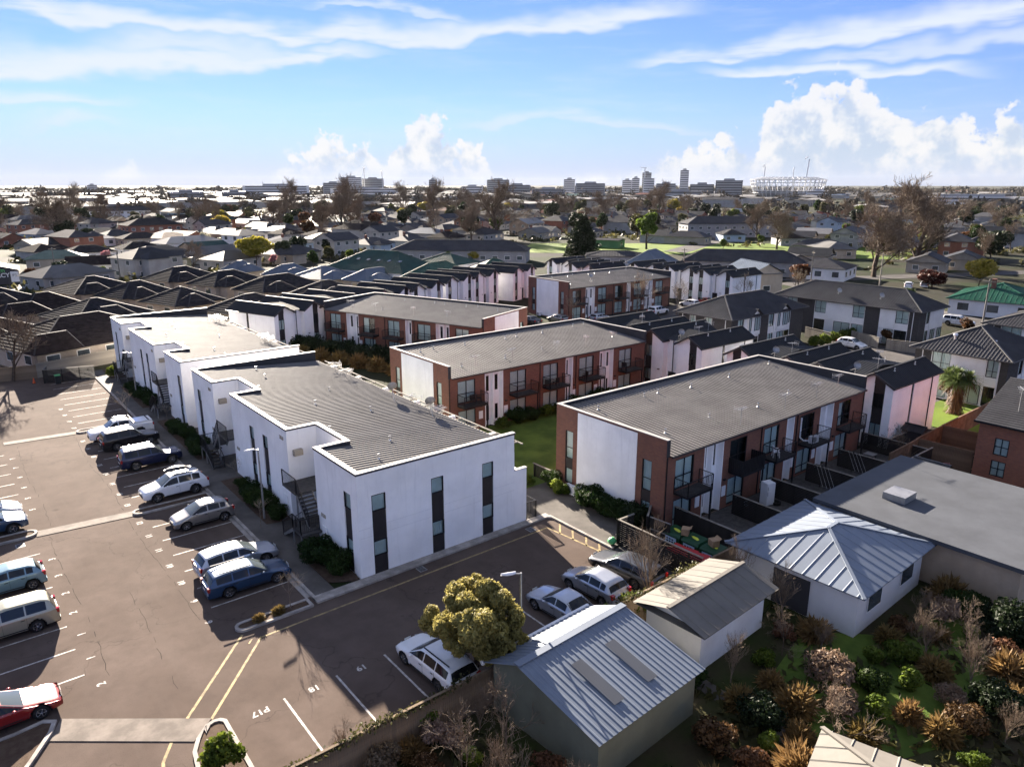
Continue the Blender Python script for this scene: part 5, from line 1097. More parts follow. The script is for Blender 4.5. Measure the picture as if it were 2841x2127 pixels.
def cordyline_proto():
    rng = np.random.default_rng(33); b = MB(); b.cyl((0, 0, 0), (0, 0, 2.2), .3, .22, 8); g = MB(); dd = MB()
    for h in range(5):
        c = np.array([rng.uniform(-1.1, 1.1), rng.uniform(-1.1, 1.1), 2.9+rng.uniform(-.4, .5)]); b.cyl((0, 0, 2.0), tuple(c), .14, .09, 6)
        for i in range(260):
            a = rng.uniform(0, 6.28); e = rng.uniform(-.75, 1.45); L = rng.uniform(1.1, 1.6); d = np.array([math.cos(a)*math.cos(e), math.sin(a)*math.cos(e), math.sin(e)]); s = np.array([-math.sin(a), math.cos(a), 0])*.032
            p0 = c+d*.08; p1 = c+d*L*.55; p2 = c+d*L+np.array([0, 0, -.28*L]); (g if e > -.45 else dd).add([tuple(p0-s), tuple(p0+s), tuple(p1+s*1.2), tuple(p1-s*1.2), tuple(p2)], [(0, 1, 2, 3), (3, 2, 4)])
    for i in range(420):
        a = rng.uniform(0, 6.28); z = rng.uniform(.2, 2.7); r = rng.uniform(.3, .75); L = rng.uniform(.6, 1.); s = np.array([-math.sin(a), math.cos(a), 0])*.04; p = np.array([math.cos(a)*r*.6, math.sin(a)*r*.6, z]); q = np.array([math.cos(a)*r*1.3, math.sin(a)*r*1.3, max(.02, z-L)])
        dd.add([tuple(p-s), tuple(p+s), tuple(q+s*.4), tuple(q-s*.4)], [(0, 1, 2, 3)])
    t = thing('cabbage_tree', 'round-headed cabbage tree with spiky green leaves and brown skirt at right', 'tree', (79.2, 27.2, 0)); b.build('trunk', 'bark', t); g.build('crown', 'leaf_cordy', t); dd.build('dead_leaves', 'dead_leaf', t); t.scale = (1.12, 1.12, 1.12)
    t2 = thing('cabbage_tree', 'small cabbage tree beside the dark green roofed house', 'tree', (141.0, 59.0, 0)); 
    for o in [c for c in COL.objects if c.parent == t]: c = o.copy(); COL.objects.link(c); c.parent = t2
    t2.scale = (.85, .85, .95)
cordyline_proto()
# near planting
plant('gold', 'golden_tree', 'rounded golden-leaved tree over the white station wagon', 'tree', (17.0, 23.9), 1.06)
sap = [((12.6, 34.95), 'bare sapling in the narrow planter island beside the blue wagon', 1.0), ((14.9, 45.6), 'bare sapling in front of white block near the lamp post', .9), ((16.4, 54.6), 'bare leafless shrub against the near white block by the middle stair', .8), ((13.2, 75.9), 'bare young tree in planter strip beside the white pickup', 1.35), ((16.2, 73.8), 'bare leafless shrub by the near stair of far white block', .8)]
for i, (p, l, s) in enumerate(sap): plant('sapling', 'bare_sapling', l, 'sapling', p, s, i*1.3, 'bare saplings')
S1 = [((16.2, 37.0), 1.15), ((16.1, 38.3), 1.2), ((16.2, 39.5), 1.15)]
for i, (p, s) in enumerate(S1): plant('shrub', 'shrub', 'dense dark green shrub at the near corner of white block, %s' % ('nearest', 'middle', 'by the stair')[i], 'shrub', p, s, i*2.1)
for i, (p, s) in enumerate([((16.2, 46.3), .85), ((16.3, 48.0), 1.0), ((16.2, 49.6), 1.05), ((16.3, 51.3), .9), ((16.2, 53.0), .7), ((16.1, 61.8), 1.0), ((16.2, 63.2), 1.1), ((16.1, 64.8), .95), ((16.2, 67.0), .9), ((16.2, 69.0), 1.0), ((16.2, 71.4), .8), ((16.2, 81.0), 1.0), ((16.2, 83.0), 1.1), ((16.2, 86.0), .9), ((16.2, 89.0), .8)]):
    plant('shrub', 'shrub', 'green shrub along the walkway of the white blocks, %s beyond the lamp end' % ordw(i+1), 'shrub', p, s, i*1.7, 'shrubs along the walkway')
plant('shrub_bright', 'shrub', 'bright green shrub at far end stair of far white block', 'shrub', (15.9, 96.6), 1.2, 1., 'shrubs along the walkway')
plant('shrub_bright', 'shrub', 'green bush in kerbed island at the bottom of the driveway', 'shrub', (6.15, 26.0), (1.0, 1.15, 1.25), .4)
for i, (p, s) in enumerate([((10.9, 34.95), .32), ((12.0, 34.98), .35)]): plant('tussock', 'small_plant', 'small tufted plant in the narrow planter island, %s' % ('left', 'right')[i], 'plant', (*p, .1), s)
for i, (x, y, s, k) in enumerate([(34.7, 38.6, 1.0, 'shrub'), (34.3, 37.4, 1.0, 'shrub_lime'), (34.5, 36.9, .8, 'shrub_bright'), (34.4, 34.7, 1.15, 'shrub'), (34.5, 33.5, 1.25, 'shrub'), (34.6, 32.2, 1.15, 'shrub'), (34.7, 31.0, 1.1, 'shrub'), (35.0, 30.1, .9, 'hedge_dark')]):
    plant(k, 'shrub', 'shrub against the end wall of nearest brick block, %s' % ('farthest dark one', 'lime green leggy one', 'small bright yellow-green one', 'first right of the air conditioner', 'second right of the air conditioner', 'third right of the air conditioner', 'fourth right of the air conditioner', 'dark one by the bin enclosure')[i], 'shrub', (x, y, .05), s, i*1.9)
for i, x in enumerate(np.arange(40.5, 61, 1.9)): plant('shrub' if i % 3 else 'shrub_bright', 'shrub', 'hedge shrub along the front of middle brick block, %s from left' % ordw(i+1), 'shrub', (float(x), 51.9+.25*(i % 2), .05), 1.0+.15*(i % 2), i*1.1, 'hedge along the middle brick block')
for i, y in enumerate(np.arange(40, 47, 1.2)): plant('shrub_bright', 'shrub', 'low hedge shrub by the lawn between white and brick blocks, %s from the near end' % ordw(i+1), 'shrub', (33.6+.2*(i % 2), float(y), .05), .75, i*1.1, 'low hedge by the lawn')
for i in range(9):
    p = Vector((43.2, 96.1))+E1*(-1+i*2.9)-E2*4.2; plant('hedge_dark', 'hedge', 'dark overgrown hedge before the angled brick block, clump %s from left' % ordw(i+1), 'hedge', (p.x, p.y, 0), (1.3, 1.3, 1.25+.15*(i % 2)), i*1.3, 'hedge before the angled brick block')
for i in range(7):
    p = Vector((43.2, 96.1))+E1*(2+i*3.4)-E2*6.6; plant('tussock', 'tussock_grass', 'brown tussock below the dark hedge, %s from left' % ordw(i+1), 'tussock', (p.x, p.y, .05), 1.3, i, 'tussocks below the hedge')
plant('twiggy', 'bare_bush', 'bare twiggy upright tree over the silver hatchback and dark wagon', 'tree', (28.0, 23.0), 1.25, .4); plant('twiggy', 'bare_bush', 'bare reddish twigs rising above the south fence near bay 18', 'bush', (9.9, 22.6), .55, 1.4)
plant('shrub_lime', 'small_bush', 'thin yellow-green bush on the fence below the silver sedan', 'bush', (24.6, 22.7, .4), 1.05, 2.); plant('shrub_lime', 'small_bush', 'sparse budding bush beside the white wagon on the fence', 'bush', (13.4, 22.5, .3), .95, 1.); plant('shrub_lime', 'small_bush', 'sparse green bush at the fence right of bay P17', 'bush', (7.6, 22.6, .0), .8, 3.)
plant('shrub_bright', 'small_bush', 'leafy bush under the twiggy tree on the south fence', 'bush', (26.6, 22.8, .3), 1.15, 2.6)
for i, (x, y, s) in enumerate([(98.5, 87.2, 1.15), (103.0, 82.0, .95), (84.2, 88.5, .75), (121, 79.5, .95), (136, 79, 1.)]): plant('bare_pale', 'bare_tree', 'pale bare tree %s' % ('before the farthest brick block, taller left one', 'before the farthest brick block, right one', 'small, at left corner of farthest brick block', 'before the rightmost zigzag townhouse', 'right of the zigzag townhouses by the beige gable house')[i], 'tree', (x, y), s, i*1.4)
plant('bare_mid', 'bare_tree', 'bare tree by the fence at the far left end of the car park', 'tree', (6.2, 101.5), .92, 1.); plant('bare_small', 'bare_tree', 'small bare shrub-tree in yards right of nearest brick block', 'tree', (60.6, 24.3), .75, .3); plant('pink_tree', 'small_tree', 'small reddish bare shrub by the timber fence at right', 'shrub', (60.7, 20.9), .32, .3)
plant('magnolia', 'magnolia_tree', 'bronze-leaved magnolia before dark brick house at right', 'tree', (81.8, 28.8), .95, 1.); plant('magnolia', 'magnolia_tree', 'bronze-leaved tree at right end of the long dark brick townhouses', 'tree', (119.5, 41.0), .8, 2.); plant('magnolia', 'magnolia_tree', 'small bronze shrub behind the boarded fence before long townhouses', 'shrub', (105.8, 46.5), .6, 3.)
for i, x in enumerate((85.5, 88, 90.5, 93, 95.5)): plant('shrub_bright', 'hedge', 'clipped yellow-green hedge before hip-roofed townhouses, %s clump' % ordw(i+1), 'hedge', (float(x)+12, 52.6), 1.5, i, 'clipped hedge on the driveway')
plant('bare_pale', 'bare_tree', 'small bare shrub on the driveway edge behind zigzag roofs', 'shrub', (81.2, 38.2), .42, .3)
# ---------------------------------------------------------------- single-storey tiled houses, suburb, school
def house(name, label, loc, rz, LX, LY, wallm, roofm, he=2.5, hr=4.6, style='courses', gable=0, wing=None, wins=True, cat='house', group=None, o=.5, capm=None, simple=False, chimney=False, storeys=1):
    """house with its base corner at loc; wing=(x0,x1,y0,y1) adds a lower hip"""
    t = thing(name, label, cat, loc, rz, group); b = MB(); z1 = he+.02
    rects = [(0, LX, 0, LY)]+([wing] if wing else [])
    for (x0, x1, y0, y1) in rects:
        wall(b, (x0, y0), (1, 0), x1-x0, 0, z1); wall(b, (x1, y0), (0, 1), y1-y0, 0, z1); wall(b, (x1, y1), (-1, 0), x1-x0, 0, z1); wall(b, (x0, y1), (0, -1), y1-y0, 0, z1)
    if gable >= 1:
        if LX >= LY: b.poly([(0, 0, z1), (0, LY, z1), (0, LY/2, hr-.1)]); b.poly([(LX, 0, z1), (LX, LY, z1), (LX, LY/2, hr-.1)])
        else: b.poly([(0, 0, z1), (LX, 0, z1), (LX/2, 0, hr-.1)]); b.poly([(0, LY, z1), (LX, LY, z1), (LX/2, LY, hr-.1)])
    b.build('wall', wallm, t)
    r = MB(); cm = capm or roofm
    for i, (x0, x1, y0, y1) in enumerate(rects): hiproof(r, x0-o, x1+o, y0-o, y1+o, he, hr if i == 0 else he+(hr-he)*.72, style, 0, None if simple else 1, gable=gable if i == 0 else 0, pitch=.55 if style == 'courses' else .8); 
    for (x0, x1, y0, y1) in rects: r.quad((x0-o, y0-o, he-.05), (x1+o, y0-o, he-.05), (x1+o, y1+o, he-.05), (x0-o, y1+o, he-.05))
    rf = r.build('roof', [roofm, cm], t)
    if chimney: MB().box(LX*.3, LX*.3+.7, LY*.55, LY*.55+.7, hr-1., hr+.9).build('chimney', 'brick', rf)
    if wins:
        sides = [((0, LY), (0, -1), LY), ((0, 0), (1, 0), LX)]
        for O, U, L in sides:
            n = max(1, int(L/3.6)); nx, ny = U[1], -U[0]
            for s in range(storeys):
                for i in range(n):
                    u = L*(i+.5)/n; w = .75 if simple else .85; z0 = .9+s*2.7; P = lambda u, z, d: (O[0]+U[0]*u+nx*d, O[1]+U[1]*u+ny*d, z)
                    f = MB(); f.quad(P(u-w, z0, .03), P(u+w, z0, .03), P(u+w, z0+1.25, .03), P(u-w, z0+1.25, .03)); f = f.build('window', 'wall_white' if wallm != 'wall_white' else 'black_metal', t); MB().quad(P(u-w+.09, z0+.09, .04), P(u+w-.09, z0+.09, .04), P(u+w-.09, z0+1.16, .04), P(u-w+.09, z0+1.16, .04)).build('pane', 'glass_house', f)
    return t
mat('glass_house', (.06, .075, .085), .08, .3, .4, spec=.8)
def ab(a, c): q = E1*a+E2*c; return (q.x, q.y, 0)
# tiled hip houses behind the car park, aligned with the angled brick block (coordinates along that block's axes)
FH = [(-107.5, -94.2, 43.5, 62, (9, 13.3, 0, 5), 'first row by the timber fence, nearest'), (-122.6, -111.9, 58.0, 69.8, (8, 12.6, 2, 8), 'second row, behind the fence house'), (-135, -126.9, 57.9, 68, (7, 10, -4, 3), 'second row, at the far left'),
      (-152.5, -141, 73.5, 86.5, (9, 13, 1, 6), 'third row, leftmost'), (-136.6, -128.1, 75, 85.6, (7, 10.6, 1, 5.5), 'third row, middle one'), (-122.6, -112.8, 75, 84.2, (8, 12, 1, 5.5), 'third row, right of the middle one'), (-105, -95.6, 74.5, 86, (8, 11, 2, 7), 'third row, beside the angled zigzag row'),
      (-152.4, -142.8, 94, 106.5, (8, 11.5, 1, 6), 'fourth row, leftmost'), (-137, -128.1, 94.3, 107, (7, 11, 1, 6), 'fourth row, middle one'), (-122, -113.4, 94, 108.4, (7, 11, 1, 6), 'fourth row, right one'), (-107, -98, 94, 105, (7, 10.5, 1, 5), 'fourth row, hidden behind zigzag roofs'), (-152, -141, 57, 68, (8, 12, 1, 6), 'at the far left edge of the tiled rows'), (-124, -113, 42, 53, (8, 12.5, 1, 6), 'at left edge behind the bare tree')]
for i, (a0, a1, b0, b1, wg, l) in enumerate(FH):
    # local x runs along -E1?  keep x along E2, y along -E1
    c = E1*a1+E2*b0; wng = (wg[2], wg[3], -(wg[1]-(a1-a0)) if wg[1] > (a1-a0) else -1.5, 1.5)
    house('tiled_house', 'dark tiled hip-roofed brick house, %s' % l, (c.x, c.y, 0), math.atan2(E2.y, E2.x), b1-b0, a1-a0, 'brick_pale', 'tile_brown' if i in (0, 2, 12) else 'tile_dark', 2.5, 5.5 if i == 0 else 4.95, 'courses', wing=wng, group='dark tiled hip-roofed houses', capm='roof_lgrey' if i in () else 'roof_charcoal')
for i, (a0, a1, b0, b1, l) in enumerate([(-152, -146.5, 114, 121, 'leftmost'), (-136.5, -130.5, 113.5, 123, 'second'), (-127.8, -118.6, 114, 124.5, 'third'), (-114, -107.4, 116, 128, 'rightmost, beside the green hall')]):
    c = E1*a1+E2*b0; house('blue_roofed_house', 'pale blue metal hip-roofed house behind tiled rows, %s' % l, (c.x, c.y, 0), math.atan2(E2.y, E2.x), b1-b0, a1-a0, 'wall_cream', 'roof_blue', 2.5, 4.7, 'ribs', group='pale blue roofed houses', wing=(1, 6, -2.5, 1.5))
c = E1*-104.5+E2*124.2; house('green_roofed_hall', 'large green metal roofed hall with skylights beyond the zigzag row', (c.x, c.y, 0), math.atan2(E2.y, E2.x), 14, 23, 'wall_white', 'roof_green', 3.6, 7.6, 'ribs', cat='hall')
for i in range(6): p = E1*(-123+i*3.1)+E2*127.3; k = MB().box(-.35, .35, -.5, .5, 0, .1).build('skylight', 'glass_house', None, label='skylight on the green hall roof, %s from left' % ordw(i+1), cat='skylight'); k.location = (p.x, p.y, 5.75); k.rotation_euler = (0, -.42, math.atan2(E2.y, E2.x))
c = E1*-92+E2*119; house('green_roofed_hall', 'smaller green roofed building right of the green hall', (c.x, c.y, 0), math.atan2(E2.y, E2.x), 15, 9, 'wall_white', 'roof_green', 3.2, 6.4, 'ribs', cat='hall')
c = E1*-106+E2*146; house('green_roofed_hall', 'small white building with green hip roof behind the green hall', (c.x, c.y, 0), math.atan2(E2.y, E2.x), 10, 12, 'wall_white', 'roof_green', 3.4, 5.6, 'ribs', cat='hall'); house('green_roofed_hall', 'white pavilion with green hip roof at end of angled zigzag row', (97, 133, 0), -.35, 10, 9, 'wall_white', 'roof_green', 3.4, 6, 'ribs', cat='hall')
# school
def school(label, p0, p1, depth, he=3.5, hr=6.2):
    p0 = Vector(p0); p1 = Vector(p1); d = p1-p0; L = d.length; return house('school_block', label, (p0.x, p0.y, 0), math.atan2(d.y, d.x), L, depth, 'wall_grey', 'roof_charcoal', he, hr, 'ribs', wins=True, cat='school building', capm='roof_charcoal')
school('long dark-roofed school classroom block left of the conifer', (111, 196), (139, 167), 11); school('long dark-roofed school classroom block right of the conifer', (153.5, 121), (171, 97), 10); school('low dark-roofed school wing beside the conifer', (147, 150), (158, 138), 9, 3, 4.2)
house('classroom', 'low classroom with painted green mural wall on the school field', (205, 189, 0), 1.95, 15, 6.5, 'wall_green', 'roof_charcoal', 2.8, 3.3, 'ribs', gable=1, cat='classroom')
house('blue_roofed_house', 'brick hall with tall pale blue hip roof among zigzag townhouses', (133.5, 112.5, 0), .35, 14, 8.5, 'brick_orange', 'roof_blue', 3.9, 7.2, 'ribs', cat='hall'); house('gable_house', 'beige gabled house with pale blue roof right of zigzag townhouses', (139.5, 84, 0), 1.1, 11, 7, 'wall_cream', 'roof_blue', 4.6, 6.6, 'ribs', gable=1)
house('green_roofed_house', 'white house with dark green hip roof at right', (145, 39.5, 0), .18, 15, 13.5, 'wall_white', 'roof_dgreen', 2.8, 5.3, 'ribs', wing=(1, 6, -2, 2), chimney=True)
HS = [((171, 87), .25, 12, 12, 'wall_white', 'roof_charcoal', 'white house with dark roof at foot of the big bare tree', 'ribs', 0), ((181, 100), .9, 13, 9, 'wall_tan', 'roof_charcoal', 'tan house with dark gable roof left of the big bare trees', 'plain', 1), ((205, 78), .3, 12, 9, 'wall_cream', 'roof_charcoal', 'cream gabled house right of the big bare trees', 'plain', 1), ((220, 75), .3, 11, 9, 'wall_cream', 'roof_dark', 'cream gabled house farther right of the big bare trees', 'plain', 1), ((228, 113), .9, 16, 9, 'wall_cream', 'roof_lgrey', 'cream house with low roof left of the biggest bare tree', 'plain', 0), ((262, 150), .9, 11, 9, 'wall_grey', 'tile_brown', 'grey weatherboard house beyond the school field', 'courses', 0), ((262, 176), .9, 11, 9, 'wall_blue', 'roof_dark', 'blue-grey cottage with porch beyond the school field', 'ribs', 0),
      ((28, 212), -.25, 16, 9, 'wall_white', 'tile_brown', 'white house with green gable panels beyond tiled rows', 'courses', 1), ((22, 236), -.2, 14, 9, 'wall_cream', 'roof_lgreen', 'house with pale green roof at the left edge', 'ribs', 0), ((47, 212), .4, 13, 8, 'wall_sage', 'roof_dark', 'olive-green gabled house with dark roof at left', 'plain', 1), ((64, 222), .4, 14, 8.5, 'wall_grey', 'roof_lgrey', 'grey house with pale roof and blue gable', 'plain', 1), ((34, 250), .1, 13, 9, 'wall_white', 'tile_dark', 'white house with dark hip roof at left, nearer', 'courses', 0), ((50, 256), .1, 12, 9, 'wall_white', 'tile_dark', 'white house with dark hip roof at left, farther', 'courses', 0), ((30, 290), .5, 12, 10, 'wall_cream', 'roof_dark', 'cream twin-gabled house at far left', 'plain', 1), ((44, 310), .3, 16, 10, 'wall_white', 'roof_blue', 'house with big pale blue roof at left', 'plain', 0), ((60, 305), .1, 15, 10, 'wall_cream', 'tile_dark', 'house with black hip roof at left', 'plain', 0), ((72, 300), .4, 14, 10, 'wall_white', 'roof_red', 'house with red hip roof at left', 'courses', 0), ((66, 270), .3, 22, 10, 'wall_white', 'roof_white', 'long low house with white roof at left', 'plain', 0), ((88, 262), .3, 12, 10, 'wall_white', 'roof_lgrey', 'white two-storey house with grey roof at left', 'plain', 0), ((95, 240), .45, 15, 11, 'wall_blue', 'roof_lgrey', 'pale blue house with pale hip roof beside the dark trees', 'ribs', 0)]
for p, rz, lx, ly, wm, rm, l, stl, gb in HS: house('suburban_house', l, (*p, 0), rz, lx, ly, wm, rm, 2.9 if 'two-storey' not in l else 5.2, 4.9 if 'two-storey' not in l else 7, stl, gable=gb, simple=True, storeys=2 if 'two-storey' in l else 1)
house('brick_house', 'red brick two-storey building with dark hip roof at left', (70, 343, 0), .1, 22, 13, 'brick_orange', 'tile_dark', 5.8, 8.6, 'plain', simple=True, storeys=2, cat='building'); house('apartment_building', 'grey two-storey apartment building with dark roof beyond the school field', (262, 205, 0), -.55, 46, 12, 'wall_grey', 'roof_charcoal', 6, 9, 'plain', simple=True, storeys=2, cat='building'); house('terrace_house', 'long white terrace with dark roof and chimneys at far left', (84, 560, 0), -.1, 58, 12, 'wall_white', 'roof_dark', 5.5, 8.5, 'plain', simple=True, storeys=2, chimney=True, cat='building')
# pharmacy with its sign
ph = thing('pharmacy', 'dark gabled pharmacy with white and green lettering at the left edge', 'shop', (3.5, 206.9, 0), -.08); b = MB(); b.poly([(0, 0, 0), (14, 0, 0), (14, 0, 3.3), (5.5, 0, 5.6), (0, 0, 4.2)]); b.quad((14, 0, 0), (14, 10, 0), (14, 10, 3.3), (14, 0, 3.3)); b.quad((0, 0, 0), (0, 10, 0), (0, 10, 4.2), (0, 0, 4.2)); b.quad((0, 10, 0), (14, 10, 0), (14, 10, 3.3), (0, 10, 3.3)); b.build('wall', 'wall_dark', ph)
b = MB(); b.quad((5.5, -.4, 5.65), (14.3, -.4, 3.25), (14.3, 10.4, 3.25), (5.5, 10.4, 5.65)); b.quad((-.3, -.4, 4.1), (5.5, -.4, 5.65), (5.5, 10.4, 5.65), (-.3, 10.4, 4.1)); b.build('roof', 'roof_charcoal', ph)
mat('sign_green', (.12, .50, .14), .6, 0)
text('Waltham', (8.6, -.06, 3.25), 0, 1.5, 'sign_green', ph, 'sign_lettering', PI/2, .01); text('PHARMACY', (8.6, -.06, 2.1), 0, 1.35, 'wall_white', ph, 'sign_lettering', PI/2, .01, bold=.03)
MB().box(12.3, 13.9, -.08, -.01, .5, 2.9).build('sign_panel', 'wall_white', ph); text('P3', (13.1, -.09, 2.0), 0, .9, 'wall_dark', ph, 'sign_lettering', PI/2, .005); f = MB().box(-.35, .35, -.02, .02, .4, 2.6).build('sign_flag', 'sign_green', None, label='green upright banner sign in front of the pharmacy', cat='sign'); f.location = (11.2, 205.6, 0)
# ---------------------------------------------------------------- scattered suburb beyond
EXC = [(Vector(p[0]), 15) for p in HS]+[(Vector((163, 168)), 14), (Vector((204, 178)), 16), (Vector((194, 253)), 14), (Vector((186, 87)), 10), (Vector((212, 88)), 12), (Vector((273, 178)), 10), (Vector((240, 148)), 10), (Vector((8, 208)), 18), (Vector((78, 350)), 20), (Vector((282, 195)), 30), (Vector((110, 555)), 40), (Vector((182, 62)), 22), (Vector((168, 72)), 18), (Vector((154, 89)), 15), (Vector((150, 45)), 20), (Vector((196, 52)), 14), (Vector((140, 84)), 14), (Vector((206, 56)), 12)]
def blocked(p, r=0):
    a, c = p.dot(E1), p.dot(E2)
    if -160 < a < -85 and 36 < c < 160: return True
    if p.x < 152 and p.y < 135: return True
    if 100 < p.x < 245 and 95 < p.y < 240 and (p-Vector((165, 165))).length < 70: return True
    return any((p-e).length < q+r for e, q in EXC)
def azd(p): h = p.x*HD.x+p.y*HD.y; return math.degrees(math.atan2(p.x*RT.x+p.y*RT.y, h)), p.length
rng = random.Random(77); spots = []
for i in range(-40, 42):
    for j in range(-5, 46):
        p = E1*(-i*17+rng.uniform(-2.5, 2.5))+E2*(j*21+rng.uniform(-3, 3))
        a, d = azd(p)
        if abs(a) > 34.5 or d < 150 or d > 640 or blocked(p): continue
        spots.append((p, a, d))
RM = [('roof_charcoal', 'dark grey'), ('roof_dark', 'black'), ('roof_lgrey', 'pale grey'), ('roof_white', 'white'), ('roof_red', 'red'), ('roof_blue', 'pale blue'), ('roof_green', 'green'), ('tile_brown', 'brown')]; RWt = [36, 28, 9, 4, 6, 4, 4, 14]
WM = [('wall_pale', 'white'), ('wall_cream', 'cream'), ('wall_grey', 'grey'), ('wall_tan', 'tan'), ('wall_blue', 'pale blue'), ('brick_orange', 'brick')]; WWt = [40, 22, 10, 8, 6, 14]
spots.sort(key=lambda s: s[2]); hs = []; free = []
for p, a, d in spots:
    if rng.random() < (.2 if d < 420 else .3) or len(hs) >= 290: free.append(p); continue
    hs.append((p, a, d))
PROT = {}
hs.sort(key=lambda s: s[1]); cnt = {}
for p, a, d in hs:
    rm, rn = rng.choices(RM, RWt)[0]; wm, wnm = rng.choices(WM, WWt)[0]; gb = rng.random() < .45; ts = rng.random() < .22; L = rng.choice((11, 13, 16)); key = (rm, wm, gb, ts, L)
    k = (wnm, rn, gb, ts); cnt[k] = cnt.get(k, 0)+1
    zone = 'left part of the suburb' if a < -14 else ('centre of the suburb' if a < 10 else 'right part of the suburb')
    lab = '%s %s suburban house with %s %s roof, %s such from the left' % (wnm, 'two-storey' if ts else 'low', rn, 'gable' if gb else 'hip', ordw(cnt[k]))
    rz = math.atan2(E2.y, E2.x)+rng.choice((0, PI/2))+rng.uniform(-.08, .08); rz = rz if math.cos(rz-AZ) > -.2 else rz+PI
    if key in PROT: o, ch = PROT[key]; copy_tree(o, ch, (p.x, p.y, 0), rz, lab)
    else:
        o = house('suburban_house', lab, (p.x, p.y, 0), rz, L, 9.5, wm, rm, 5.2 if ts else 2.8, 7.4 if ts else 4.9, 'plain', gable=1 if gb else 0, simple=True, group='houses of the suburb beyond', storeys=2 if ts else 1, wing=(2, 7, -3, 1.5) if rng.random() < .4 else None, chimney=rng.random() < .3); PROT[key] = (o, tree_of(o))
# ---------------------------------------------------------------- trees of the suburb
BIG = [('conifer', (163, 168), 1.1, 'broad dark conifer on the school grounds'), ('lime_tree', (204.3, 177.8), 1.15, 'tall pale lime-green tree on the school field'), ('bare_big', (194.4, 253), (1.6, 1.6, 1.2), 'big brown leafless tree left of the school field'), ('dark_tree', (186, 262), 1.5, 'dark evergreen beside the big brown leafless tree'), ('bare_big', (176, 246), .75, 'leafless tree left of the big brown one'), ('bare_wide', (186.2, 87.2), (1.3, 1.3, 1.08), 'big spreading leafless tree, left of the two large ones at right'), ('bare_big', (211.6, 88.1), (1.5, 1.5, 1.2), 'biggest leafless tree at right, right of the two'), ('bare_big', (273, 178), .85, 'leafless tree beyond the school field, left of a pair'), ('bare_wide', (240, 148), .85, 'leafless tree beyond the school field, right of a pair'), ('yellow_tree', (182.4, 62), 1.0, 'broad yellow-leaved tree at right'), ('red_tree', (176.7, 69.4), 1.0, 'low dark red spreading tree at right'), ('rust_tree', (154.2, 88.8), 1.0, 'rust and green round tree left of the long hip roof'), ('dark_tree', (206, 56), 1.2, 'dark green tree at right edge behind yellow tree'), ('bare_mid', (196, 52), 1.2, 'leafless brown tree at the right edge'), ('yellow_tree', (164, 45), .7, 'golden bush behind the dark green roof at right edge'), ('bare_big', (45, 347.7), (1.5, 1.5, 1.02), 'large leafless brown tree at left'), ('dark_tree', (53, 330), .9, 'dark bush right of the large leafless tree at left'), ('blossom_tree', (81.7, 282), 1.15, 'white blossoming tree at left'), ('bright_tree', (77, 288), .8, 'lime bush beside the white blossoming tree'), ('pink_tree', (42, 240), 1.2, 'pink blossom tree at left'), ('pink_tree', (78, 205), 1.0, 'pink bush before pale blue house'), ('dark_tree', (84, 214), .95, 'dark tree clump left of green hall, leftmost'), ('dark_tree', (91, 220), 1.05, 'dark tree clump left of green hall, tallest'), ('green_tree', (85.2, 195), .75, 'green round tree before the green hall'), ('olive_tree', (97, 209), .75, 'olive tree behind the green hall, left'), ('bright_tree', (101, 204), .7, 'pale green bush behind the green hall'), ('dark_tree', (103, 222), .9, 'dark shrubby tree behind the green hall'), ('bright_tree', (33, 197), .7, 'clipped round green bush near the pharmacy'), ('dark_tree', (26, 205), .7, 'dark columnar bush near the pharmacy'), ('rust_tree', (20, 210), .6, 'rusty bush beside the pharmacy'), ('bare_wide', (150, 330), .9, 'spreading leafless tree in the middle distance, centre left'), ('bare_wide', (138, 360), 1.0, 'wide brown leafless tree behind grey gables'), ('olive_tree', (262, 140), .8, 'olive bush right of the field beside the pair of leafless trees'), ('bright_tree', (225, 160), .7, 'lime street tree beyond the field, left'), ('bright_tree', (248, 160), .8, 'lime street tree beyond the field, right'), ('green_tree', (152, 152), .5, 'round green shrub beside the conifer'), ('yellow_tree', (128, 178), .5, 'small golden tree before the left school block'), ('green_tree', (119, 178), .6, 'dark green bush before the left school block')]
for k, p, s, l in BIG: plant(k, 'tree' if k not in ('conifer',) else 'conifer_tree', l, 'tree', p, s, rng.uniform(0, 6))
TK = [('bare_mid', 'leafless brown', 34), ('bare_big', 'tall leafless', 10), ('dark_tree', 'dark evergreen', 20), ('olive_tree', 'olive green', 18), ('green_tree', 'green', 14), ('bright_tree', 'light green', 8), ('rust_tree', 'rusty', 5), ('yellow_tree', 'golden', 3), ('pink_tree', 'pink blossom', 2), ('blossom_tree', 'white blossom', 3)]
cand = [(q+Vector((rng.uniform(-9, 9), rng.uniform(-9, 9)))) for q in free for _ in range(3)]+[p+E1*rng.uniform(-3, 3)+E2*(12.5+rng.uniform(-3, 3)) for p, a, d in hs ]
cand = [c for c in cand if not blocked(c) and azd(c)[1] < 680]; rng.shuffle(cand); cand = cand[:300]; cand.sort(key=lambda c: azd(c)[0]); tcnt = {}
for c in cand:
    k, n_, _ = rng.choices(TK, [q[2] for q in TK])[0]; tcnt[n_] = tcnt.get(n_, 0)+1; a, d = azd(c); zone = 'left' if a < -14 else ('middle' if a < 10 else 'right')
    s = rng.uniform(.9, 1.7)*(1 if k != 'bare_big' else .75); s = s*(.75 if k == 'bare_mid' and d < 250 else 1.)
    plant(k, 'tree', '%s tree among the suburb houses, %s such from the left' % (n_, ordw(tcnt[n_])), 'tree', (c.x, c.y), (s, s, s*rng.uniform(.85, 1.15)), rng.uniform(0, 6), 'trees of the suburb')
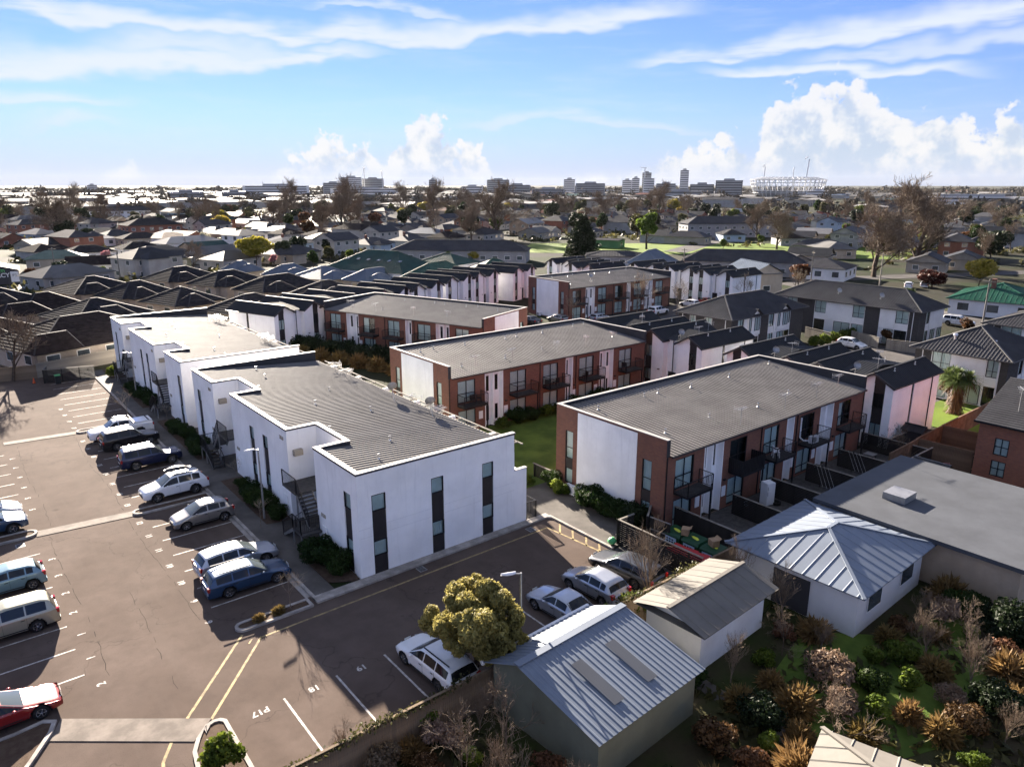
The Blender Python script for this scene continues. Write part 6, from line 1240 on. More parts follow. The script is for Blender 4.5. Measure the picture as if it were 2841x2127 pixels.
# ---------------------------------------------------------------- warehouses, skyline, stadium, far woods
def pol(a, d): a = R(a); q = HD.xy*math.cos(a)+RT.xy*math.sin(a); return q*d
WR = [('roof_white', 'white', 34), ('roof_lgrey', 'pale grey', 34), ('roof_blue', 'blue-grey', 12), ('roof_charcoal', 'dark grey', 14), ('roof_red', 'rusty red', 4), ('roof_green', 'green', 3)]
wp = {}; n = 0; items = []
d = 655.
while d < 2300:
    step = 34+d*.03; na = int(R(69)*d/(62+d*.015))
    for i in range(na):
        a = -34.5+69*(i+rng.uniform(.15, .85))/na
        if a > 24 and d < 900 and rng.random() < .5: continue
        items.append((a, d+rng.uniform(-12, 12)))
    d += step
rng.shuffle(items); items = items[:290]; items.sort(); wc = {}
for a, d in items:
    rm, rn, _ = rng.choices(WR, [q[2] for q in WR])[0]; lx = rng.uniform(28, 70)*(1+(d-650)/2600); ly = rng.uniform(22, 42); h = rng.uniform(4.5, 8); wm = rng.choice(['wall_pale', 'wall_pale', 'wall_grey', 'wall_cream', 'roof_lgrey', 'wall_tan']); p = pol(a, d); wc[rn] = wc.get(rn, 0)+1
    t = thing('warehouse', 'distant %s-roofed low commercial building, %s of its colour from left' % (rn, ordw(wc[rn])), 'warehouse', (p.x, p.y, 0), math.atan2(E2.y, E2.x)+rng.uniform(-.2, .2), 'distant commercial buildings')
    b = MB(); b.box(-lx/2, lx/2, -ly/2, ly/2, 0, h); b.build('wall', wm, t); b = MB(); nb = rng.choice((1, 1, 2))
    for k in range(nb): x0, x1 = -lx/2+lx*k/nb-.5, -lx/2+lx*(k+1)/nb+.5; hiproof(b, x0, x1, -ly/2-.5, ly/2+.5, h+.05, h+rng.uniform(1, 3.2), 'plain', gable=1, ax=rng.random() < .6)
    b.build('roof', rm, t)
    for k in range(rng.randint(1, 3)): x = rng.uniform(-lx*.4, lx*.4); MB().box(x-2.5, x+2.5, -ly/2-.08, -ly/2-.01, .1, 3.2).build('door', rng.choice(['wall_dark', 'wall_blue', 'wall_grey']), t)
mat('tower_white', (.62, .62, .62), .7, .05, .05); mat('tower_grey', (.28, .29, .30), .6, .08, .05); mat('tower_dark', (.08, .085, .095), .4, .1, .05); mat('scaffold', (.55, .56, .58), .5, .05)
def tower(label, x0, x1, ytop, dist, wm, win_m='tower_dark', rows=None, name='office_building', depth=20.):
    """x0,x1,ytop measured as azimuth (deg) and elevation (deg) of the roof"""
    pa, pb = pol(x0, dist), pol(x1, dist); w = (pb-pa).length; h = CAMZ+dist*math.tan(R(ytop)); t = thing(name, label, 'building', (pa.x, pa.y, 0), math.atan2((pb-pa).y, (pb-pa).x), 'city skyline'); MB().box(0, w, 0, depth, 0, h).build('wall', wm, t)
    rows = rows or max(2, int(h/4)); cols = max(2, int(w/5))
    for r_ in range(rows):
        z = h*(r_+.35)/rows
        q = MB().box(w*.04, w*.96, -.12, -.02, z, z+h/rows*.45); q.build('window', win_m, t)
    MB().box(w*.3, w*.7, depth*.3, depth*.7, h, h+3).build('plant_room', 'tower_grey', t); return t
SK = [('hospital block with stepped roofs, left part', -14.0, -12.6, .15, 1700, 'tower_grey'), ('hospital block, tall middle part', -12.7, -11.2, .55, 1720, 'tower_white'), ('hospital block, glazed right part', -11.2, -9.6, .45, 1750, 'tower_grey'), ('low white hospital wing', -13.5, -8.5, -.25, 1500, 'tower_white'), ('slim chequered tower alone in the skyline', -6.25, -5.7, .38, 1500, 'tower_grey'), ('wide grey block right of the slim tower', -1.9, -.2, .38, 1600, 'tower_grey'), ('low red-brown block left of the city towers', -.6, 1.4, .0, 1450, 'tower_grey'), ('white office tower, left of the city centre', 3.9, 4.75, .42, 1600, 'tower_white'), ('grey office block left of the dark tower', 4.8, 7.0, .12, 1500, 'tower_grey'), ('white block left of the dark tower', 8.27, 8.98, .35, 1600, 'tower_white'), ('pale tower with grid windows', 8.98, 9.54, .5, 1620, 'tower_white'), ('dark tall tower of the city centre', 9.73, 10.39, .88, 1650, 'tower_dark'), ('white stepped block before the dark tower', 9.83, 10.63, .48, 1500, 'tower_white'), ('grey hotel right of the dark tower', 10.77, 12.19, .1, 1450, 'tower_grey'), ('tallest white tower of the skyline', 12.47, 13.09, 1.05, 1550, 'tower_white'), ('dark flat office block left of the stadium', 13.23, 14.93, .05, 1400, 'tower_dark'), ('dark glazed office block beside the stadium', 15.03, 16.92, .32, 1380, 'tower_dark'), ('dark office block in the left distance', -24.5, -22.2, -.45, 1100, 'tower_dark'), ('long white silo-like store left of hospital', -19.6, -15.0, -.05, 1350, 'tower_white'), ('small dark office left of the white store', -21.0, -19.4, -.45, 1100, 'tower_dark'), ('pale tower far on the left horizon', -29.3, -28.7, .0, 2200, 'tower_white'), ('long pale warehouse at the right horizon', 26.5, 36, -.75, 1000, 'tower_white'), ('white sheds right of the stadium', 21.26, 22.68, -.4, 1300, 'tower_white'), ('grey block before the city towers', 1.5, 4.0, -.3, 1200, 'tower_grey'), ('grey block before the tallest tower', 10.87, 14.17, -.45, 1150, 'tower_grey'), ('pale block at centre skyline', -3.8, -2.2, -.1, 1500, 'tower_white')]
for l, a, c, e, dd, wm in SK: tower(l, a, c, e, dd, wm, 'tower_dark' if wm != 'tower_dark' else 'tower_grey')
# stadium under construction: ring of raking steel frames
p = pol(20.0, 1420); st = thing('stadium', 'white steel stadium frame under construction on the skyline', 'stadium', (p.x, p.y, 0)); n = 40; RX, RY = 72, 58
def ell(i, k, z): a = 2*PI*i/n; return (RX*k*math.cos(a), RY*k*math.sin(a), z)
b = MB()
for i in range(n):
    b.bar(ell(i, .86, 0), ell(i, .98, 20), 1.0); b.bar(ell(i, .98, 20), ell(i, 1.02, 31), .9); b.bar(ell(i, 1.02, 31), ell(i, .72, 35), .9)
b.build('frame_column', 'scaffold', st, kind='stuff'); b = MB()
for z, k in ((9, .92), (20, .98), (26, 1.0), (31, 1.02), (35, .72), (33, .87)):
    for i in range(n): b.bar(ell(i, k, z), ell(i+1, k, z), .8)
b.build('ring_beam', 'scaffold', st, kind='stuff'); b = MB()
for i in range(n): b.bar(ell(i, .92, 9), ell(i+1, .98, 20), .5); b.bar(ell(i, .98, 20), ell(i+1, 1.02, 31), .5); b.bar(ell(i, 1.02, 31), ell(i+1, .87, 33), .5)
b.build('brace', 'scaffold', st, kind='stuff'); b = MB()
for i in range(n): b.add([ell(i, .8, 0), ell(i+1, .8, 0), ell(i+1, .92, 12), ell(i, .92, 12)], [(0, 1, 2, 3)])
b.build('stand', 'tower_grey', st)
for i, (a, top, dd) in enumerate([(21.1, 1.75, 1430), (18.3, 1.25, 1450), (20.3, 1.05, 1460), (-11.0, 1.2, 1750), (-9.7, .95, 1750), (9.9, 1.2, 1640)]):
    p = pol(a, dd); h = CAMZ+dd*math.tan(R(top)); t = thing('crane', 'construction crane %s' % ('tall and leaning over the stadium', 'at left end of the stadium', 'small, behind the stadium middle', 'left one over the hospital', 'right one over the hospital', 'thin mast beside the dark tower')[i], 'crane', (p.x, p.y, 0), .3*i); MB().bar((0, 0, 0), (h*.12 if i < 3 else 0, 0, h), 1.3).build('mast', 'scaffold', t); MB().bar((-6, 0, h), (14 if i > 2 else 3, 0, h+(2 if i > 2 else 4)), 1.2).build('jib', 'scaffold', t)
for i, a in enumerate((-18.2, -16.8, -16.2, -12.2, -8.1)): p = pol(a, 1600); MB().cyl((0, 0, 0), (0, 0, CAMZ+1600*math.tan(R(.25+.08*(i % 3)))), .8, .5, 6).build('chimney_mast', 'tower_grey', None, label='thin distant mast on the left horizon, %s from left' % ordw(i+1), cat='mast').location = (p.x, p.y, 0)
rg = np.random.default_rng(5); nq = 42000; aa = rg.uniform(-48, 48, nq); dd = 1700+rg.uniform(0, 1, nq)**1.4*2600; hh = (12+8*np.sin(aa*1.7)+5*np.sin(aa*5.3+1)+4*np.sin(aa*13))*.42+6; zz = rg.uniform(0, 1, nq)*hh*rg.uniform(.6, 1.25, nq); ar = np.radians(aa)
PX = np.stack([dd*(HD.x*np.cos(ar)+RT.x*np.sin(ar)), dd*(HD.y*np.cos(ar)+RT.y*np.sin(ar)), zz], 1); MATS['wood_far'] = None; mat('wood_far', (.095, .082, .066), .95, .3, .01, spec=0.)
ob('far_wood', leafmesh('far_wood', PX, rg.normal(0, 1, (nq, 3)), 6., 'wood_far', rg, 1.2), None, label='brown hazy belt of woods along the horizon', cat='woods', kind='stuff')
nq = 2600; aa = rg.uniform(-36, 36, 330); dd = rg.uniform(560, 1700, 330); P = []
for a, d_ in zip(aa, dd):
    q = pol(float(a), float(d_)); h = rg.uniform(7, 15); P.append(np.array([q.x, q.y, 0])+rg.normal(0, 1, (60, 3))*np.array([3.2, 3.2, h*.22])+np.array([0, 0, h*.5]))
P = np.concatenate(P); P[:, 2] = np.abs(P[:, 2]); ob('far_street_trees', leafmesh('far_street_trees', P, rg.normal(0, 1, P.shape), 2.6, 'wood_far', rg), None, label='scattered dark trees among the distant commercial roofs', cat='trees', kind='stuff')

# low garden growth between the far houses
P = []; rg = np.random.default_rng(17); k = 0
while k < 2600:
    a, d_ = rg.uniform(-35, 35), 150+510*rg.uniform(0, 1)**.7; q = pol(float(a), float(d_))
    if blocked(q): 
        a_, c_ = q.dot(E1), q.dot(E2)
        if not (-160 < a_ < -88 and 40 < c_ < 112 and d_ < 200): k += 1; continue
    k += 1; h = rg.uniform(.5, 2.2); n_ = 14; P.append(np.array([q.x, q.y, 0])+rg.normal(0, 1, (n_, 3))*np.array([1.1, 1.1, h*.3])+np.array([0, 0, h*.5]))
P = np.concatenate(P); P[:, 2] = np.abs(P[:, 2]); ob('garden_growth', leafmesh('garden_growth', P, rg.normal(0, 1, P.shape), 1.0, 'leaf_olive', rg), None, label='low shrubs and hedges filling gardens between the suburb houses', cat='shrubbery', kind='stuff')
# ---------------------------------------------------------------- lamps, fences, bins, yards
def street_lamp(label, loc, h, az, L=.75):
    t = thing('street_lamp', label, 'street lamp', (*loc, 0), az, 'car park lamps'); MB().cyl((0, 0, 0), (0, 0, h), .07, .05, 8).build('pole', 'grey_metal', t); MB().bar((0, 0, h-.05), (L*.5, 0, h+.05), .05).build('arm', 'grey_metal', t)
    b = MB(); v = []; n = 8
    for i in range(n+1):
        u = i/n; w = .16*math.sin(PI*min(.95, .12+u*.85))**.7; x = L*.35+u*.72; z = h+.05+.03*u
        v += [(x, -w, z), (x, 0, z+.09), (x, w, z), (x, 0, z-.04)]
    f = [(4*i+j, 4*i+(j+1) % 4, 4*i+4+(j+1) % 4, 4*i+4+j) for i in range(n) for j in range(4)]+[(0, 1, 2, 3), (4*n+3, 4*n+2, 4*n+1, 4*n)]; b.add(v, f); b.build('lamp_head', 'white_plastic', t, True); return t
street_lamp('tall car park lamp in front of the near white block', (15.6, 46.75), 5.2, PI+.15); street_lamp('tall car park lamp behind the golden tree', (19.15, 23.25), 5.15, PI-.3); street_lamp('tall car park lamp before the far white block', (15.8, 84.4), 5.15, PI+.1)
def slat_fence(name, label, p0, p1, h, m_='black_wood', slat=.075, gap=.035, post=1.8, cat='fence', z0=.06, th=.03):
    """horizontal slats, every slat a part of its own"""
    p0 = Vector(p0); p1 = Vector(p1); d = p1-p0; L = d.length; t = thing(name, label, cat, (p0.x, p0.y, 0), math.atan2(d.y, d.x)); me = MB().box(0, L, -th/2, th/2, 0, slat).mesh('slat', m_); z = z0
    while z+slat < h: ob('slat', me, t, (0, 0, z)); z += slat+gap
    pm = MB().box(-.045, .045, .02, .11, 0, h+.02).mesh('post', m_)
    for i in range(int(L/post)+1): ob('post', pm, t, (min(L, i*post), 0, 0))
    MB().box(-.03, L+.03, -.05, .08, h+.0, h+.045).build('cap_rail', m_ if m_ != 'black_wood' else 'wood_grey', t); return t
def paling_fence(label, p0, p1, h, m_='wood_fence', w=.105, objs=True, seed=1, cap=True):
    p0 = Vector(p0); p1 = Vector(p1); d = p1-p0; L = d.length; n = int(L/w); t = thing('paling_fence', label, 'fence', (p0.x, p0.y, 0), math.atan2(d.y, d.x)); rr = random.Random(seed); mes = [MB().box(.004, w-.004, -.012-.004*k, .008-.003*k, 0, h-.02*k).mesh('paling', m_) for k in range(3)]
    if objs:
        for i in range(n): ob('paling', mes[rr.randrange(3)], t, (i*w, 0, 0))
    else:
        b = MB()
        for i in range(n): k = rr.randrange(3); b.box(i*w+.004, i*w+w-.004, -.012-.004*k, .008-.003*k, 0, h-.02*k)
        b.build('paling', m_, t, kind='stuff')
    b = MB(); b.box(0, L, .02, .07, .35, .42).box(0, L, .02, .07, h-.35, h-.28)
    if cap: b.box(0, L, -.04, .08, h+.002, h+.04)
    b.build('rail', m_, t); pm = MB().box(-.05, .05, .02, .12, 0, h).mesh('post', m_)
    for i in range(int(L/2.4)+1): ob('post', pm, t, (min(L, i*2.4), 0, 0))
    return t
paling_fence('weathered timber paling fence along the south side of the car park, left of the garage', (7.0, 22.3), (16.9, 22.3), 1.75, 'wood_fence', seed=2)
paling_fence('weathered timber paling fence below the silver cars', (23.4, 22.3), (36.2, 22.3), 1.75, 'wood_fence', seed=3)
slat_fence('slatted_fence', 'dark horizontal slat fence of the bin enclosure beside the dark wagon', (31.95, 29.0), (32.05, 22.6), 1.75, slat=.085, gap=.055); slat_fence('slatted_fence', 'short slatted return of the bin enclosure fence', (31.95, 29.02), (33.35, 29.0), 1.75, slat=.085, gap=.055)
g = thing('gate', 'open black gate with pale edge in the bin enclosure', 'gate', (33.85, 28.05, 0), -1.46); MB().box(0, 1.5, -.02, .02, .1, 1.75).build('panel', 'black_wood', g); MB().box(-.02, 1.53, -.03, .03, 1.75, 1.8).build('frame', 'galv', g); MB().box(.05, 1.2, -.05, -.02, .95, 1.02).build('bar', 'wood_grey', g)
slat_fence('slatted_fence', 'black slat fence between the bins and the first yard', (36.35, 28.1), (36.35, 22.6), 1.75, gap=.012); slat_fence('slatted_fence', 'black slat fence behind the bins at the brick block corner', (33.9, 28.3), (36.3, 29.9), 1.7, gap=.012)
for i, x in enumerate((41.55, 46.3, 51.15, 56.0, 61.6)): slat_fence('slatted_fence', 'black slat fence between the yards of nearest brick block, %s from left' % ('first', 'second', 'third', 'fourth', 'fifth')[i], (x, 27.2 if i < 4 else 28.1), (x, 22.5), 1.5, gap=.02, slat=.1)
slat_fence('slatted_fence', 'black slat fence along the back of the yards', (36.4, 22.45), (62.0, 22.45), 1.6, gap=.02, slat=.12)
slat_fence('slatted_fence', 'low black slat fence at the lawn corner of nearest brick block', (35.2, 39.2), (35.2, 41.2), 1.1, gap=.04); slat_fence('slatted_fence', 'grey slat fence at right end yard beside white townhouse', (61.7, 25.7), (67.5, 25.7), 1.5, gap=.02, slat=.1)
def rail_fence(label, pts, h=1.1):
    t = thing('railing', label, 'railing', (0, 0, 0)); b = MB(); railing(b, pts, .1, h, sp=.1); b.build('balusters', 'black_metal', t); return t
rail_fence('black balustrade at the right end of the near white block', [(29.65, 35.4), (30.4, 35.3), (30.4, 37.4)], 1.25)
mat('bin_green', (.010, .050, .022), .45, .1, 1.); mat('bin_red', (.38, .02, .02), .4, .08, 1.); mat('sticker_yellow', (.55, .58, .06), .6, 0); mat('sticker_blue', (.42, .55, .68), .6, .1, 6.); mat('cardboard', (.30, .20, .12), .85, .15, 3.); mat('print_dark', (.03, .04, .06), .7, 0); mat('print_green', (.06, .20, .05), .7, 0)
for i, y in enumerate((26.4, 25.0, 23.6)):
    t = thing('recycling_bin', 'large green recycling bin with yellow lid sticker, %s' % ('nearest the gate', 'middle one under the cardboard box', 'at the paling fence')[i], 'bin', (34.55, y, .04), 0, 'large green bins'); b = MB(); b.add([(-.5, -.58, .15), (.5, -.58, .15), (.5, .58, .15), (-.5, .58, .15), (-.58, -.62, 1.05), (.58, -.62, 1.05), (.58, .62, 1.05), (-.58, .62, 1.05)], [(0, 1, 2, 3), (0, 1, 5, 4), (1, 2, 6, 5), (2, 3, 7, 6), (3, 0, 4, 7)]); b.build('body', 'bin_green', t)
    MB().add([(-.62, -.65, 1.05), (.62, -.65, 1.05), (.62, .65, 1.05), (-.62, .65, 1.05), (-.45, -.6, 1.2), (.5, -.6, 1.26), (.5, .6, 1.26), (-.45, .6, 1.2)], [(0, 1, 5, 4), (1, 2, 6, 5), (2, 3, 7, 6), (3, 0, 4, 7), (4, 5, 6, 7)]).build('lid', 'bin_green', t)
    MB().poly([(-.2, -.28, 1.232), (-.05, -.32, 1.241), (.1, -.1, 1.25), (.12, .2, 1.252), (.02, .32, 1.246), (-.12, .1, 1.237)]).build('lid_sticker', 'sticker_yellow', t)
    s = MB().quad((-.585, .45, .45), (-.585, -.4, .45), (-.6, -.4, .95), (-.6, .45, .95)).build('sticker', 'sticker_blue', t); b = MB()
    for r_ in range(2):
        for c_ in range(3): b.quad((-.602, .36-.2*c_, .58+.16*r_), (-.602, .22-.2*c_, .58+.16*r_), (-.602, .22-.2*c_, .68+.16*r_), (-.602, .36-.2*c_, .68+.16*r_))
    b.build('print', 'print_dark', s); MB().quad((-.603, -.25, .47), (-.603, -.36, .47), (-.603, -.36, .72), (-.603, -.25, .72)).build('print', 'print_green', s)
    for q in ((-.4, -.45), (.4, -.45), (-.4, .45), (.4, .45)): MB().cyl((q[0]-.03, q[1], .08), (q[0]+.03, q[1], .08), .08, .08, 8).build('wheel', 'rubber', t)
for i, (x, y) in enumerate(((32.75, 25.0), (32.85, 24.15), (32.9, 23.3))):
    t = thing('wheelie_bin', 'red-lidded wheelie bin by the slat fence, %s' % ('farthest from the paling fence', 'middle', 'against the paling fence')[i], 'bin', (x, y, .04), .15*i, 'red wheelie bins'); t.scale = (1.45, 1.2, 1.1); MB().add([(-.22, -.25, .05), (.22, -.25, .05), (.22, .25, .05), (-.22, .25, .05), (-.29, -.34, .98), (.29, -.34, .98), (.29, .34, .98), (-.29, .34, .98)], [(0, 1, 5, 4), (1, 2, 6, 5), (2, 3, 7, 6), (3, 0, 4, 7)]).build('body', 'trim', t)
    MB().add([(-.32, -.37, .98), (.32, -.37, .98), (.32, .37, .98), (-.32, .37, .98), (-.26, -.33, 1.04), (.3, -.33, 1.12), (.3, .33, 1.12), (-.26, .33, 1.04)], [(0, 1, 5, 4), (1, 2, 6, 5), (2, 3, 7, 6), (3, 0, 4, 7), (4, 5, 6, 7)]).build('lid', 'bin_red', t); MB().cyl((.25, -.27, .1), (.25, -.22, .1), .1, .1, 8).cyl((.25, .22, .1), (.25, .27, .1), .1, .1, 8).build('wheel', 'rubber', t); MB().cyl((.34, -.28, .96), (.34, .28, .96), .02, .02, 6).build('handle', 'trim', t)
def carton(label, loc, rz, s=.5):
    t = thing('cardboard_box', label, 'box', loc, rz); MB().box(-s/2, s/2, -s*.4, s*.4, 0, s*.75).build('box', 'cardboard', t); MB().quad((-s/2, -s*.4, s*.75), (s/2, -s*.4, s*.75), (s/2, -s*.7, s*.95), (-s/2, -s*.7, s*.95)).build('flap', 'cardboard', t)
carton('open cardboard box standing on the middle green bin', (34.5, 25.75, 1.27), .5, .55); carton('flattened cardboard box on the green bin at the paling fence', (34.6, 23.7, 1.27), 1.2, .55)
mat('bag_green', (.08, .35, .14), .5, .1, 3.); b = MB(); b.sphere((0, 0, .25), .3, 8, 5, 0, .8); b.build('rubbish_bag', 'bag_green', None, True, label='green rubbish bag at the slat fence corner', cat='bag').location = (31.6, 29.2, .1)
def ac(label, loc, rz, s=1.):
    t = thing('air_conditioner', label, 'air conditioner', loc, rz); MB().box(-.42*s, .42*s, -.16*s, .16*s, .06, .62*s).build('case', 'white_plastic', t); b = MB(); b.cyl((-.1*s, -.165*s, .34*s), (-.1*s, -.172*s, .34*s), .24*s, .24*s, 16); b.build('fan_grille', 'grey_metal', t); MB().box(-.35*s, -.28*s, -.14*s, .14*s, 0, .06).box(.28*s, .35*s, -.14*s, .14*s, 0, .06).build('foot', 'trim', t)
ac('white air conditioner on the ground at nearest brick block end wall', (34.95, 36.6, .1), -PI/2, 1.15); ac('white air conditioner on a balcony of nearest brick block', (52.2, 27.45, 2.81), -.1); ac('white air conditioner at farthest brick block end wall', (83.8, 97.0, 0), -PI/2)
MB().tube([(51.3, 28.12, 4.9), (51.3, 28.1, 3.3), (51.5, 27.9, 3.05), (51.9, 27.5, 3.05)], .06, 6).build('air_conditioner_pipe', 'white_plastic', None, label='white pipe running down the wall to the balcony air conditioner', cat='pipe')
# things in the yards
t = thing('refrigerator', 'white upright refrigerator standing in a yard of nearest brick block', 'refrigerator', (44.85, 26.6, .06), -.25); MB().box(-.36, .36, -.34, .3, .05, 1.72).build('cabinet', 'white_plastic', t); MB().box(-.355, .355, -.38, -.342, .06, 1.16).build('door', 'white_plastic', t); MB().box(-.355, .355, -.38, -.342, 1.18, 1.71).build('door', 'white_plastic', t); MB().box(-.33, -.29, -.41, -.381, .8, 1.12).box(-.33, -.29, -.41, -.381, 1.22, 1.5).build('handle', 'galv', t)
t = thing('sawhorse', 'wooden sawhorse in the yard left of the refrigerator', 'sawhorse', (42.6, 26.6, .06), .6); MB().box(-.5, .5, -.05, .05, .62, .7).build('beam', 'wood_orange', t)
for x in (-.42, .42):
    for s in (-1, 1): MB().bar((x, s*.25, 0), (x*.9, s*.04, .63), .06, .04).build('leg', 'wood_orange', t)
t = thing('bucket', 'pale bucket beside the sawhorse', 'bucket', (43.4, 27.3, .06)); MB().cyl((0, 0, 0), (0, 0, .34), .13, .17, 12).build('pail', 'sticker_blue', t); MB().tube([(-.17, 0, .34), (-.1, 0, .5), (.1, 0, .5), (.17, 0, .34)], .008, 4).build('handle', 'galv', t)
t = thing('wheel_tyre', 'black car tyre lying beside the refrigerator', 'tyre', (45.35, 26.1, .06)); MB().cyl((0, 0, 0), (0, 0, .2), .32, .32, 16, 0, False).cyl((0, 0, .2), (0, 0, .2001), .32, .19, 16, 0, False).cyl((0, 0, .2), (0, 0, 0), .19, .19, 16, 0, False).build('tread', 'rubber', t)
for i, (x0, x1) in enumerate(((47, 50.8), (51.6, 55.6))):
    t = thing('clothesline', 'wire clothesline across a dark yard of nearest brick block, %s' % ('left', 'right')[i], 'clothesline', (x0, 23.2, 0)); b = MB(); b.bar((0, 0, 0), (0, 0, 1.8), .06).bar((x1-x0, 2.6, 0), (x1-x0, 2.6, 1.8), .06).bar((0, -.5, 1.75), (0, .5, 1.75), .05).bar((x1-x0, 2.1, 1.75), (x1-x0, 3.1, 1.75), .05); b.build('frame', 'black_metal', t)
    for k in range(4): MB().bar((0, -.45+.3*k, 1.76), (x1-x0, 2.15+.3*k, 1.76), .012).build('wire', 'galv', t)
def chair(label, loc, rz, m_='white_plastic'):
    t = thing('garden_chair', label, 'chair', loc, rz); MB().box(-.24, .24, -.24, .24, .40, .44).build('seat', m_, t); MB().box(-.24, .24, .2, .25, .44, .86).build('backrest', m_, t)
    for x in (-.2, .2):
        for y in (-.2, .2): MB().bar((x*1.1, y*1.1, 0), (x, y, .4), .045).build('leg', m_, t)
        MB().box(x-.03, x+.03, -.22, .22, .6, .64).build('armrest', m_, t)
chair('white plastic chair on a balcony of nearest brick block', (47.2, 27.6, 2.82), .8)
for i, (x, y) in enumerate([(37.6, 52.6), (38.3, 52.75), (46.8, 52.7), (47.8, 52.6), (51.9, 52.6), (57.8, 52.7)]): chair('dark metal chair on a middle brick block balcony, %s from left' % ('first', 'second', 'third', 'fourth', 'fifth', 'sixth')[i], (x, y, 2.82), 1.1*i, 'black_metal')
t = thing('garden_table', 'small grey table in the far yard of nearest brick block', 'table', (59.0, 26.0, .06)); MB().box(-.4, .4, -.4, .4, .66, .7).build('tabletop', 'grey_metal', t)
for x in (-.33, .33):
    for y in (-.33, .33): MB().bar((x, y, 0), (x, y, .66), .04).build('leg', 'black_metal', t)
# rubbish bin by the wall of the near white block, boarded fences, sheds
t = thing('litter_bin', 'dark litter bin by the gap between the white blocks', 'bin', (16.7, 67.8, .11)); MB().cyl((0, 0, 0), (0, 0, .85), .24, .28, 14).build('body', 'trim', t); MB().cyl((0, 0, .85), (0, 0, .98), .29, .2, 14).build('lid', 'trim', t)
slat_fence('board_fence', 'grey boarded fence before the long dark brick townhouses, left panel', (105.6, 51.6), (103.6, 46.6), 1.55, 'wood_grey', .15, .012); slat_fence('board_fence', 'grey boarded fence before the long dark brick townhouses, right panel', (103.4, 45.4), (104.4, 41.0), 1.55, 'wood_grey', .15, .012); slat_fence('board_fence', 'grey boarded fence beside the clipped hedge', (103.1, 57.5), (101.5, 52.6), 1.55, 'wood_grey', .15, .012)
t = thing('gate', 'black metal gate between the boarded fences', 'gate', (103.55, 46.45, 0), -1.4); b = MB(); railing(b, [(0, 0), (1.0, 0)], .05, 1.5, sp=.1); b.build('bars', 'black_metal', t)
c = Vector(ab(-92.6, 42.5)); e = Vector(ab(-92.6, 54.5)); paling_fence('pale timber fence at the far end of the car park beside the far white block', c.xy, e.xy, 1.8, 'wood_grey', seed=5, cap=False); c2 = Vector(ab(-100, 30)); paling_fence('brown timber fence at the far left end of the car park', c2.xy, c.xy, 1.7, 'wood_fence', seed=6, cap=False)
slat_fence('slatted_fence', 'black slatted bin screen at far end of the car park', (9.0, 98.2), (14.0, 96.9), 1.6, gap=.05, slat=.1); slat_fence('slatted_fence', 'side panel of the black bin screen at far end of the car park', (9.0, 98.2), (9.6, 100.4), 1.6, gap=.05, slat=.1)
for a, c_, l, sd in (((57.5, 23.75), (62.7, 23.9), 'front of the small yard', 7), ((62.75, 23.85), (62.9, 19.7), 'left of the red brick house', 8), ((62.8, 24.0), (68.1, 24.1), 'behind the dark shed', 9), ((68.15, 24.1), (68.3, 20.0), 'across the back garden', 10), ((68.2, 24.15), (81.2, 24.3), 'beside the cabbage tree', 11)): paling_fence('orange-brown timber paling fence %s' % l, a, c_, 1.8, 'wood_orange', seed=sd, objs=sd in (8, 10))
def shed(label, x0, x1, y0, y1, h, roofm, wallm, style='ribs'): return house('garden_shed', label, (x0, y0, 0), 0, x1-x0, y1-y0, wallm, roofm, h, h+.35, style, gable=1, wins=False, cat='shed', o=.12)
shed('low dark metal shed beside the white townhouse at right', 64.4, 66.0, 24.4, 26.0, 1.8, 'roof_dark', 'dark_panel'); shed('grey metal shed behind the timber fence at right', 56.6, 57.8, 19.4, 21.8, 1.8, 'roof_lgrey', 'wood_orange')
# red brick house at right edge
t = thing('brick_house', 'red brick two-storey house with black grid windows at right edge', 'house', (62.3, 6.0, 0)); b = MB(); LY = 13.5; hs_ = [(LY-18.3+6+0, 0, 0, 0)]; hl = [(1.2, 2.2, 2.2, 3.55), (1.2, 2.2, .5, 1.75), (5.4, 6.4, 2.2, 3.55), (5.4, 6.4, .5, 1.75), (9.6, 10.6, 2.2, 3.55)]
wall(b, (0, LY), (0, -1), LY, 0, 4.75, hl, .1); wall(b, (0, 0), (1, 0), 12, 0, 4.75); wall(b, (12, LY), (-1, 0), 12, 0, 4.75); wall(b, (12, 0), (0, 1), LY, 0, 4.75); b.poly([(0, LY, 4.75), (12, LY, 4.75), (6, LY, 7)]); b.poly([(0, 0, 4.75), (12, 0, 4.75), (6, 0, 7)]); b.build('wall', 'brick_orange', t)
for h_ in hl: win(t, (0, LY), (0, -1), h_, ((h_[0]+h_[1])/2,), ((h_[2]+h_[3])/2,), 'blind', fw=.06)
b = MB(); courses(b, (-.4, LY+.25, 4.7), (-.4, -.25, 4.7), (6, LY+.25, 7.1), (6, -.25, 7.1), .3, .02); courses(b, (12.4, -.25, 4.7), (12.4, LY+.25, 4.7), (6, -.25, 7.1), (6, LY+.25, 7.1), .3, .02); b.build('roof', 'roof_charcoal', t); MB().box(-.46, -.38, -.3, LY+.3, 4.56, 4.72).build('gutter', 'black_metal', t); MB().box(-.37, -.02, -.2, LY+.2, 4.6, 4.66).build('fascia', 'wall_white', t)
antenna(64.0, 17.6, 5.6, 'white tv antenna on the red brick house roof', .6, 1.8)
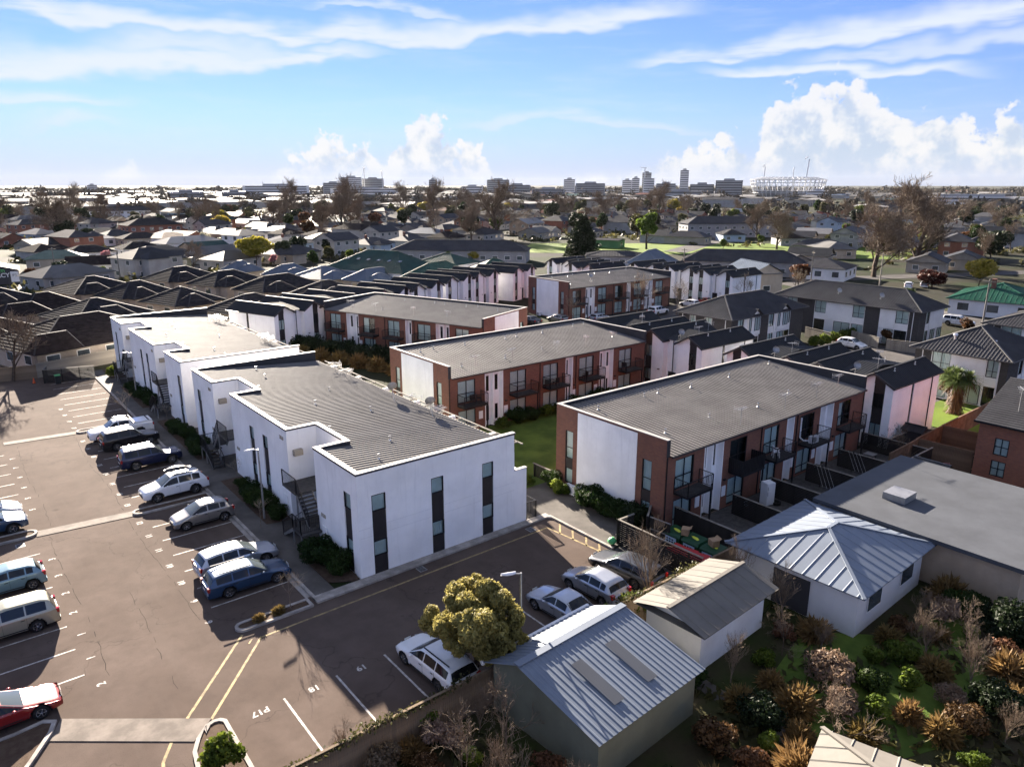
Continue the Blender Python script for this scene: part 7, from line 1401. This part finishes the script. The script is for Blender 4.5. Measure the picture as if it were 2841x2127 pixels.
# ---------------------------------------------------------------- neighbours south of the fence
mat('garden_soil', (.040, .032, .020), .95, .3, .35, spec=.05, bump=1., bscale=9, col2=(.030, .042, .012))
slab('neighbour_garden', rect(7, 62, -12, 22.25), -.025, -.005, 'garden_soil', kind='structure')
mat('roof_pale', (.15, .175, .215), .5, .06, .5); mat('roof_sand', (.13, .12, .105), .7, .1, .5); mat('conc_roof', (.065, .07, .08), .7, .12, .4)
t = thing('garage', 'garage with pale blue-white metal roof and two dark skylights south of the fence', 'garage', (16.9, 15.9, 0), .05); b = MB()
for O, U, L in (((0, 0), (1, 0), 6.2), ((6.2, 0), (0, 1), 6.1), ((6.2, 6.1), (-1, 0), 6.2), ((0, 6.1), (0, -1), 6.1)): wall(b, O, U, L, 0, 2.35)
b.poly([(0, 0, 2.35), (0, 6.1, 2.35), (0, 4.3, 3.2)]); b.poly([(6.2, 0, 2.35), (6.2, 6.1, 2.35), (6.2, 4.3, 3.2)]); b.build('wall', 'wall_sage', t); b = MB(); ribs(b, (-.3, -.3, 2.3), (6.5, -.3, 2.3), (-.3, 4.3, 3.25), (6.5, 4.3, 3.25), .3, .03); ribs(b, (6.5, 6.5, 2.2), (-.3, 6.5, 2.2), (6.5, 4.3, 3.25), (-.3, 4.3, 3.25), .3, .03); b.bar((-.3, 4.3, 3.28), (6.5, 4.3, 3.28), .35, .05); rf = b.build('roof', 'roof_pale', t)  # dark garage wall colour stands in for the shade below the roof
for x in (1.6, 3.7): k = MB().add([(x, .6, 2.56), (x+.6, .6, 2.56), (x+.6, 3.0, 3.09), (x, 3.0, 3.09)], [(0, 1, 2, 3)]); k.build('skylight', 'tower_dark', rf).location = (0, 0, 0)
MB().cyl((-.3, 6.55, 2.15), (6.5, 6.55, 2.15), .12, .12, 8).build('gutter', 'white_plastic', t); MB().box(6.21, 6.24, 1.4, 3.6, .05, 2.1).build('door', 'wall_white', t)
house('garden_shed', 'small shed with sunlit white roof behind the fence', (25.6, 17.8, 0), .05, 5.6, 3.2, 'wall_white', 'roof_sand', 2.3, 2.9, 'ribs', gable=1, cat='shed', wins=False); t = house('cottage', 'white cottage with pale metal hip roof south of the yards', (34.0, 14.6, 0), .03, 8.0, 7.0, 'stucco_grey', 'roof_pale', 2.6, 3.7, 'ribs', cat='house'); MB().box(-.06, -.02, 2.5, 4.6, .05, 2.1).build('door', 'wall_dark', t)
t = thing('flat_roofed_building', 'wide flat grey-roofed outbuilding beside the cottage', 'outbuilding', (42.6, 10.2, 0)); MB().box(0, 11.5, 0, 11.3, 0, 2.7).build('wall', 'wall_tan', t); MB().box(-.4, 11.9, -.4, 11.6, 2.7, 2.95).build('roof', 'conc_roof', t); MB().box(3, 4.6, 7.4, 8.8, 2.95, 3.4).build('roof_unit', 'grey_metal', t)
house('bungalow', 'grey-roofed bungalow at the bottom edge', (14.5, -2.5, 0), .3, 12, 9.5, 'wall_cream', 'roof_sand', 2.7, 4.8, 'ribs', cat='house', wins=False)
rr = random.Random(9); K9 = ['shrub', 'shrub_bright', 'shrub_lime', 'tussock', 'tussock', 'hedge_dark', 'twiggy', 'twiggy', 'bare_small', 'shrub', 'rust_bush', 'pink_bush']; nm = {'shrub': 'dark green shrub', 'shrub_bright': 'bright green bush', 'shrub_lime': 'thin lime bush', 'tussock': 'tan tussock plant', 'hedge_dark': 'dark hedge clump', 'twiggy': 'bare twiggy bush', 'bare_small': 'small bare fruit tree', 'rust_bush': 'rusty brown bush', 'pink_bush': 'pinkish tan bush'}
wd = ['first', 'second', 'third', 'fourth', 'fifth', 'sixth', 'seventh', 'eighth', 'ninth', 'tenth', 'eleventh', 'twelfth', 'thirteenth', 'fourteenth']; kc = {}
pts = []
for i in range(1500):
    x, y = rr.uniform(9, 44), rr.uniform(7, 21.8)
    if (15.6 < x < 24.4 and 14.6 < y < 23) or (24.8 < x < 32.2 and 17 < y < 22) or (33 < x < 55 and 13.5 < y) or (41.6 < x) or (12 < x < 29 and y < 10.5): continue
    if any((x-a)**2+(y-c)**2 < 1.7 for a, c in pts): continue
    pts.append((x, y))
    if len(pts) >= 105: break
pts.sort()
for x, y in pts:
    k = rr.choice(K9); kc[k] = kc.get(k, 0)+1; plant(k, 'garden_shrub', '%s in the gardens south of the fence, %s from the left' % (nm[k], ordw(kc[k])), 'shrub', (x, y), rr.uniform(.6, 1.15)*(.8 if k in ('twiggy', 'bare_small') else 1), rr.uniform(0, 6), 'garden shrubs south of the fence')
# weeds, litter and low cover over the garden ground
rg = np.random.default_rng(23); n_ = 9000; x = rg.uniform(8, 46, n_); y = rg.uniform(2, 22, n_); k = (np.sin(x*.9+1.2*np.sin(y*.7))+np.sin(y*1.1+x*.4)+rg.normal(0, .7, n_)) > .1; k &= ~((x > 15.8) & (x < 24) & (y > 14.8)) & ~((x > 25) & (x < 32) & (y > 17)) & ~((x > 33.4) & (y > 13.8)); x, y = x[k], y[k]
P = np.stack([x, y, np.abs(rg.normal(0, .12, len(x)))+.02], 1); ob('ground_cover', leafmesh('ground_cover', P, rg.normal(0, 1, P.shape)+np.array([0, 0, 1.]), .3, 'leaf_olive', rg, 2.), None, label='weeds and leaf litter over the gardens south of the fence', cat='weeds', kind='stuff')
slab('garden_lawn', [(27, 9.5), (31, 8), (37, 9), (41, 12.5), (36, 13.2), (32.5, 16.5), (28, 15.5), (26, 12)], -.02, .012, 'grass', kind='structure')
slab('garden_path', [(24.6, 10), (25.5, 10), (25.4, 22), (24.6, 22)], -.02, .015, 'path', kind='structure')
t = thing('traffic_cone', 'orange traffic cone beside the black bin screen', 'cone', (8.0, 99.0, 0)); mat('cone_orange', (.6, .10, .03), .6, 0); MB().cyl((0, 0, .04), (0, 0, .7), .16, .03, 10).build('cone', 'cone_orange', t); MB().box(-.2, .2, -.2, .2, 0, .04).build('base', 'trim', t)
t = thing('wheelie_bin', 'dark wheelie bin with green lid before the black bin screen', 'bin', (10.2, 97.2, 0)); MB().box(-.26, .26, -.3, .3, .04, .95).build('body', 'trim', t); MB().box(-.29, .29, -.33, .33, .95, 1.05).build('lid', 'bag_green', t)
# creeper on the fence tops
rg = np.random.default_rng(8); P = []
for x0, x1, k in ((7.2, 15.6, 900), (23.6, 31.5, 900)):
    x = rg.uniform(x0, x1, k); P.append(np.stack([x, 22.3+rg.normal(0, .12, k), 1.72+np.abs(rg.normal(0, .12, k))*np.clip(np.sin(x*1.3)+.6, .1, 1.6)], 1))
P = np.concatenate(P); ob('fence_creeper', leafmesh('fence_creeper', P, rg.normal(0, 1, P.shape), .1, 'leaf_olive', rg), None, label='dry creeper growing along the top of the south fence', cat='creeper', kind='stuff')
# power poles and wires
PL = [((26.5, 219.9), 7), ((36.3, 194.0), 7.5), ((163, 90.8), 7.5), ((170.9, 78.4), 7.5), ((135.7, 44.6), 7.5), ((51.3, 350.8), 9), ((95, 232), 8), ((150, 118), 7)]
for i, (p, h) in enumerate(PL):
    t = thing('power_pole', 'wooden power pole %s' % ('near the house with green gable panels', 'before the olive-green gabled house', 'right of the rust and green tree', 'at the street behind the long hip roof', 'by the white four-wheel drive', 'tall white one at far left', 'beside the pale blue house', 'behind the beige gable house')[i], 'power pole', (*p, 0), .4*i, 'power poles'); MB().cyl((0, 0, 0), (0, 0, h), .16, .11, 7).build('pole', 'wood_grey', t); MB().box(-.9, .9, -.06, .06, h-.5, h-.38).build('crossarm', 'wood_grey', t)
def wire(a, c, h0, h1, l):
    pts = []
    for i in range(13): u = i/12; pts.append((a[0]+(c[0]-a[0])*u, a[1]+(c[1]-a[1])*u, h0+(h1-h0)*u-1.2*4*u*(1-u)*.5))
    MB().tube(pts, .02, 3).build('power_line', 'trim', None, label=l, cat='wire')
wire(PL[0][0], PL[1][0], 6.6, 7.1, 'power line between the two poles at left'); wire(PL[1][0], PL[6][0], 7.1, 7.6, 'power line from left pole toward the pale blue house'); wire(PL[2][0], PL[3][0], 7.1, 7.1, 'power line between poles behind the long hip roof'); wire(PL[3][0], PL[4][0], 7.1, 7.1, 'power line down to the pole by the white four-wheel drive'); wire(PL[7][0], PL[2][0], 6.6, 7.1, 'power line from the beige gable house pole')

# ---------------------------------------------------------------- haze
b = MB(); b.box(-2600, 6500, -1500, 7000, -1.5, 95); hz = b.build('haze', 'stucco', None, label='thin pale haze over the whole town', cat='haze', kind='stuff')
hm = bpy.data.materials.new('haze'); hm.use_nodes = True; t_ = hm.node_tree; t_.nodes.remove(t_.nodes['Principled BSDF']); pv = t_.nodes.new('ShaderNodeVolumePrincipled'); pv.inputs['Color'].default_value = (.93, .95, 1, 1); pv.inputs['Density'].default_value = HAZE_D; pv.inputs['Anisotropy'].default_value = 0.
t_.links.new(pv.outputs[0], t_.nodes['Material Output'].inputs['Volume']); hz.data.materials.clear(); hz.data.materials.append(hm)
